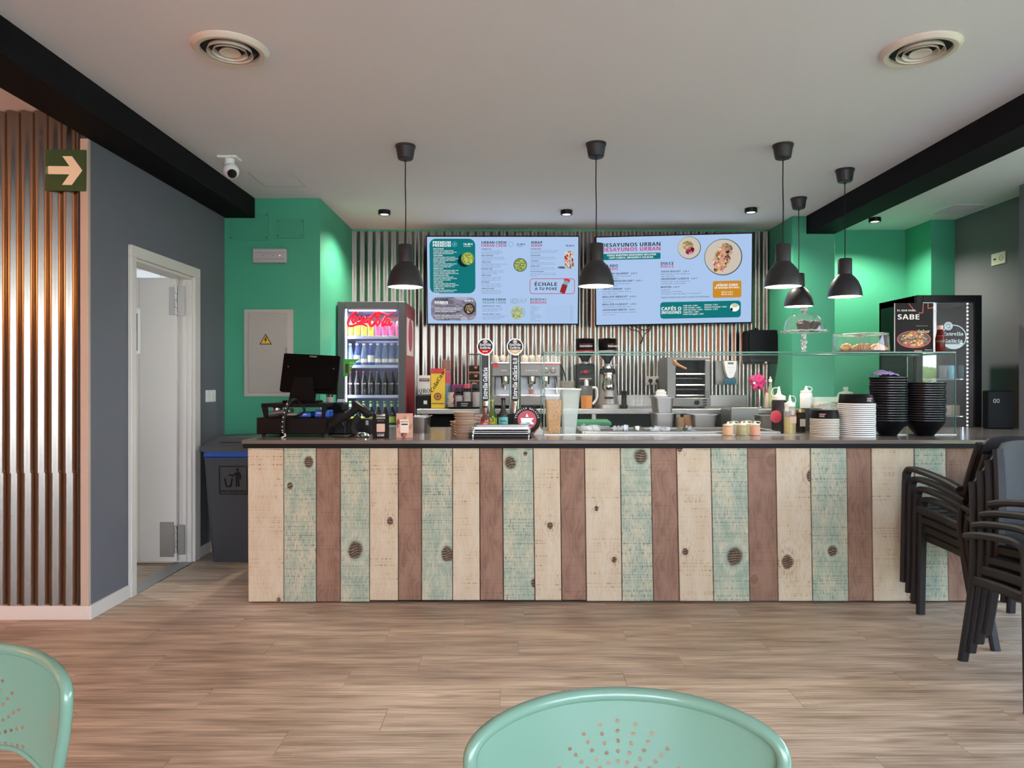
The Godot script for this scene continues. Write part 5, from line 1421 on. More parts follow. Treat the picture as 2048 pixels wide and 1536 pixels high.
	for i in 3:
		var q: Array = bl[i]
		var dd: float = [4.62, 4.74, 4.70][i]
		var h := Y(q[1], dd) - by
		var t := thing("display_bottle", q[3], "bottle", Vector3(X(q[0], dd), by, -dd))
		var r: float = [0.032, 0.031, 0.031][i]
		part("body", turned([[0, 0], [r * 0.93, 0], [r, 0.008], [r, h * 0.48], [r * 0.93, h * 0.56], [r * 0.55, h * 0.68], [r * 0.44, h * 0.75], [r * 0.40, h * 0.95], [0, h * 0.95]], 22), mat(q[2], 0.12, 0.0, {"clearcoat_enabled": true, "clearcoat": 1.0}), t)
		part("cap", turned([[0, h * 0.945], [r * 0.47, h * 0.945], [r * 0.47, h], [0, h]], 16), mat(["2a1512", "8aa02a", "141414"][i], 0.35), t)
		part("label", turned([[r * 1.005, h * 0.14], [r * 1.012, h * 0.145], [r * 1.012, h * 0.46], [r * 1.005, h * 0.465]], 22), mat(q[4], 0.5), t)
		part("lettering", text(text(T(), ["1906", "3", "REINO"][i], 0, h * 0.34, [0.012, 0.03, 0.010][i], [0.03, 0.02, 0.036][i], r * 1.03, "sans", Transform3D(), 0, true), ["RED", "", "PINK"][i] if i != 1 else "IPA", 0, h * 0.24, 0.010, 0.03, r * 1.03, "sans", Transform3D(), 0, true), mat(["e8d8d0", "2a3510", "1c2a30"][i]), t)
	var cd := thing("small_card", "small pale pink card with black print beside brown bottle", "card", Vector3(X(958, 4.66), TOP, -4.68))
	part("card", box(S(), Vector3(0, L(30, 4.66) / 2 + 0.03, 0), Vector3(L(38, 4.66), L(30, 4.66), 0.003), 0.0005), mat("c9b3ae", 0.7), cd)
	part("foot", box(S(), Vector3(0, 0.016, 0), Vector3(0.06, 0.032, 0.03)), M.clear, cd)
	var ct := T()
	for k in 4: text(ct, ["WINE FOOD", "EXPERIENCE", "MALONEY", "BRAND"][k], -0.058, 0.108 - 0.023 * k, 0.012, [0.068, 0.062, 0.064, 0.05][k], 0.002)
	part("lettering", ct, mat("201a1a"), cd)
	var bp := solo("black_board", prism(S(), rr(L(46, 4.85), L(36, 4.85), 0.012), -0.006, 0.006, Transform3D(), true), M.black, Vector3(X(1014, 4.85), TOP + L(18, 4.85), -4.85), "black rounded board standing behind the black bottle", "board")
	var d4 := 4.70
	var r4 := L(27.5, d4)
	var rs := thing("round_sign", "round black beer sign with red centre standing by the taps", "sign", Vector3(X(1054, d4), TOP, -d4))
	part("disc", prism(S(), oval(r4, r4, 0, r4, 44), -0.016, 0.0, Transform3D(), true), mat("141215", 0.35), rs)
	part("centre", prism(S(), oval(r4 * 0.68, r4 * 0.68, 0, r4, 40), 0, 0.003), mat("b5162e", 0.35), rs)
	var word := "ESTRELLA GALICIA"
	var lt := T()
	for k in word.length():
		var an := PI * 0.93 - PI * 0.86 * k / (word.length() - 1)
		if word[k] != " ": text(lt, word[k], 0, 0, 0.012, 0.0, 0.0012, "sans", Transform3D(Basis(Vector3.BACK, an - PI / 2), Vector3(cos(an) * r4 * 0.78, r4 + sin(an) * r4 * 0.78, 0)), 0, true)
	part("lettering", lt, mat("d9d5d8"), rs)
	var em := S()
	prism(em, [Vector2(-0.042, 0.012), Vector2(0.045, 0.012), Vector2(0.028, -0.006), Vector2(0.048, -0.028), Vector2(0.026, -0.030), Vector2(0.01, -0.012), Vector2(0.004, -0.03), Vector2(-0.05, -0.028), Vector2(-0.038, -0.02), Vector2(-0.04, 0.0)], 0.003, 0.006, Transform3D(Basis(), Vector3(0, r4, 0)))
	prism(em, [Vector2(-0.010, 0.020), Vector2(0.010, 0.020), Vector2(0, 0.042)], 0.003, 0.005, Transform3D(Basis(), Vector3(0, r4, 0)))
	part("emblem", em, M.steel, rs)
	part("emblem_gem", prism(S(), rr(0.022, 0.014, 0.005, 0.006, r4 - 0.022), 0.006, 0.008, Transform3D(), true), mat("6fb3b5", 0.3), rs)
	var pk := thing("flat_parcel", "small tan wedge of wrapped food right of the round sign", "food", Vector3(X(1083, 4.62), TOP, -4.66))
	part("bread", prism(S(), [Vector2(-0.05, 0), Vector2(0.05, 0), Vector2(0.045, 0.018), Vector2(-0.03, 0.03)], -0.04, 0.04), mat("b88a5c", 0.7), pk)
	part("wrapper", prism(S(), [Vector2(-0.052, 0), Vector2(0.03, 0), Vector2(-0.012, 0.05)], 0.041, 0.045), mat("c9c6c2", 0.5), pk)

func pan(rx: float, rz: float, h: float, r := 0.025) -> SurfaceTool: # gastronorm pan with a rolled rim
	var st := S()
	var up := Transform3D(Basis(Vector3.RIGHT, -PI / 2), Vector3.ZERO)
	var a := rr(rx * 1.76, rz * 1.76, r)
	var b := rr(rx * 2, rz * 2, r)
	grp += 1
	for side in [0, 1]:
		grp += 1
		st.set_smooth_group(grp)
		var e: float = 0.002 * side
		for i in a.size():
			var j := (i + 1) % a.size()
			var o := Vector3(b[i].x + b[j].x, 0, b[i].y + b[j].y) * (1.0 if side == 0 else -1.0)
			quad(st, Vector3(a[i].x, e, a[i].y) * (1 - e), Vector3(a[j].x, e, a[j].y) * (1 - e), Vector3(b[j].x * (1 - e * 5), h, b[j].y * (1 - e * 5)), Vector3(b[i].x * (1 - e * 5), h, b[i].y * (1 - e * 5)), o)
	st.set_smooth_group(-1)
	prism(st, a, 0, 0.002, up)
	var c := rr(rx * 2 + 0.02, rz * 2 + 0.02, r)
	for i in b.size():
		var j := (i + 1) % b.size()
		var q := [Vector3(b[i].x, h, b[i].y), Vector3(b[j].x, h, b[j].y), Vector3(c[j].x, h, c[j].y), Vector3(c[i].x, h, c[i].y)]
		quad(st, q[0], q[1], q[2], q[3], Vector3.UP)
		var dn := Vector3(0, -0.005, 0)
		quad(st, q[2], q[3], q[3] + dn, q[2] + dn, Vector3(c[i].x, 0, c[i].y))
		quad(st, q[0] + dn, q[1] + dn, q[2] + dn, q[3] + dn, Vector3.DOWN)
	return st

# ---------- glass display, its shelf and what stands on it ----------
func display_case() -> void:
	var x0 := X(1088, 4.58)
	var x1 := X(1912, 4.58)
	var zf := -4.58
	var zb := -5.13
	var h := SHELF - TOP
	var t := thing("glass_display", "long frameless glass display case on the counter with green edges", "display case", Vector3((x0 + x1) / 2, TOP, zf))
	var w := x1 - x0
	part("front_pane", box(S(), Vector3(0, h / 2 - 0.004, -0.004), Vector3(w, h - 0.012, 0.006), 0), M.glasspane, t)
	part("top_pane", box(S(), Vector3(0, h - 0.005, -0.20), Vector3(w, 0.009, 0.40), 0), M.glasspane, t)
	for s in [-1, 1]: part("side_pane", box(S(), Vector3(s * (w / 2 - 0.004), h / 2 - 0.004, -0.28), Vector3(0.006, h - 0.012, 0.54), 0), M.glasspane, t)
	var ed := S()
	var eg := mat("13604e", 0.2, 0.0, {"clearcoat_enabled": true, "clearcoat": 0.6})
	box(ed, Vector3(0, h - 0.005, 0.001), Vector3(w, 0.009, 0.004), 0.001)
	for s in [-1, 1]:
		box(ed, Vector3(s * w / 2, h / 2 - 0.004, -0.003), Vector3(0.004 if s > 0 else 0.008, h - 0.012, 0.008), 0.001)
		box(ed, Vector3(s * (w / 2), h - 0.005, -0.2), Vector3(0.003, 0.009, 0.4), 0.001)
		box(ed, Vector3(s * (w / 2 - 0.004), h / 2 - 0.004, -0.552), Vector3(0.006, h - 0.012, 0.003), 0.001)
		box(ed, Vector3(s * (w / 2 - 0.004), h - 0.011, -0.28), Vector3(0.006, 0.003, 0.54), 0.0)
	box(ed, Vector3(0, h - 0.005, -0.401), Vector3(w, 0.009, 0.003), 0.001)
	part("polished_edge", ed, eg, t)
	var wl := S()
	box(wl, Vector3(0, 0.003, 0.008), Vector3(w, 0.006, 0.008), 0.001)
	part("base_rail", wl, M.steel, t)
	# prep well seen through the glass
	var wx0 := X(1165, 4.75)
	var wx1 := X(1545, 4.75)
	var wt := thing("prep_well", "shallow steel prep tray set in the counter behind the glass", "tray", Vector3((wx0 + wx1) / 2, TOP, -4.86))
	var ww := wx1 - wx0
	var ws := S()
	for s in [-1, 1]:
		box(ws, Vector3(s * ww / 2, 0.009, 0), Vector3(0.03, 0.018, 0.44))
		box(ws, Vector3(0, 0.009, s * 0.21), Vector3(ww, 0.018, 0.03))
	part("rim", ws, M.dullsteel, wt)
	part("bed", box(S(), Vector3(0, 0.003, 0), Vector3(ww, 0.006, 0.42), 0), mat("26272a", 0.6, 0.3), wt)
	var rnd := RandomNumberGenerator.new()
	rnd.seed = 9
	var spots := [[1178, "pale blue"], [1197, "clear"], [1238, "clear"], [1248, "clear"], [1276, "silver"], [1305, "grey"], [1318, "clear"], [1332, "clear"], [1365, "silver"], [1384, "clear"]]
	for i in spots.size():
		var st := S()
		var size := rnd.randf_range(0.022, 0.04)
		for k in 9: # crumpled wrap: a little heap of tilted facets
			var c := Vector3(rnd.randf_range(-1, 1) * size, size * 0.35 * rnd.randf_range(0.7, 1.3), rnd.randf_range(-1, 1) * size)
			var a := Vector3(rnd.randf_range(-1, 1), rnd.randf_range(0.1, 1), rnd.randf_range(-1, 1)).normalized() * size * 0.7
			var b := a.cross(Vector3(rnd.randf(), 0.3, rnd.randf())).normalized() * size * 0.7
			c.y = maxf(c.y, absf(a.y) + absf(b.y) + 0.001)
			quad(st, c - a, c + b, c + a, c - b, Vector3(0, 1, 0.3))
		solo("crumpled_wrap", st, glass("dfe8f0", 0.35, 0.1) if spots[i][1] != "silver" else M.steel, Vector3(X(spots[i][0], 4.72), TOP + 0.008, -4.72), "%s crumpled plastic wrap in the steel prep tray" % ["leftmost pale blue", "second from left, clear", "third from left, clear", "fourth from left, clear", "fifth from left, silver", "sixth from left, grey", "seventh from left, clear", "eighth from left, clear", "ninth from left, silver", "rightmost, clear"][i], "wrap", "crumpled wraps in the prep tray")
	solo("green_board", box(S(), Vector3(0, 0.014, 0), Vector3(L(75, 5.0), 0.028, 0.20), 0.006, Transform3D(Basis(Vector3.RIGHT, 0.05), Vector3.ZERO)), mat("1f7a4c", 0.45), Vector3(X(1188, 5.0), TOP + 0.035, -5.15), "bright green cutting board inside the display case", "cutting board")
	part("resting_block", box(S(), Vector3(0, 0.015, 0), Vector3(0.24, 0.030, 0.16)), M.dullsteel, get_node("green_board"), Vector3(0, -0.033, 0))
	# oat and flour bins
	for i in 2:
		var dd := 4.64
		var px: float = 1108 if i == 0 else 1139
		var b := thing("cereal_bin", "tall clear bin half full of brown oats" if i == 0 else "tall tilted milky bin right of the oat bin", "storage bin", Vector3(X(px, dd), TOP, -dd - 0.07))
		b.rotation.z = 0.0 if i == 0 else -0.045
		var hh := L(91, dd)
		var st := S()
		var top := rr(L(38, dd), 0.12, 0.015)
		var bot := rr(L(26, dd), 0.10, 0.015)
		for k in top.size():
			var j := (k + 1) % top.size()
			quad(st, Vector3(bot[k].x, 0, bot[k].y), Vector3(bot[j].x, 0, bot[j].y), Vector3(top[j].x, hh, top[j].y), Vector3(top[k].x, hh, top[k].y), Vector3(top[k].x, 0, top[k].y))
		prism(st, bot, 0.0, 0.002, Transform3D(Basis(Vector3.RIGHT, -PI / 2), Vector3.ZERO))
		part("body", st, glass("eef4f0", 0.06, 0.05) if i == 0 else mat(Color(0.80, 0.86, 0.84, 0.5), 0.4, 0.0, {"transparency": BaseMaterial3D.TRANSPARENCY_ALPHA}), b)
		part("rim", prism(S(), rr(L(41, dd), 0.13, 0.016), hh - 0.006, hh + 0.004, Transform3D(Basis(Vector3.RIGHT, -PI / 2), Vector3.ZERO), true), mat(Color(0.88, 0.91, 0.90, 0.8), 0.4, 0.0, {"transparency": BaseMaterial3D.TRANSPARENCY_ALPHA}), b)
		if i == 0:
			var oats := S()
			var oh := hh * 0.74
			var ot := rr(L(33, dd), 0.112, 0.013)
			var ob := rr(L(24.5, dd), 0.094, 0.013)
			for k in ot.size():
				var j := (k + 1) % ot.size()
				quad(oats, Vector3(ob[k].x, 0.004, ob[k].y), Vector3(ob[j].x, 0.004, ob[j].y), Vector3(ot[j].x, oh, ot[j].y), Vector3(ot[k].x, oh, ot[k].y), Vector3(ot[k].x, 0, ot[k].y))
			prism(oats, ot, oh - 0.002, oh + 0.004, Transform3D(Basis(Vector3.RIGHT, -PI / 2), Vector3.ZERO))
			var om := mat("a97f4a", 0.9, 0.0, {"uv1_triplanar": true, "uv1_scale": Vector3(9, 9, 9)})
			om.albedo_texture = food(77, 128, Color("d2ad74"), [Color("e2c48e"), Color("b98d52"), Color("c9a268"), Color("94683a")], 900, 0.022, 0.72)
			om.albedo_color = Color("e6d3b4")
			part("oats", oats, om, b)
	# cake stand with dome and two muffins
	var d5 := 4.78
	var cs := thing("cake_stand", "glass cake stand with domed lid holding dark muffins on glass shelf", "cake stand", Vector3(X(1608, d5), SHELF, -d5))
	var cut := glass("ffffff", 0.10)
	var pl := Y(664, d5) - SHELF
	var stem := S()
	lathe(stem, [[0, 0], [0.034, 0], [0.032, 0.005], [0.014, 0.014], [0.009, 0.024], [0.018, 0.034], [0.018, 0.044], [0.010, 0.052], [0.022, 0.064], [0.024, 0.078], [0.014, 0.092], [0.018, pl - 0.008], [0, pl - 0.007]], 12, Transform3D(), 15.0)
	var solid := mat(Color(1, 1, 1, 0.12), 0.03, 0.0, {"refraction_enabled": true, "refraction_scale": 0.05})
	part("stem", stem, solid, cs)
	var plate := S()
	lathe(plate, [[0, pl - 0.006], [0.11, pl - 0.005], [0.145, pl - 0.002], [0.152, pl + 0.003], [0.150, pl + 0.007], [0.13, pl + 0.002], [0, pl]], 40)
	part("plate", plate, cut, cs)
	var rim := []
	for k in 72: rim.append(Vector3(cos(TAU * k / 72) * (0.149 + 0.003 * sin(k * 2.1)), pl + 0.003 + 0.003 * sin(k * 1.4), sin(TAU * k / 72) * (0.149 + 0.003 * sin(k * 2.1))))
	part("beaded_rim", tube(S(), rim, 0.0042, 6, true), solid, cs)
	var dh := Y(628, d5) - SHELF - pl
	var dome := [[0.129, 0.004], [0.126, dh * 0.35], [0.116, dh * 0.62], [0.096, dh * 0.84], [0.066, dh * 0.96], [0.0, dh]]
	var dm := S()
	lathe(dm, dome, 36, Transform3D(Basis(), Vector3(0, pl, 0)))
	part("dome", dm, M.dome, cs)
	var kn := S()
	lathe(kn, [[0, dh], [0.014, dh], [0.011, dh + 0.010], [0.020, dh + 0.026], [0.029, dh + 0.040], [0.027, dh + 0.044], [0, dh + 0.044]], 12, Transform3D(Basis(), Vector3(0, pl, 0)), 15.0)
	part("knob", kn, solid, cs)
	part("dome_rim", tube(S(), _circle(0.129, pl + 0.004, 40), 0.003, 6, true), solid, cs)
	for i in 2:
		var mu := thing("muffin", ["dark chocolate muffin on the left side of the cake stand", "dark chocolate muffin with shiny wrap, right side of the stand"][i], "muffin", Vector3(X([1603, 1630][i], d5), SHELF + pl + 0.002, -d5 + (0.03 if i == 0 else -0.01)), 0.5 * i)
		var sh := S()
		var cup := []
		for k in 2:
			grp += 1
			sh.set_smooth_group(grp)
		for k in 28:
			var a0 := TAU * k / 28
			var a1 := TAU * (k + 1) / 28
			var w0 := 1.0 + 0.04 * (k % 2)
			var w1 := 1.0 + 0.04 * ((k + 1) % 2)
			quad(sh, Vector3(cos(a0), 0, sin(a0)) * 0.030 * w0, Vector3(cos(a1), 0, sin(a1)) * 0.030 * w1, Vector3(cos(a1) * 0.043 * w1, 0.048, sin(a1) * 0.043 * w1), Vector3(cos(a0) * 0.043 * w0, 0.048, sin(a0) * 0.043 * w0), Vector3(cos(a0), 0, sin(a0)))
		part("paper_case", sh, mat("2c1a18", 0.5), mu)
		part("crown", turned([[0.040, 0.045], [0.045, 0.052], [0.038, 0.064], [0.022, 0.073], [0, 0.076]], 20), mat("2a1614", 0.55), mu)
		var fl := S()
		for k in 6:
			var a := k * 1.1 + i
			tube(fl, [Vector3(cos(a) * 0.012, 0.074, sin(a) * 0.012), Vector3(cos(a) * 0.030, 0.066, sin(a) * 0.030)], 0.004, 6)
		part("white_drizzle", fl, mat("d8d0c8", 0.5), mu)
	# croissants under a drum-shaped cover
	var d6 := 4.78
	var cd := thing("pastry_dome", "low round clear cover over croissants on the glass shelf", "pastry cover", Vector3(X(1721, d6), SHELF, -d6))
	var r6 := L(53, d6)
	var h6 := Y(667, d6) - SHELF
	part("plate", turned([[0, 0], [r6 * 1.06, 0.002], [r6 * 1.12, 0.007], [r6 * 1.06, 0.006], [0, 0.004]], 40), mat("2a3b3c", 0.25), cd)
	part("cover", turned([[r6, 0.006], [r6 * 0.97, h6 * 0.85], [r6 * 0.93, h6 * 0.97], [r6 * 0.6, h6], [0, h6 * 1.0]], 40), M.dome, cd)
	part("cover_rim", tube(tube(S(), _circle(r6 * 0.955, h6 * 0.95, 44), 0.0035, 6, true), _circle(r6, 0.008, 44), 0.003, 6, true), solid, cd)
	part("knob", turned([[0.0, h6 - 0.03], [0.020, h6 - 0.028], [0.036, h6 - 0.012], [0.040, h6 - 0.004], [0, h6 - 0.002]], 14), solid, cd)
	var spots2 := [[1690, 0.02, 0.3], [1715, 0.05, -0.4], [1735, 0.0, 0.9], [1750, 0.03, 0.1]]
	for i in 4:
		var cr := thing("croissant", ["golden croissant furthest left under the low clear cover", "ridged croissant second from left under the low cover", "darker croissant third from left under the low cover", "pale golden croissant furthest right under the low cover"][i], "croissant", Vector3(X(spots2[i][0], d6), SHELF + 0.006, -d6 + spots2[i][1]), spots2[i][2])
		var pts := []
		var rad := []
		for k in 25:
			var u := k / 24.0 * 2 - 1
			pts.append(Vector3(u * 0.062, 0.026 * (1 - absf(u) * 0.35), 0.026 * u * u))
			rad.append(maxf(0.004, 0.0275 * cos(u * 1.35) * (1.0 + 0.09 * (1 if (k / 2) % 2 == 0 else -1))))
		var cm := S()
		tube(cm, pts, rad, 14)
		part("pastry", cm, mat(["c08a4c", "b67f45", "8a4f2c", "c98f52"][i], 0.5), cr)
		cr.position.y += 0.002
	# folded menu card and sauce bottle
	var d7 := 4.76
	var po := thing("menu_card", "tall dark tabletop poster reading EL QUE SABE, SABE on glass shelf", "poster", Vector3(X(1829, d7), SHELF, -d7))
	var pw := L(77, d7)
	var ph := Y(606, d7) - SHELF
	part("card", box(S(), Vector3(0, ph / 2, -0.004), Vector3(pw, ph, 0.006), 0.001), mat("150e0d", 0.5, 0.0, {"metallic_specular": 0.25}), po)
	part("edge", box(S(), Vector3(-pw / 2 - 0.001, ph / 2, -0.004), Vector3(0.004, ph, 0.008), 0.001), mat("b8b4b2", 0.4), po)
	part("lettering", text(text(T(), "EL QUE SABE,", -pw * 0.44, ph * 0.835, 0.011, pw * 0.60, 0.0), "SABE", -pw * 0.43, ph * 0.67, 0.034, pw * 0.59, 0.0), mat("ddd2cc"), po)
	part("lettering", text(text(T(), "bienvenidos a tu mundo", pw * 0.05, ph * 0.535, 0.004, pw * 0.34, 0.0, "thin"), "URBAN POKE", pw * 0.28, ph * 0.05, 0.005, pw * 0.18, 0.0), mat("cfc4be"), po)
	part("script_lettering", text(T(), "Sabor", pw * 0.06, ph * 0.40, 0.020, pw * 0.32, 0.003, "serif", Transform3D(), 0.3), mat("c9c08a"), po)
	var od := S()
	stroke(od, [Vector2(-pw * 0.14, ph * 0.99), Vector2(-pw * 0.02, ph * 0.87)], 0.004, -0.001, 0.0002)
	stroke(od, [Vector2(pw * 0.12, ph * 0.80), Vector2(pw * 0.22, ph * 0.80), Vector2(pw * 0.235, ph * 0.99)], 0.004, -0.001, 0.0002)
	stroke(od, [Vector2(pw * 0.36, ph * 0.99), Vector2(pw * 0.36, ph * 0.89), Vector2(pw * 0.49, ph * 0.91)], 0.004, -0.001, 0.0002)
	part("orange_lines", od, mat("d2553a", 0.5), po)
	part("plate_print", prism(S(), oval(pw * 0.44, ph * 0.175, -0.002, ph * 0.27, 36), -0.001, 0.0003), mat("b23a30", 0.5), po)
	var fs := S()
	uvr = Rect2(-pw * 0.42, ph * 0.1, pw * 0.84, ph * 0.34)
	prism(fs, oval(pw * 0.41, ph * 0.155, -0.002, ph * 0.275, 36), -0.001, 0.0008)
	uvr = Rect2()
	part("food_print", fs, textured(food(55, 128, Color("3a1c14"), [Color("d9a53a"), Color("e0b84a"), Color("b5452a"), Color("d8803a"), Color("5a6b2a"), Color("7a3324")], 190, 0.05, 0.42), 0.5), po)
	part("food_print", prism(S(), rr(pw * 0.2, ph * 0.04, 0.003, pw * 0.1, ph * 0.03), -0.001, 0.0004), mat("a5675a", 0.5), po)
	var sb := thing("sauce_bottle", "small red sauce bottle with pale cap beside the dark poster", "bottle", Vector3(X(1881, 4.75), SHELF, -4.75))
	var h8 := Y(651, 4.75) - SHELF
	part("body", turned([[0, 0], [0.027, 0], [0.029, 0.006], [0.029, h8 * 0.55], [0.024, h8 * 0.7], [0.017, h8 * 0.86], [0, h8 * 0.86]], 20), mat("5a1714", 0.2), sb)
	part("cap", turned([[0, h8 * 0.85], [0.019, h8 * 0.85], [0.018, h8], [0, h8]], 16), mat("c9a79a", 0.5), sb)
	part("label", turned([[0.0293, h8 * 0.38], [0.0296, h8 * 0.39], [0.027, h8 * 0.62], [0.0262, h8 * 0.63]], 20), mat("4a5a36", 0.5), sb)

func _circle(r: float, y: float, n: int) -> Array:
	var o := []
	for k in n: o.append(Vector3(cos(TAU * k / n) * r, y, sin(TAU * k / n) * r))
	return o

# ---------- squeeze bottles and bowl stacks ----------
func squeeze(t: Node3D, r: float, h: float, body: Material, fill: Material, level: float, cap: Material) -> void:
	var hb := h * 0.72
	part("body", turned([[0, 0], [r * 0.96, 0], [r, 0.005], [r, hb * 0.92], [r * 0.86, hb], [0, hb]], 22), body, t)
	if fill: part("sauce", turned([[0, 0.003], [r * 0.93, 0.003], [r * 0.94, hb * level], [0, hb * level]], 22), fill, t)
	part("cap", turned([[0, hb * 0.985], [r * 0.92, hb * 0.985], [r * 0.92, hb * 1.10], [r * 0.5, hb * 1.13], [r * 0.3, hb * 1.17], [r * 0.11, h], [0, h]], 18), cap, t)
	part("strap", tube(S(), curve([Vector3(r * 0.7, hb * 1.1, 0), Vector3(r * 1.05, hb * 1.18, 0), Vector3(r * 0.8, hb * 1.33, 0), Vector3(r * 0.15, h * 0.97, 0)], 5), r * 0.06, 6), cap, t)

func bowls_and_bottles() -> void:
	var milky := mat(Color(0.93, 0.94, 0.93, 0.2), 0.35, 0.0, {"transparency": BaseMaterial3D.TRANSPARENCY_ALPHA})
	var minis := [[1456, 4.55, "e0a765", "orange sauce in the leftmost small squeeze bottle", 843], [1467, 4.66, "cfd3c2", "pale sauce in small squeeze bottle behind the leftmost one", 842], [1484, 4.55, "9a8a2a", "olive green sauce in the middle small squeeze bottle", 842], [1493, 4.66, "cdd27c", "pale green sauce in small bottle behind the middle one", 841], [1510, 4.55, "e0926a", "salmon coloured sauce in the rightmost small squeeze bottle", 842]]
	for q in minis:
		var dd: float = q[1]
		var t := thing("sauce_bottle", q[3], "bottle", Vector3(X(q[0], dd), TOP + 0.006, -dd), 0.0, "small squeeze bottles before the prep tray")
		t.position.y = TOP
		squeeze(t, L(10.5, dd), Y(q[4], dd) - TOP, milky, mat(q[2], 0.5), 0.9, mat("e4d8be", 0.4))
	var t1 := thing("squeeze_bottle", "tall dark squeeze bottle with a red round label", "bottle", Vector3(X(1558, 4.80), TOP, -4.80), PI)
	squeeze(t1, L(14, 4.8), Y(773, 4.8) - TOP, mat("2a2023", 0.25), null, 0, mat("e6e6df", 0.4))
	var r1 := L(14, 4.8)
	part("red_label", prism(S(), oval(0.038, 0.042, -0.012, 0.11, 24), 0.0, 0.0015), mat("c2243c", 0.4), t1, Vector3(0.026, 0, -r1 - 0.001)).rotation.y = PI
	part("white_label", prism(S(), rr(0.036, 0.05, 0.003, 0, 0.17), 0, 0.0015), M.paper, t1, Vector3(-0.032, 0, -r1 * 0.85)).rotation.y = PI - 0.5
	part("food_label", prism(S(), rr(0.036, 0.06, 0.003, 0, 0.07), 0, 0.0015), mat("b5834f", 0.5), t1, Vector3(-0.034, 0, -r1 * 0.84)).rotation.y = PI - 0.5
	var t2 := thing("squeeze_bottle", "clear squeeze bottle half full of yellow oil", "bottle", Vector3(X(1580, 4.62), TOP, -4.62))
	squeeze(t2, L(11.6, 4.62), Y(790, 4.62) - TOP, milky, mat("b9a32c", 0.3), 0.60, mat("e6e6e0", 0.4))
	part("paper_label", prism(S(), rr(0.042, 0.05, 0.002, 0.006, 0.10), 0, 0.0012), mat("cbb9a0", 0.7), t2, Vector3(0, 0, L(11.6, 4.62)))
	part("print", prism(S(), rr(0.042, 0.009, 0.001, 0.006, 0.123), 0, 0.0016), mat("b0504a", 0.7), t2, Vector3(0, 0, L(11.6, 4.62)))
	var t3 := thing("squeeze_bottle", "white filled squeeze bottle standing on the back bench", "bottle", Vector3(X(1612.5, 5.95), BENCH, -5.95))
	squeeze(t3, L(11.6, 5.95), Y(772, 5.95) - BENCH, mat("e2e6e6", 0.35), null, 0, mat("eeeeea", 0.4))
	var jr := thing("sauce_jar", "dark brown glass jar with a white label and gold lid", "jar", Vector3(X(1600, 4.86), TOP, -4.86))
	part("body", turned([[0, 0], [0.036, 0], [0.038, 0.005], [0.038, 0.125], [0.030, 0.136], [0, 0.136]], 24), mat("231311", 0.15), jr)
	part("lid", turned([[0, 0.135], [0.033, 0.135], [0.033, 0.153], [0, 0.154]], 24), mat("b59a5a", 0.3, 0.8), jr)
	part("label", prism(S(), rr(0.036, 0.05, 0.002, 0.004, 0.065), 0.0375, 0.039), mat("cfc6bc", 0.7), jr)
	var tb := thing("steel_tub", "dark steel tub behind the white bowl stack", "tub", Vector3(X(1622, 5.0), TOP, -5.0))
	part("body", turned([[0, 0], [0.058, 0], [0.062, 0.15], [0.068, 0.152], [0.068, 0.157], [0.06, 0.156], [0.056, 0.004], [0, 0.004]], 28), mat("5d636a", 0.35, 0.7), tb)
	# glass dish of seeds on the bench
	var ds := 5.95
	var sd := thing("seed_dish", "rectangular glass dish of brown seeds on the back bench", "dish", Vector3(X(1656, ds), BENCH, -ds))
	var dw := L(70, ds)
	var g := S()
	for s in [-1, 1]:
		box(g, Vector3(s * dw / 2, 0.055, 0), Vector3(0.004, 0.11, 0.2), 0)
		box(g, Vector3(0, 0.055, s * 0.1), Vector3(dw, 0.11, 0.004), 0)
	part("glass_wall", g, glass("f0f4f0", 0.12), sd)
	var seed_st := S()
	var sm := noise(31, 6.0)
	for i in 16:
		for j in 8:
			var q := []
			for e in [[0, 0], [1, 0], [1, 1], [0, 1]]:
				var x: float = (i + e[0]) / 16.0 * 2 - 1
				var z: float = (j + e[1]) / 8.0 * 2 - 1
				q.append(Vector3(x * dw * 0.49, 0.04 + 0.028 * (1 - x * x) + 0.008 * sm.get_noise_2d(x, z), z * 0.096))
			quad(seed_st, q[0], q[1], q[2], q[3], Vector3.UP)
	box(seed_st, Vector3(0, 0.02, 0), Vector3(dw * 0.97, 0.04, 0.19), 0)
	part("seeds", seed_st, textured(food(66, 128, Color("8a7554"), [Color("a58f68"), Color("6b5a3c"), Color("b9a47c"), Color("4f432e")], 900, 0.025, 0.72), 0.9, {"uv1_triplanar": true, "uv1_scale": Vector3(6, 6, 6)}), sd)
	# steel ledge under them is the bench; glass jar with a lid on it
	var gj := thing("glass_jar", "small clear glass jar with knob lid behind the bowl stacks", "jar", Vector3(X(1692, ds), BENCH, -ds))
	part("body", turned([[0, 0], [0.07, 0], [0.085, 0.05], [0.075, 0.12], [0.06, 0.135]], 24), glass("ffffff", 0.10), gj)
	part("lid", turned([[0.062, 0.136], [0.055, 0.15], [0.015, 0.16], [0.022, 0.175], [0.02, 0.192], [0, 0.196]], 20), glass("ffffff", 0.12), gj)
	# paper bowls stacked upside down, black printed wall on top
	var wall_black := mat("0f0d0d", 0.4)
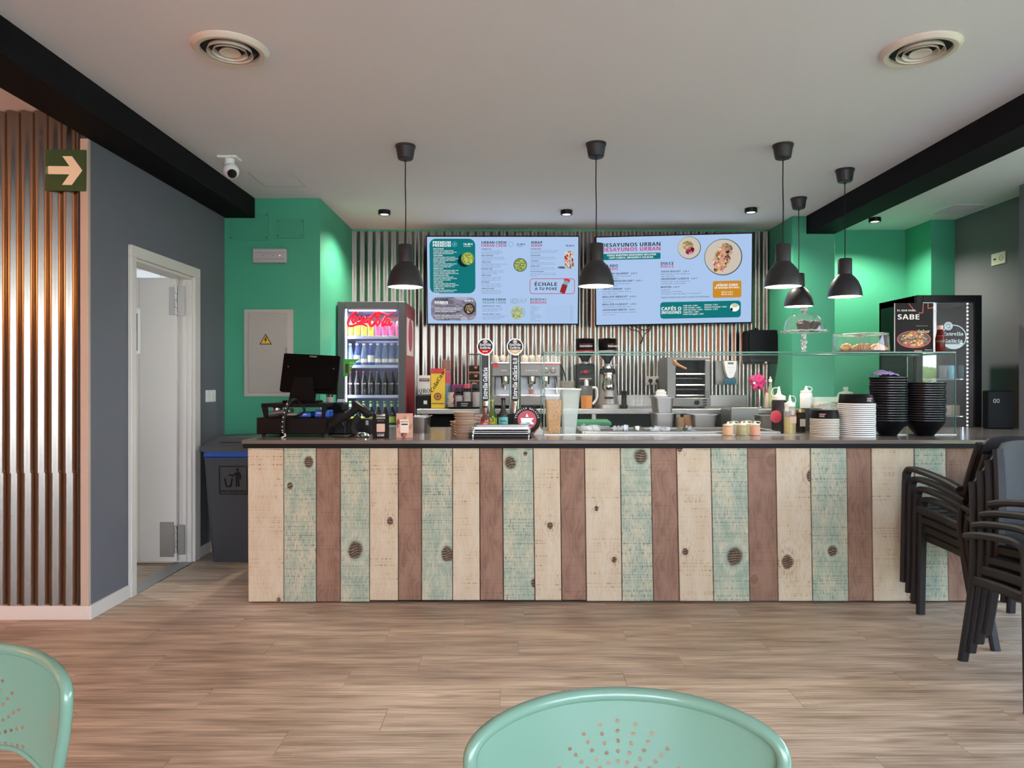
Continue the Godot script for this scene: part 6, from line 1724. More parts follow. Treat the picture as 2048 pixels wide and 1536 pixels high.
	for q in [[1649.5, 55, 820, 873, 11, "shorter", 4.5], [1713.5, 70, 788, 873, 17, "taller", 4.5]]:
		var dd: float = q[6]
		var r := L(q[1] / 2.0, dd)
		var hb := L(19 if q[5] == "shorter" else 21, dd)
		var base_y := TOP
		var total: float = Y(q[2], dd) - TOP
		var gap: float = (total - hb) / (q[4] - 1)
		var bw := done(turned([[r * 0.985, 0.0065], [r * 0.90, hb - 0.003], [r * 0.885, hb], [0, hb]], 36))
		var rim := S()
		lathe(rim, [[r * 0.95, 0.0], [r * 0.99, 0.0], [r * 1.0, gap * 0.25], [r * 1.0, gap * 0.55], [r * 0.985, gap * 0.68], [r * 0.95, gap * 0.68]], 36)
		var rimm := done(rim)
		for i in q[4]:
			var top: bool = i == q[4] - 1
			var b := thing("paper_bowl", "topmost upturned black paper bowl with printed logo on the %s stack" % q[5] if top else "white-rimmed paper bowl, %s from the bottom of the %s upturned stack" % [ORD[i], q[5]], "bowl", Vector3(X(q[0], dd) + 0.0012 * sin(i * 2.1), base_y + gap * i, -dd), 0.0, "paper bowls in the %s stack" % q[5])
			part("rim", rimm, M.plasticwhite if q[5] == "taller" else mat("ddd5c6", 0.6), b)
			part("wall", bw if top else done(turned([[r * 0.95, gap * 0.60], [r * 0.93, gap * 1.1]], 28)), wall_black, b)
			if top:
				var lx := -r * 0.62 if q[5] == "shorter" else r * 0.25
				var tt := T()
				var turn := Transform3D(Basis(Vector3.UP, lx / r), Vector3.ZERO)
				for k in 2: text(tt, ["URBAN", "POKE"][k], -0.014, hb * 0.52 - k * 0.013, 0.009, 0.03, r * 0.965, "sans", turn)
				part("lettering", tt, mat("c9c2c0"), b)
				part("logo", prism(S(), oval(0.006, 0.005, 0.020, hb * 0.62, 10), r * 0.96, r * 0.968, turn), mat("c23a4a"), b)
	# black ramen bowls
	for q in [[1777, 70, 755, 18, "with the purple cloth on top", 4.52], [1850, 75, 765, 17, "nearest the glass end", 4.52]]:
		var dd: float = q[5]
		var r := L(q[1] / 2.0, dd)
		var bh := 0.10
		var total: float = Y(q[2], dd) - TOP
		var gap: float = (total - bh) / (q[3] - 1)
		var bm := done(turned([[0, 0.0], [r * 0.45, 0.0], [r * 0.47, 0.007], [r * 0.63, 0.030], [r * 0.83, 0.060], [r * 0.95, 0.084], [r * 0.99, 0.097], [r, bh], [r * 0.97, bh], [r * 0.92, 0.082], [r * 0.80, 0.060], [r * 0.6, 0.03], [0, 0.012]], 40))
		var lip := done(turned([[r * 0.985, bh - 0.002], [r * 1.012, bh - 0.002], [r * 1.012, bh + 0.0022], [r * 0.97, bh + 0.0022]], 40))
		for i in q[3]:
			var b := thing("ramen_bowl", "%s black ramen bowl from the bottom of the stack %s" % [ORD[i], q[4]], "bowl", Vector3(X(q[0], dd) + 0.002 * sin(i * 1.7), TOP + gap * i, -dd), 0.0, "black bowls in the stack " + q[4])
			part("bowl", bm, mat("0f0f12", 0.34), b)
			part("lip", lip, mat("3a3a40", 0.22), b)
	# purple cloth
	var dc := 4.52
	var cl := S()
	var nz := noise(17, 7.0)
	var nx := 22
	var nn := 12
	cl.set_smooth_group(4)
	var pts := []
	for i in nx + 1:
		for j in nn + 1:
			var u := i / float(nx) * 2 - 1
			var v := j / float(nn) * 2 - 1
			var hump := exp(-pow((u + 0.45) * 2.0, 2)) * 0.036 + exp(-pow((u - 0.4) * 2.2, 2)) * 0.022
			pts.append(Vector3(u * L(24, dc), 0.004 + hump * (1 - v * v * 0.7) + 0.020 * absf(nz.get_noise_2d(u * 0.5, v * 0.3)) - 0.012 * maxf(0, u - 0.3), v * 0.06))
	for i in nx:
		for j in nn:
			var a := i * (nn + 1) + j
			quad(cl, pts[a], pts[a + nn + 1], pts[a + nn + 2], pts[a + 1], Vector3.UP)
	solo("purple_cloth", cl, mat("9a86bd", 0.9, 0.0, {"rim_enabled": true, "rim": 0.4}), Vector3(X(1772, dc), Y(755, dc) + 0.002, -dc), "crumpled lilac cleaning cloth on top of the taller black bowl stack", "cloth")

# ---------- back bar ----------
func back_bar() -> void:
	var zf := -6.2
	var bn := thing("back_bench", "long stainless back bench along the corrugated wall", "workbench", Vector3(0.8, 0, zf))
	var st := S()
	box(st, Vector3(-0.07, BENCH - 0.022, -0.33), Vector3(3.10, 0.044, 0.68), 0.004)
	box(st, Vector3(0.55, BENCH + 0.055, -0.665), Vector3(1.86, 0.11, 0.012), 0.002)
	part("top", st, M.dullsteel, bn)
	part("carcass", box(S(), Vector3(-0.07, 0.40, -0.36), Vector3(3.06, 0.80, 0.56), 0.003), mat("3b3d40", 0.4, 0.4), bn)
	part("rear_panel", box(S(), Vector3(-0.07, 0.93, -0.64), Vector3(3.06, 0.24, 0.02), 0), mat("232425", 0.5), bn)
	for i in 5: part("leg", bx(0.04, 0.24, 0.04), M.dullsteel, bn, Vector3(-1.55 + i * 0.74, 0.80, -0.06))
	var b2 := thing("side_bench", "short steel side bench carrying the dish of seeds", "workbench", Vector3(2.72, 0, -5.75))
	part("top", box(S(), Vector3(0, BENCH - 0.02, -0.30), Vector3(0.90, 0.04, 0.60), 0.004), M.dullsteel, b2)
	part("cabinet", box(S(), Vector3(0, 0.5, -0.30), Vector3(0.84, 1.0, 0.54), 0.004), mat("6d7073", 0.4, 0.5), b2)
	# stacked bits between bench and counter on the right: pans, cups, steel drawer
	for q in [[1324, 5.28, 0.072, 0.10, "steel pan on the counter, lower of the two stacked", 0.0], [1324, 5.28, 0.068, 0.10, "steel pan stacked on top of the other, holding white lids", 0.118]]:
		var p := thing("steel_pan", q[4], "pan", Vector3(X(q[0], q[1]), TOP + q[5], -q[1]))
		part("body", pan(q[2] * 1.02, 0.09, q[3] + 0.014), M.dullsteel, p)
	part("lid_shelf", box(S(), Vector3(0, 0.108, 0), Vector3(0.13, 0.004, 0.17), 0), M.dullsteel, get_node("steel_pan_002"))
	for i in 3: solo("white_lid", turned([[0, 0], [0.036, 0], [0.041, 0.006], [0.041, 0.012], [0.03, 0.016], [0.028, 0.028], [0, 0.03]], 22), M.plasticwhite, Vector3(X([1318, 1327, 1322][i], 5.28), TOP + [0.232, 0.232, 0.258][i], -5.28 + [0.03, -0.045, 0.0][i]), ["white cup lid lying left on the stacked steel pans", "white cup lid lying right on the stacked steel pans", "white cup lid on top of the other two lids"][i], "lid")
	var cupm := done(turned([[0, 0.0], [0.040, 0], [0.042, 0.004], [0.0405, 0.008], [0.041, 0.012]], 22))
	for q in [[1361, 9, "left"], [1376, 11, "right"]]:
		for i in q[1]: solo("kraft_cup", turned([[0.0, 0.011], [0.029, 0.011], [0.031, 0.001], [0.0325, 0.0], [0.0325, 0.003], [0.031, 0.004]], 18), mat("a5825f", 0.8), Vector3(X(q[0], 5.3), TOP + 0.0085 * i, -5.3), "%s kraft cup from the bottom of the %s kraft cup stack" % [ORD[i], q[2]], "cup", "kraft cups in the %s stack" % q[2])
	for q in [[1404, 5.3, 24.0, 838, "rimmed steel pan right of the kraft cup stacks"], [1530, 5.35, 16.0, 834, "steel pan half hidden behind the tall dark squeeze bottle"]]:
		var p := thing("steel_pan", q[4], "pan", Vector3(X(q[0], q[1]), TOP, -q[1]))
		part("body", pan(L(q[2], q[1]), 0.08, Y(828 if q[2] > 20 else 830, q[1]) - TOP), M.dullsteel, p)
	var dw := thing("prep_counter", "flat-fronted steel drawer unit under the bench near the sauce bottles", "drawer unit", Vector3(X(1489, 5.8), TOP - 0.05, -5.8))
	part("front", box(S(), Vector3(0, 0.10, 0), Vector3(L(55, 5.8), 0.17, 0.02), 0.003), M.dullsteel, dw)
	part("box", box(S(), Vector3(0, 0.09, -0.16), Vector3(L(50, 5.8), 0.15, 0.3), 0.003), M.dullsteel, dw)
	var stn := thing("steel_cabinet", "low steel cabinet supporting the drawer unit behind the counter", "cabinet", Vector3(X(1489, 5.8), 0, -5.8))
	part("body", bx(L(56, 5.8), TOP - 0.05, 0.34, 0.004), M.dullsteel, stn, Vector3(0, 0, -0.16))

	# packs and cups at the left end of the bench
	var d := 6.36
	var bt := BENCH
	var nap := thing("napkin_box", "black dispenser box with a white brand card above it", "dispenser", Vector3(X(846, d), bt, -d))
	part("body", box(S(), Vector3(0, L(27, d) / 2, -0.05), Vector3(L(29, d), L(27, d), 0.12), 0.006), mat("1a1b1e", 0.4), nap)
	part("card", box(S(), Vector3(L(2, d), L(47, d), -0.03), Vector3(L(25, d), L(38, d), 0.01), 0.002), M.paper, nap)
	part("brand_strip", box(S(), Vector3(L(2, d), L(57, d), -0.0235), Vector3(L(20, d), L(6, d), 0.003), 0.0), mat("5a1a22", 0.5), nap)
	part("lettering", text(T(), "OQUENDO", L(2, d), L(56, d), 0.012, L(17, d), -0.0215, "sans", Transform3D(), 0, true), M.paper, nap)
	part("pattern_band", text(T(), "QRO", L(2, d), L(31, d), L(8, d), L(22, d), -0.0235, "serif", Transform3D(), 0, true), mat("33302f"), nap)
	part("tag", box(S(), Vector3(L(5, d), L(12, d), 0.0105), Vector3(L(7, d), L(7, d), 0.002), 0), M.paper, nap)
	var cc := thing("cocoa_carton", "tall yellow cocoa carton with red top on the back bench", "carton", Vector3(X(875.5, d), bt, -d))
	var cw := L(27, d)
	var chh := Y(737, d) - bt
	part("box", box(S(), Vector3(0, chh / 2, -0.04), Vector3(cw, chh, 0.08), 0.002), mat("e3bd23", 0.45), cc)
	part("red_top", box(S(), Vector3(0, chh - L(5, d), 0.0005), Vector3(cw, L(10, d), 0.002), 0), mat("c22a2c", 0.45), cc)
	part("lettering", text(T(), "ColaCao", 0, -0.017, 0.034, 0.205, 0.0015, "serif", Transform3D(Basis(Vector3.BACK, 1.02), Vector3(-0.006, Y(764, d) - bt, 0)), 0.1, true), mat("2a2030"), cc)
	part("round_seal", ring(prism(S(), oval(0.016, 0.016, 0, 0, 16), 0, 0.0015), 0.022, 0.034, 0, 0.0015, 0, 0, 24), mat("8a3f1e", 0.5), cc, Vector3(0, Y(793, d) - bt, 0.0))
	part("bow_print", box(S(), Vector3(0, L(10, d), 0.0005), Vector3(cw * 0.9, 0.006, 0.002), 0), mat("3a2a18"), cc)
	var can := thing("tea_canister", "tall pink and grey patterned canister behind the cocoa carton", "canister", Vector3(X(892, d + 0.12), bt, -d - 0.12))
	part("body", turned([[0, 0], [L(8, d), 0], [L(8, d), L(98, d)], [0, L(98, d)]], 20), mat("8f6f74", 0.5), can)
	part("pink_band", turned([[L(8.2, d), L(50, d)], [L(8.2, d), L(72, d)]], 20), mat("b03a62", 0.5), can)
	part("blue_band", turned([[L(8.2, d), L(4, d)], [L(8.2, d), L(46, d)]], 20), mat("4a6f8c", 0.4), can)
	part("pattern", turned([[L(8.2, d), L(76, d)], [L(8.2, d), L(96, d)]], 20), mat("7a5a50", 0.6), can)
	var tall := done(turned([[0, 0.0], [0.022, 0.0], [0.027, 0.012], [0.0285, 0.014], [0.0285, 0.018], [0.026, 0.018]], 18))
	for i in 8: solo("cream_cup", tall, mat("cdbfae", 0.7), Vector3(X(901, 6.32) + (0.004 * sin(i * 2.0)), bt + 0.018 * i, -6.32), "%s cup from the bottom of the slim cream cup stack" % ORD[i], "cup", "slim cream cups")
	var plate := thing("black_tray", "black tray under the paper cup stacks on the back bench", "tray", Vector3(X(928, 6.34), bt, -6.36))
	part("tray", turned([[0, 0], [0.14, 0.0], [0.165, 0.012], [0.163, 0.016], [0.14, 0.006], [0, 0.005]], 32), M.black, plate)
	var lb := thing("logo_box", "small black box lettered in white before the paper cups", "box", Vector3(X(929, 6.24), bt + 0.0, -6.24))
	part("body", box(S(), Vector3(0, L(8, 6.24), 0), Vector3(L(31, 6.24), L(14, 6.24), 0.05), 0.003), M.black, lb)
	part("lettering", text(text(T(), "URBAN", 0, 0.040, 0.012, 0.06, 0.026, "sans", Transform3D(), 0, true), "POKE", 0, 0.022, 0.012, 0.05, 0.026, "sans", Transform3D(), 0, true), mat("b9b6b6"), lb)
	var ring_m := done(turned([[0, 0.0], [0.031, 0.0], [0.036, 0.011], [0.0375, 0.012], [0.0375, 0.0155], [0.034, 0.0155]], 20))
	var dome_m := done(turned([[0.038, 0.0], [0.039, 0.004], [0.036, 0.008], [0.033, 0.034], [0.028, 0.04], [0, 0.041]], 22))
	var hs := [[918, 7, "left"], [934.5, 9, "middle"], [952, 9, "right"]]
	for q in hs:
		for i in q[1]: solo("paper_cup", ring_m, mat("c3beba", 0.7), Vector3(X(q[0], 6.42), bt + 0.006 + 0.0155 * i, -6.42), "%s white paper cup up in the %s cup stack" % [ORD[i], q[2]], "cup", "paper cups in the %s stack" % q[2])
		for i in 2: solo("cup_lid", dome_m, mat("26262a", 0.4) if not (i == 1 and q[2] == "middle") else mat("8a2a44", 0.5), Vector3(X(q[0], 6.42), bt + 0.007 + 0.0155 * q[1] + 0.03 * i, -6.42), "%s dark lid on top of the %s paper cup stack" % [["lower", "upper"][i], q[2]], "lid")
	solo("magenta_box", bx(L(22, 6.6), L(46, 6.6), 0.09, 0.002), mat("8c2a6e", 0.5), Vector3(X(915, 6.6), bt, -6.6), "magenta tea box standing behind the paper cups", "box")
	var tr := thing("tea_rack", "three-tier dark tea rack with orange shelf edges by the beer tap", "rack", Vector3(X(948.5, 6.66), bt, -6.66))
	var tw := L(23, 6.66)
	var b0 := Y(706, 6.66) - bt
	for s in [-1, 1]: part("side", box(S(), Vector3(s * tw / 2, b0 / 2, -0.06), Vector3(0.006, b0, 0.12), 0.001), mat("9c8f86", 0.5), tr)
	for k in 4:
		var y: float = [L(16, 6.66), L(53, 6.66), L(70, 6.66), b0 - 0.01][k]
		part("tier", box(S(), Vector3(0, y, -0.06), Vector3(tw, 0.008, 0.12), 0.001), mat("c87a4a" if k in [1, 2] else "4a4544", 0.5), tr)
		if k in [1, 2]: part("tea_box", box(S(), Vector3(0, y + 0.034, -0.05), Vector3(tw * 0.9, 0.058, 0.10), 0.002), mat("232325", 0.5), tr)
		if k in [1, 2]: part("tea_badge", prism(S(), oval(0.016, 0.012, 0.015, y + 0.045, 14), 0.0, 0.002), mat("a5673f", 0.5), tr)
	part("cup_pile", turned([[0, L(18, 6.6)], [0.033, L(18, 6.6)], [0.040, L(45, 6.6)], [0.03, L(50, 6.6)], [0, L(51, 6.6)]], 20), mat("6d6a68", 0.6), tr, Vector3(0, 0, -0.03))
	espresso()
	# white saucers
	var sauc := done(turned([[0, 0], [0.04, 0], [0.060, 0.006], [0.071, 0.0105], [0.0705, 0.0125], [0.058, 0.008], [0, 0.003]], 30))
	for i in 20: solo("saucer", sauc, mat("cfcbc4", 0.35), Vector3(X(1134.5, 6.4) + 0.0015 * sin(i * 2.3), bt + 0.0122 * i, -6.4), "%s white saucer from the bottom of the saucer stack" % ORD[i], "saucer", "white saucers beside the coffee machine")
	grinders()
	# jug of orange juice
	var jd := 6.28
	var jg := thing("juice_jug", "clear plastic jug half full of orange juice", "jug", Vector3(X(1173, jd), bt, -jd))
	var jr := L(13, jd)
	part("body", turned([[0, 0], [jr * 0.82, 0], [jr * 0.86, 0.006], [jr * 0.98, L(46, jd)], [jr * 0.94, L(46, jd)]], 26), glass("e8ecec", 0.07), jg)
	part("juice", turned([[0, 0.004], [jr * 0.81, 0.004], [jr * 0.89, L(26, jd)], [0, L(26, jd)]], 26), mat("e08a10", 0.3), jg)
	part("handle", tube(S(), curve([Vector3(jr * 0.9, L(42, jd), 0), Vector3(jr * 1.55, L(40, jd), 0), Vector3(jr * 1.6, L(22, jd), 0), Vector3(jr * 0.95, L(9, jd), 0)]), 0.011, 8), mat("d9dad6", 0.4), jg)
	part("spout_lid", turned([[0, L(46, jd)], [jr * 0.36, L(46, jd)], [jr * 0.34, L(56, jd)], [jr * 0.2, L(58, jd)], [0, L(58, jd)]], 18), mat("c9c9c6", 0.25, 0.5), jg)
	var ph := thing("phone_handset", "black cordless handset standing between grinder and glasses", "phone", Vector3(X(1248, 6.3), bt, -6.3))
	part("handset", box(S(), Vector3(0, 0.08, 0), Vector3(0.045, 0.16, 0.03), 0.008), M.matte, ph)
	part("keypad", box(S(), Vector3(0, 0.06, 0.0155), Vector3(0.032, 0.07, 0.002), 0), M.black, ph)
	part("cradle", box(S(), Vector3(0.0, 0.018, 0.0), Vector3(0.06, 0.036, 0.06), 0.006), M.black, ph)
	# upturned tumblers
	var tum := done(turned([[0.040, 0], [0.041, 0.002], [0.034, 0.118], [0.031, 0.124], [0, 0.124]], 20))
	var gpos := [[1264, 6.28], [1279, 6.28], [1294, 6.28], [1271, 6.4], [1287, 6.4], [1302, 6.4], [1268, 6.52], [1284, 6.52]]
	for i in 8: solo("tumbler", tum, glass("ffffff", 0.03), Vector3(X(gpos[i][0], gpos[i][1]), bt, -gpos[i][1]), "upturned clear tumbler, %s row, %s from the left" % [["front", "front", "front", "middle", "middle", "middle", "back", "back"][i], ORD[[0, 1, 2, 0, 1, 2, 0, 1][i]]], "glass", "upturned tumblers on the back bench")
	# socket strip with four plugs
	var sd := 6.91
	var ss := thing("socket_strip", "grey four-gang wall socket strip with black plugs on corrugated wall", "socket", Vector3(X(1316, sd), Y(761.5, sd), -sd))
	part("plate", box(S(), Vector3(0, 0, 0), Vector3(L(51, sd), L(17, sd), 0.02), 0.003), mat("9b9896", 0.5), ss)
	for i in 4:
		var x: float = X([1300, 1314.5, 1329, 1335][i], sd) - ss.position.x
		part("plug", lathe(S(), [[0, 0], [0.019, 0], [0.021, 0.02], [0.014, 0.035], [0, 0.036]], 16, Transform3D(Basis(Vector3.RIGHT, PI / 2), Vector3(x, 0, 0.01))), M.black, ss)
		var ends := [Vector3(0.05, -0.17, 0.01), Vector3(-0.02, -0.16, 0.01), Vector3(0.09, -0.17, 0.01), Vector3(-0.04, -0.20, 0.01)]
		part("cord", tube(S(), curve([Vector3(x, -0.015, 0.03), Vector3(x + ends[i].x * 0.2, -0.08, 0.03), Vector3(x, 0, 0) + ends[i]]), 0.0045, 6), M.black, ss)
	toaster()
	# soap dispenser
	var dp := thing("soap_dispenser", "white and blue soap dispenser on a steel backplate above sink", "dispenser", Vector3(X(1456, 6.9), Y(745, 6.9), -6.9))
	part("backplate", box(S(), Vector3(-0.01, 0, -0.006), Vector3(L(46, 6.9), L(48, 6.9), 0.008), 0.002), mat("6f6c66", 0.35, 0.8), dp)
	var dy := 0.11
	part("shield", prism(S(), [Vector2(-0.055, dy), Vector2(0.065, dy), Vector2(0.060, 0.02), Vector2(0.035, -0.045), Vector2(0.005, -0.058), Vector2(-0.02, -0.045), Vector2(-0.042, 0.02)], 0.0, 0.06), mat("cfd2d4", 0.3), dp)
	part("window", box(S(), Vector3(0.008, dy - 0.022, 0.061), Vector3(0.055, 0.018, 0.003), 0), mat("55595c"), dp)
	part("lettering", text(text(text(T(), "SANITIZER", 0.008, 0.045, 0.008, 0.075, 0.0605, "thin", Transform3D(), 0, true), "lavado de manos", 0.008, 0.028, 0.006, 0.07, 0.0605, "thin", Transform3D(), 0, true), "higiene", 0.008, 0.0, 0.008, 0.04, 0.0605, "thin", Transform3D(), 0, true), mat("7d868c"), dp)
	part("blue_cup", prism(S(), rr(0.115, 0.058, 0.016, 0.008, -0.082), 0, 0.055, Transform3D(), true), mat("15596e", 0.25), dp)
	# towel dispenser
	var td := thing("towel_dispenser", "large black paper towel dispenser at the end of corrugated wall", "dispenser", Vector3(X(1523.5, 6.78), Y(694, 6.78), -6.78))
	var tw2 := L(62, 6.78)
	var th := L(67, 6.78)
	part("cover", prism(S(), rr(tw2, th, 0.03), -0.12, 0.04, Transform3D(), true), mat("0b0c10", 0.45), td)
	part("front_bulge", prism(S(), rr(tw2 * 0.92, th * 0.86, 0.03), 0.04, 0.055, Transform3D(), true), mat("0d0e12", 0.45), td)
	part("lower_lip", box(S(), Vector3(0, -th * 0.42, 0.03), Vector3(tw2 * 0.9, 0.03, 0.06), 0.008), M.black, td)
	part("lock", turned([[0, 0], [0.016, 0], [0.02, 0.012], [0.012, 0.024], [0, 0.026]], 14), M.black, td, Vector3(-0.05, th / 2, 0))
	part("tear_tab", prism(S(), oval(0.012, 0.010, 0.02, -th * 0.47, 12), 0.056, 0.06), mat("b9b29a"), td)
	# sink tap with a pink cloth
	var fd := 6.55
	var fc := thing("sink_tap", "tall chrome sink tap rising from the back bench", "tap", Vector3(X(1519, fd), bt, -fd))
	part("column", turned([[0, 0], [0.028, 0], [0.026, 0.012], [0.015, 0.018], [0.014, 0.27], [0, 0.27]], 18), M.chrome, fc)
	part("spout", tube(S(), curve([Vector3(0, 0.255, 0), Vector3(-0.02, 0.285, 0.02), Vector3(-0.06, 0.28, 0.07), Vector3(-0.085, 0.235, 0.1)]), 0.011, 10), M.chrome, fc)
	part("lever", box(S(), Vector3(-0.082, 0.225, 0.1), Vector3(0.02, 0.02, 0.02), 0.004), M.plasticwhite, fc)
	var pc := S()
	pc.set_smooth_group(6)
	var nz := noise(23, 9.0)
	var gridp := []
	var na := 26
	var nb := 16
	for j in nb + 1:
		for i in na:
			var th0 := TAU * i / na
			var ph0 := PI * j / nb
			var n3 := Vector3(sin(ph0) * cos(th0), cos(ph0), sin(ph0) * sin(th0))
			var r := 1.0 + 0.16 * sin(n3.x * 9.0 - n3.y * 6.0 + nz.get_noise_3d(n3.x * 0.3, n3.y * 0.3, n3.z * 0.3) * 3.0) + 0.12 * nz.get_noise_3d(n3.x, n3.y, n3.z)
			gridp.append(Vector3(n3.x * L(15, fd), n3.y * L(13, fd), n3.z * 0.05) * r)
	for j in nb:
		for i in na:
			var a := j * na + i
			var b := j * na + (i + 1) % na
			quad(pc, gridp[a], gridp[b], gridp[b + na], gridp[a + na], gridp[a] + gridp[b + na])
	for k in 2: tube(pc, curve([Vector3(-0.02 + 0.03 * k, -0.03, 0.045), Vector3(-0.045 + 0.06 * k, -0.065, 0.05), Vector3(-0.03 + 0.05 * k, -0.085, 0.045)]), [0.016, 0.017, 0.018, 0.018, 0.017, 0.016, 0.015, 0.013, 0.011, 0.009, 0.007, 0.005, 0.003], 8)
	solo("pink_cloth", pc, mat("c2246f", 0.9, 0.0, {"rim_enabled": true, "rim": 0.4}), Vector3(X(1511, fd), Y(763, fd), -fd + 0.06), "bunched bright pink cloth draped over the sink tap", "cloth")
	var w1 := thing("soap_bottle", "clear soap bottle with yellow-green soap and white pump", "bottle", Vector3(X(1541, 6.5), bt, -6.5))
	part("body", turned([[0, 0], [0.036, 0], [0.038, 0.008], [0.038, 0.12], [0.026, 0.16], [0.014, 0.20], [0.012, 0.235], [0, 0.235]], 20), glass("e6f0d8", 0.25), w1)
	part("soap", turned([[0, 0.004], [0.034, 0.004], [0.035, 0.13], [0, 0.13]], 20), mat("a3ad18", 0.3), w1)
	part("pump", turned([[0, 0.235], [0.016, 0.235], [0.016, 0.262], [0.007, 0.264], [0.007, 0.285], [0, 0.286]], 14), M.plasticwhite, w1)
	var w2 := thing("spray_bottle", "slim bottle with a pink cap beside the soap bottle", "bottle", Vector3(X(1534, 6.44), bt, -6.44))
	part("body", turned([[0, 0], [0.022, 0], [0.024, 0.006], [0.022, 0.10], [0.012, 0.14], [0, 0.14]], 18), mat("b9b09a", 0.4), w2)
	part("cap", turned([[0, 0.138], [0.012, 0.138], [0.009, 0.172], [0, 0.174]], 14), mat("a83a52", 0.4), w2)

func espresso() -> void:
	var d := 6.38
	var t := thing("coffee_machine", "two-group steel espresso machine behind the beer taps", "coffee machine", Vector3(X(1052, d), BENCH, -d))
	var o := t.position
	var w := L(137, d)
	var body := S()
	pbox(body, 983, 726, 1121, 753, d, 0.42, o, 0.008)
	pbox(body, 1113, 752, 1121, 812, d + 0.02, 0.40, o, 0.006)
	pbox(body, 983, 752, 990, 812, d + 0.02, 0.40, o, 0.006)
	part("body", body, mat("74726f", 0.4, 0.7), t)
	var pan_s := S()
	pbox(pan_s, 983, 791, 1121, 811, d - 0.06, 0.42, o, 0.006)
	part("drip_tray", pan_s, mat("7d7b78", 0.45, 0.6), t)
	part("drip_grid", pbox(S(), 985, 789, 1119, 791, d - 0.055, 0.30, o, 0.001), M.chrome, t)
	part("backsplash", pbox(S(), 990, 753, 1113, 790, d + 0.28, 0.02, o, 0.0), mat("85888c", 0.35, 0.9), t)
	part("top_rail", pbox(S(), 983, 724, 1121, 727, d - 0.004, 0.43, o, 0.003), M.chrome, t)
	part("red_stripe", pbox(S(), 1075, 726.5, 1121, 729.5, d - 0.005, 0.01, o, 0.001), mat("b8303a", 0.4), t)
	part("red_badge", pbox(S(), 985, 728, 996, 735, d - 0.004, 0.01, o, 0.001), mat("b8303a", 0.4), t)
	part("feet", pbox(pbox(S(), 990, 811, 1000, 816, d, 0.3, o), 1105, 811, 1115, 816, d, 0.3, o), M.black, t)
	for q in [[1004, 741], [1008, 741], [1012, 741], [1053, 741], [1058, 741], [1063, 741], [1068, 741], [1073, 741]]: part("button", prism(S(), oval(0.006, 0.006, 0, 0, 10), 0, 0.004), glow("f2f0e6", 0.9), t, Vector3(X(q[0], d), Y(q[1], d), -d) - o)
	for px in [1092, 1106]: part("steam_knob", lathe(S(), [[0, 0], [0.024, 0], [0.026, 0.03], [0.018, 0.036], [0, 0.036]], 20, Transform3D(Basis(Vector3.RIGHT, PI / 2), Vector3(X(px, d), Y(741, d), -d) - o)), mat("77756f", 0.4, 0.5), t)
	for px in [1010, 1064, 1092]:
		var g := part("group_head", lathe(S(), [[0, -0.05], [0.034, -0.05], [0.036, 0.0], [0.036, 0.02], [0, 0.02]], 22, Transform3D(Basis(), Vector3(X(px, d), Y(757, d), -d - 0.08) - o)), M.chrome, t)
		var q := Vector3(X(px, d), Y(764, d), -d - 0.06) - o
		part("portafilter", tube(S(), [q, q + Vector3(0, -0.01, 0.05), q + Vector3(-0.012, -0.025, 0.11), q + Vector3(-0.02, -0.035, 0.17)], [0.016, 0.014, 0.017, 0.018], 12), mat("8c8880", 0.3, 0.5), g)
		part("spout", tube(S(), [q + Vector3(0, -0.01, 0.0), q + Vector3(0, -0.07, 0.0)], 0.008, 8), M.chrome, g)
	for px in [1025, 1083, 1110]: part("steam_wand", tube(S(), curve([Vector3(X(px, d), Y(753, d), -d - 0.03) - o, Vector3(X(px, d) + 0.01, Y(766, d), -d + 0.02) - o, Vector3(X(px, d) + 0.015, Y(786, d), -d + 0.03) - o]), 0.006, 8), M.chrome, t)
	var cup := done(turned([[0.034, 0], [0.035, 0.002], [0.030, 0.05], [0.020, 0.066], [0, 0.067]], 20))
	var cl := ["first", "second", "third", "fourth", "fifth", "sixth", "seventh", "eighth", "ninth"]
	for i in 9:
		var px: float = 991 + 14.6 * i
		var clear := i >= 7
		var c := thing("coffee_cup", "%s upturned %s from the left on top of the coffee machine" % [ORD[i], "glass cup" if clear else "grey-white cup"], "cup", Vector3(X(px, 6.5), Y(724, d) + 0.001, -6.5 - 0.04 * (i % 2)), 0.7 * i, "cups warming on the coffee machine")
		part("cup", cup, glass("ffffff", 0.14) if clear else mat("b3ada3", 0.4), c)
		part("handle", tube(S(), curve([Vector3(0.031, 0.018, 0), Vector3(0.05, 0.022, 0), Vector3(0.047, 0.045, 0), Vector3(0.028, 0.05, 0)], 4), 0.004, 6), mat("b3ada3", 0.4) if not clear else glass("ffffff", 0.2), c)
	solo("espresso_cup", turned([[0, 0], [0.02, 0], [0.024, 0.045], [0.0215, 0.045], [0.018, 0.005], [0, 0.004]], 18), mat("a5757a", 0.4), Vector3(X(1062.5, d), Y(789, d) + 0.002, -d + 0.0), "small pinkish cup under the coffee machine spout", "cup")
	part("cable", tube(S(), curve([Vector3(X(1121, d), Y(727, d), -d - 0.2) - o, Vector3(X(1130, d), Y(738, d), -d - 0.25) - o, Vector3(X(1136, d), Y(757, d), -d - 0.28) - o, Vector3(X(1137, d), Y(785, d), -d - 0.3) - o]), 0.006, 8), M.black, t)
	solo("orange_tub", bx(L(22, 6.3), L(10, 6.3), 0.08, 0.004), mat("c98432", 0.5), Vector3(X(1068, 6.24), TOP + 0.0, -5.9), "flat orange tub low behind the round sign", "tub").position = Vector3(X(1070, 5.3), TOP, -5.3)

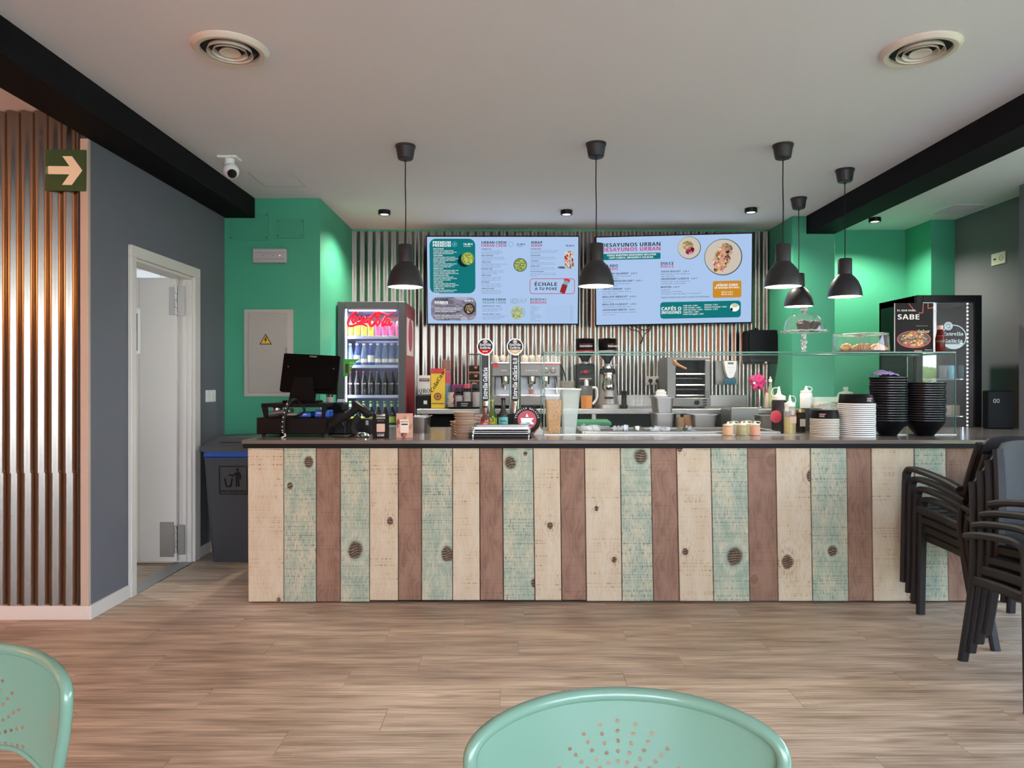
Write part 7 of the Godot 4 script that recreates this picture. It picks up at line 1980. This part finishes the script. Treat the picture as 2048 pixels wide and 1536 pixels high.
func grinders() -> void:
	var d := 6.42
	for i in 2:
		var px: float = 1170 if i == 0 else 1215
		var t := thing("coffee_grinder", "black boxy coffee grinder with a red display, left of the pair" if i == 0 else "silver coffee grinder with chrome doser, right of the pair", "coffee grinder", Vector3(X(px, d), BENCH, -d))
		var y := func(py: float) -> float: return Y(py, d) - BENCH
		var r := L(18.5, d)
		part("hopper", lathe(S(), [[0, y.call(703)], [r * 0.98, y.call(703)], [r, y.call(702)], [r * 1.02, y.call(679)], [r * 0.98, y.call(677.5)], [0, y.call(677)]], 30), mat("101012", 0.15), t)
		var turn := Transform3D(Basis(Vector3.UP, 0.0 if i == 0 else 0.5), Vector3.ZERO)
		part("lettering", text(T(), "OQUENDO", 0, y.call(695), 0.016, L(25, d), r * 1.03, "sans", turn, 0, true), mat("d9d6d6"), t)
		var fr := S()
		for e in [[0, y.call(689), L(27, d), 0.002], [0, y.call(699.5), L(27, d), 0.002]]: box(fr, Vector3(e[0], e[1], r * 1.025), Vector3(e[2], e[3], 0.002), 0, turn)
		part("logo_frame", fr, mat("a3202c", 0.4), t)
		part("lower_hopper", lathe(S(), [[0.022, y.call(729)], [0.024, y.call(726)], [r * 0.55, y.call(716)], [r * 0.96, y.call(708)], [r * 0.98, y.call(703.5)], [0, y.call(703.2)]], 28), mat("17181b", 0.12), t)
		part("hopper_ring", turned([[r * 1.0, y.call(704)], [r * 1.03, y.call(703.5)], [r * 1.03, y.call(702)], [r * 1.0, y.call(701.5)]], 30), mat("a2303c" if i == 0 else "8a8c8e", 0.3), t)
		if i == 0:
			part("neck", turned([[0.03, y.call(729)], [0.03, y.call(721)], [0.024, y.call(719)]], 20), M.chrome, t)
			part("body", box(S(), Vector3(0, (y.call(727) + 0.0) / 2, -0.06), Vector3(L(38, d), y.call(727), 0.2), 0.012), mat("17191b", 0.4), t)
			part("screen_surround", box(S(), Vector3(0.0, y.call(743.5), 0.041), Vector3(L(20, d), L(9, d), 0.003), 0.001), mat("0b0c0d", 0.2), t)
			part("display", prism(S(), oval(L(4, d), L(3, d), 0, 0, 18), 0.0425, 0.0445), glow("e0203c", 0.9), t, Vector3(0, y.call(743.5), 0))
			part("lettering", text(T(), "OQUENDO", 0, y.call(759), 0.014, L(24, d), 0.0415, "sans", Transform3D(), 0, true), mat("cfcccc"), t)
			var f2 := S()
			for yy in [752.5, 762.5]: box(f2, Vector3(0, y.call(yy), 0.041), Vector3(L(27, d), 0.002, 0.002), 0)
			part("logo_frame", f2, mat("a3202c", 0.4), t)
		else:
			part("neck_collar", turned([[0.0, y.call(737)], [0.045, y.call(737)], [0.045, y.call(733)], [0.03, y.call(732)], [0.028, y.call(728)], [0, y.call(727.5)]], 24), M.chrome, t)
			part("upper_dome", turned([[0, y.call(748)], [L(16.5, d), y.call(748)], [L(16.5, d), y.call(744)], [L(14.5, d), y.call(737)], [0, y.call(736)]], 28), mat("15171a", 0.25), t)
			var silver := mat("98948f", 0.35, 0.5)
			var bs := S()
			lathe(bs, [[0, 0.03], [L(22, d), 0.03], [L(21, d), y.call(800)], [L(18.5, d), y.call(785)], [L(16, d), y.call(748)], [0, y.call(747)]], 28)
			part("body", bs, silver, t)
			part("doser", turned([[0, y.call(781)], [L(10.5, d), y.call(781)], [L(12.5, d), y.call(777)], [L(12.5, d), y.call(767)], [L(10.5, d), y.call(764)], [L(10.5, d), y.call(751)], [L(12, d), y.call(749)], [L(12, d), y.call(746)], [0, y.call(746)]], 28), mat("d5d5d5", 0.1, 1.0), t, Vector3(0, 0, L(12, d)))
			part("outlet", box(S(), Vector3(0.0, y.call(795), L(20, d)), Vector3(L(18, d), L(4, d), 0.04), 0.006), M.black, t)
			var bsx := S()
			prism(bsx, rr(L(46, d), 0.26, 0.05), 0, 0.035, Transform3D(Basis(Vector3.RIGHT, -PI / 2), Vector3(0, 0, 0.02)), true)
			part("base", bsx, silver, t)
			part("catch_tray", lathe(S(), [[0, 0.034], [L(15, d), 0.036], [L(14, d), L(8, d)], [0, L(8.5, d)]], 24, Transform3D(Basis(), Vector3(0, 0, 0.075))), M.black, t)
			part("adjust_lever", tube(S(), [Vector3(0.03, y.call(731), 0), Vector3(0.085, y.call(730), 0.01)], 0.004, 6), M.chrome, t)
			part("power_cord", tube(S(), curve([Vector3(L(18, d), y.call(760), -0.05), Vector3(L(21, d), y.call(775), -0.03), Vector3(L(22.5, d), y.call(792), -0.03)]), 0.004, 6), M.black, t)

func toaster() -> void:
	var d := 6.34
	var t := thing("toaster_oven", "steel three-tier toaster oven on the back bench", "oven", Vector3(X(1377, d), BENCH, -d))
	var o := t.position
	var s := S()
	for e in [[1334, 717, 1352, 798], [1410, 720, 1421, 796]]: pbox(s, e[0], e[1], e[2], e[3], d, 0.36, o, 0.004)
	pbox(s, 1334, 714, 1421, 721, d + 0.02, 0.34, o, 0.004)
	pbox(s, 1344, 796, 1422, 813, d, 0.36, o, 0.004)
	part("casing", s, mat("62605d", 0.35, 0.8), t)
	part("cavity", pbox(S(), 1352, 720, 1410, 797, d + 0.26, 0.05, o, 0), mat("18181a", 0.5), t)
	for py in [748, 770, 791]:
		var rk := S()
		for k in 7: tube(rk, [Vector3(X(1353, d), Y(py, d), -d - 0.03 - 0.035 * k) - o, Vector3(X(1410, d), Y(py, d), -d - 0.03 - 0.035 * k) - o], 0.003, 6)
		pbox(rk, 1352, py - 1.6, 1411, py + 1.2, d + 0.004, 0.012, o, 0.002)
		part("rack", rk, M.chrome, t)
	for py in [757, 779]:
		var tb := S()
		for z in [0.06, 0.16]: tube(tb, [Vector3(X(1354, d), Y(py, d), -d - z) - o, Vector3(X(1409, d), Y(py, d), -d - z) - o], 0.007, 8)
		part("heating_rod", tb, mat("5a5856", 0.3, 0.4), t)
	part("dial", lathe(S(), [[0, 0], [0.022, 0], [0.021, 0.018], [0, 0.019]], 20, Transform3D(Basis(Vector3.RIGHT, PI / 2), Vector3(X(1393.5, d), Y(805, d), -d) - o)), M.black, t)
	for py in [800, 805, 810]: part("vent_slot", pbox(S(), 1406, py - 1.3, 1414, py + 1.3, d - 0.002, 0.004, o, 0), M.black, t)
	for px in [1356, 1405]: part("foot", pbox(S(), px - 5, 813, px + 5, 816.4, d + 0.03, 0.04, o, 0.001), M.black, t)
	var tg := S()
	tube(tg, curve([Vector3(X(1349, d), Y(726, d), -d + 0.006), Vector3(X(1358, d), Y(731, d), -d + 0.01), Vector3(X(1372, d), Y(738, d), -d + 0.02)]), [0.02, 0.021, 0.02, 0.018, 0.016, 0.014, 0.012, 0.012, 0.011, 0.011, 0.010, 0.009, 0.008], 8)
	tube(tg, [Vector3(X(1347, d), Y(724, d), -d + 0.004), Vector3(X(1352, d), Y(724, d), -d + 0.006)], 0.02, 8)
	solo("wooden_tongs", tg, mat("b07a45", 0.6), Vector3.ZERO, "wooden tongs sticking out of the top of the toaster oven", "tongs")

# ---------- chairs ----------
func strap(st: SurfaceTool, pts: Array, w: float, t) -> SurfaceTool: # a flat bar swept in a plane of constant x
	var rings := []
	for i in pts.size():
		var a: Vector3 = pts[maxi(i - 1, 0)]
		var b: Vector3 = pts[mini(i + 1, pts.size() - 1)]
		var n := Vector3.RIGHT.cross((b - a).normalized()).normalized()
		var th: float = t[i] if t is Array else t
		var e := minf(th, w) * 0.28
		var q := []
		for k in [[1, 1, 0], [1, 1, 1], [-1, 1, 1], [-1, 1, 0], [-1, -1, 0], [-1, -1, 1], [1, -1, 1], [1, -1, 0]]:
			q.append(pts[i] + Vector3.RIGHT * k[0] * (w / 2 - (e if k[2] else 0.0)) + n * k[1] * (th / 2 - (0.0 if k[2] else e)))
		rings.append(q)
	grp += 1
	for k in 8:
		grp += 1
		st.set_smooth_group(grp)
		for i in pts.size() - 1:
			var a: Vector3 = rings[i][k]
			var b: Vector3 = rings[i][(k + 1) % 8]
			quad(st, a, b, rings[i + 1][(k + 1) % 8], rings[i + 1][k], (a + b) / 2 - pts[i])
	st.set_smooth_group(-1)
	for e in [0, pts.size() - 1]:
		var o: Vector3 = pts[0] - pts[1] if e == 0 else pts[e] - pts[e - 1]
		for k in range(1, 7): tri(st, rings[e][0], rings[e][k], rings[e][k + 1], o)
	return st

func black_chairs() -> void:
	var pm := mat("26272a", 0.5, 0.0, {"metallic_specular": 0.4})
	var t := thing("stacking_chair", "", "chair", Vector3.ZERO, 0, "")
	for s in [-1.0, 1.0]:
		var arm := S()
		strap(arm, curve([Vector3(s * 0.262, 0.0, 0.235), Vector3(s * 0.262, 0.30, 0.225), Vector3(s * 0.262, 0.58, 0.215), Vector3(s * 0.262, 0.634, 0.205), Vector3(s * 0.262, 0.655, 0.165), Vector3(s * 0.26, 0.650, 0.05), Vector3(s * 0.258, 0.625, -0.13), Vector3(s * 0.256, 0.600, -0.235)], 5), 0.046, 0.030)
		part("front_leg_and_arm", arm, pm, t)
		var rear := S()
		strap(rear, curve([Vector3(s * 0.235, 0.0, -0.315), Vector3(s * 0.237, 0.22, -0.255), Vector3(s * 0.236, 0.42, -0.215), Vector3(s * 0.222, 0.60, -0.235), Vector3(s * 0.207, 0.74, -0.268), Vector3(s * 0.196, 0.84, -0.298)], 5), 0.044, 0.030)
		part("rear_leg", rear, pm, t)
		var rail := S()
		strap(rail, curve([Vector3(s * 0.236, 0.435, 0.22), Vector3(s * 0.236, 0.425, 0.0), Vector3(s * 0.236, 0.405, -0.21)], 4), 0.03, 0.045)
		part("side_rail", rail, pm, t)
	for k in 6: part("seat_slat", box(S(), Vector3(0, 0.448 - 0.006 * k, 0.195 - 0.076 * k), Vector3(0.45, 0.014, 0.064), 0.004), pm, t)
	var bk := S()
	grp += 1
	var nx := 14
	var ny := 8
	var pt := func(i: int, j: int, e: float) -> Vector3:
		var u := i / float(nx) * 2 - 1
		var v := j / float(ny)
		var y := lerpf(0.56, 0.88, v)
		var hw := 0.226 - 0.03 * v - (0.03 * pow((v - 0.8) / 0.2, 2.0) if v > 0.8 else 0.0)
		var yy := y - 0.012 * pow(absf(u), 4.0) * v
		return Vector3(u * hw, yy, -0.225 - (y - 0.56) * 0.27 - 0.035 * (1 - u * u) - e)
	for j in ny:
		for i in nx:
			bk.set_smooth_group(grp)
			quad(bk, pt.call(i, j, 0.0), pt.call(i + 1, j, 0.0), pt.call(i + 1, j + 1, 0.0), pt.call(i, j + 1, 0.0), Vector3.BACK)
			bk.set_smooth_group(grp + 1)
			quad(bk, pt.call(i, j, 0.014), pt.call(i + 1, j, 0.014), pt.call(i + 1, j + 1, 0.014), pt.call(i, j + 1, 0.014), Vector3.FORWARD)
	bk.set_smooth_group(-1)
	for i in nx:
		for j in [0, ny]: quad(bk, pt.call(i, j, 0.0), pt.call(i + 1, j, 0.0), pt.call(i + 1, j, 0.014), pt.call(i, j, 0.014), Vector3.UP if j else Vector3.DOWN)
	for j in ny:
		for i in [0, nx]: quad(bk, pt.call(i, j, 0.0), pt.call(i, j + 1, 0.0), pt.call(i, j + 1, 0.014), pt.call(i, j, 0.014), Vector3.RIGHT if i else Vector3.LEFT)
	grp += 2
	part("backrest", bk, pm, t)
	var lv := ["bottom", "second from bottom", "third from bottom", "top"]
	var ya := PI + 0.04
	var yb := -0.10
	for i in 4:
		var pa := Vector3(2.575 - 0.015 * i, 0.053 * i, -3.765 - 0.028 * i)
		var la: String = lv[i] + " black armchair in the stack pushed against the plank counter"
		if i == 0:
			t.position = pa
			t.rotation.y = ya
			t.set_meta("label", la)
			t.set_meta("group", "black armchairs stacked against the counter")
		else: dup(t, pa, la, "black armchairs stacked against the counter", ya)
	for i in 4: dup(t, Vector3(2.32 + 0.017 * i, 0.053 * i, -2.985 + 0.03 * i), lv[i] + " black armchair in the front stack at the right edge", "black armchairs in the front stack", yb)

func mint_chairs() -> void:
	var holes := []
	for k in 13:
		var a := PI * k / 12
		for i in 6:
			var q := 1.0 - i * 0.12
			holes.append(Vector2(cos(a) * 0.108 * q, 0.637 + sin(a) * 0.127 * q))
	var w := 1024
	var h := 576
	var x0 := -0.24
	var y0 := 0.55
	var sc := 0.48 / w
	var im := Image.create(w, h, false, Image.FORMAT_RGBA8)
	im.fill(Color.WHITE)
	for p in holes:
		var c := Vector2((p.x - x0) / sc, h - (p.y - y0) / sc)
		for y in range(int(c.y) - 9, int(c.y) + 10):
			for x in range(int(c.x) - 9, int(c.x) + 10):
				if y >= 0 and y < h and Vector2(x, y).distance_to(c) < 7.0: im.set_pixel(x, y, Color(1, 1, 1, 0))
	var mint := Color("739885")
	var m := mat(mint, 0.22, 0.0, {"clearcoat_enabled": true, "clearcoat": 0.5, "clearcoat_roughness": 0.1})
	var mp := mat(mint, 0.22, 0.0, {"transparency": BaseMaterial3D.TRANSPARENCY_ALPHA_SCISSOR, "alpha_scissor_threshold": 0.5, "albedo_texture": ImageTexture.create_from_image(im), "clearcoat_enabled": true, "clearcoat": 0.5, "clearcoat_roughness": 0.1, "cull_mode": BaseMaterial3D.CULL_DISABLED})
	var t := thing("mint_chair", "glossy mint green perforated chair nearest the lens, bottom centre", "chair", Vector3.ZERO)
	var lean := 0.10
	var K := 1.8
	var top := func(x: float) -> float: return 0.745 + 0.060 * pow(maxf(0.0, 1.0 - pow(absf(x) / 0.2285, 2.9)), 1 / 2.9)
	var half := func(y: float) -> float: return 0.2285 if y >= 0.745 else 0.2285 - 0.028 * pow((0.745 - y) / 0.13, 1.4)
	var low := func(x: float) -> float: return 0.630 - 0.9 * pow(maxf(0.0, absf(x) - 0.09), 1.35)
	var place := func(x: float, y: float) -> Vector3: return Vector3(x, y, K * x * x * (0.75 + 0.25 * clampf((y - 0.5) / 0.25, 0, 1)) - (y - 0.63) * lean)
	var pn := S()
	pn.set_smooth_group(11)
	var nx := 44
	var ny := 18
	var verts := []
	for j in ny + 1:
		for i in nx + 1:
			var u := i / float(nx) * 2 - 1
			var ux := sin(u * PI / 2) * 0.2285 * 0.995
			var yt: float = top.call(ux)
			var yl: float = low.call(ux)
			var y := lerpf(yl, yt, j / float(ny))
			var x: float = ux * half.call(y) / 0.2285
			verts.append([place.call(x, y), Vector2((x - x0) / 0.48, 1.0 - (y - y0) / (sc * h))])
	for j in ny:
		for i in nx:
			var a := j * (nx + 1) + i
			for k in [[a, a + 1, a + nx + 2], [a, a + nx + 2, a + nx + 1]]:
				var v0: Vector3 = verts[k[0]][0]
				var v1: Vector3 = verts[k[1]][0]
				var v2: Vector3 = verts[k[2]][0]
				var flip := (v0 - v2).cross(v0 - v1).z < 0
				for n in ([0, 2, 1] if flip else [0, 1, 2]):
					pn.set_uv(verts[k[n]][1])
					pn.add_vertex(verts[k[n]][0])
	part("backrest", pn, mp, t)
	var rim := []
	for y in [0.44, 0.48, 0.52, 0.56, 0.60, 0.64, 0.68, 0.71, 0.73]: rim.append(place.call(-half.call(y), y))
	for i in 41:
		var x := -sin(PI / 2 * cos(PI * i / 40)) * 0.2285
		rim.append(place.call(x, top.call(x)))
	for y in [0.73, 0.71, 0.68, 0.64, 0.60, 0.56, 0.52, 0.48, 0.44]: rim.append(place.call(half.call(y), y))
	part("rolled_rim", tube(S(), rim, 0.0105, 12), m, t)
	var lo := []
	for i in 25:
		var x := lerpf(-0.205, 0.205, i / 24.0)
		var y: float = low.call(x)
		lo.append(place.call(x, y))
	part("lower_rim", tube(S(), lo, 0.005, 8), m, t)
	# seat and legs
	var se := S()
	prism(se, rr(0.42, 0.40, 0.09), 0.43, 0.448, Transform3D(Basis(Vector3.RIGHT, -PI / 2), Vector3(0, 0, 0.19)), true)
	part("seat", se, m, t)
	for sx in [-1, 1]:
		for z in [0.02, 0.36]: part("leg", tube(S(), [Vector3(sx * 0.18, 0.432, z), Vector3(sx * 0.215, 0.0, z + (0.03 if z > 0.1 else -0.05))], [0.014, 0.011], 10), m, t)
	t.position = Vector3(X(1234, 1.13), 0, -1.13 + 0.017)
	dup(t, Vector3(X(-44, 1.33), 0, -1.33 + 0.017), "glossy mint green perforated chair cut off at the lower left corner", "", 0.0)
	dup(t, Vector3(X(2046, 1.30) + 0.205, 0, -1.30), "mint green chair showing only a sliver at the lower right edge", "", 0.0)
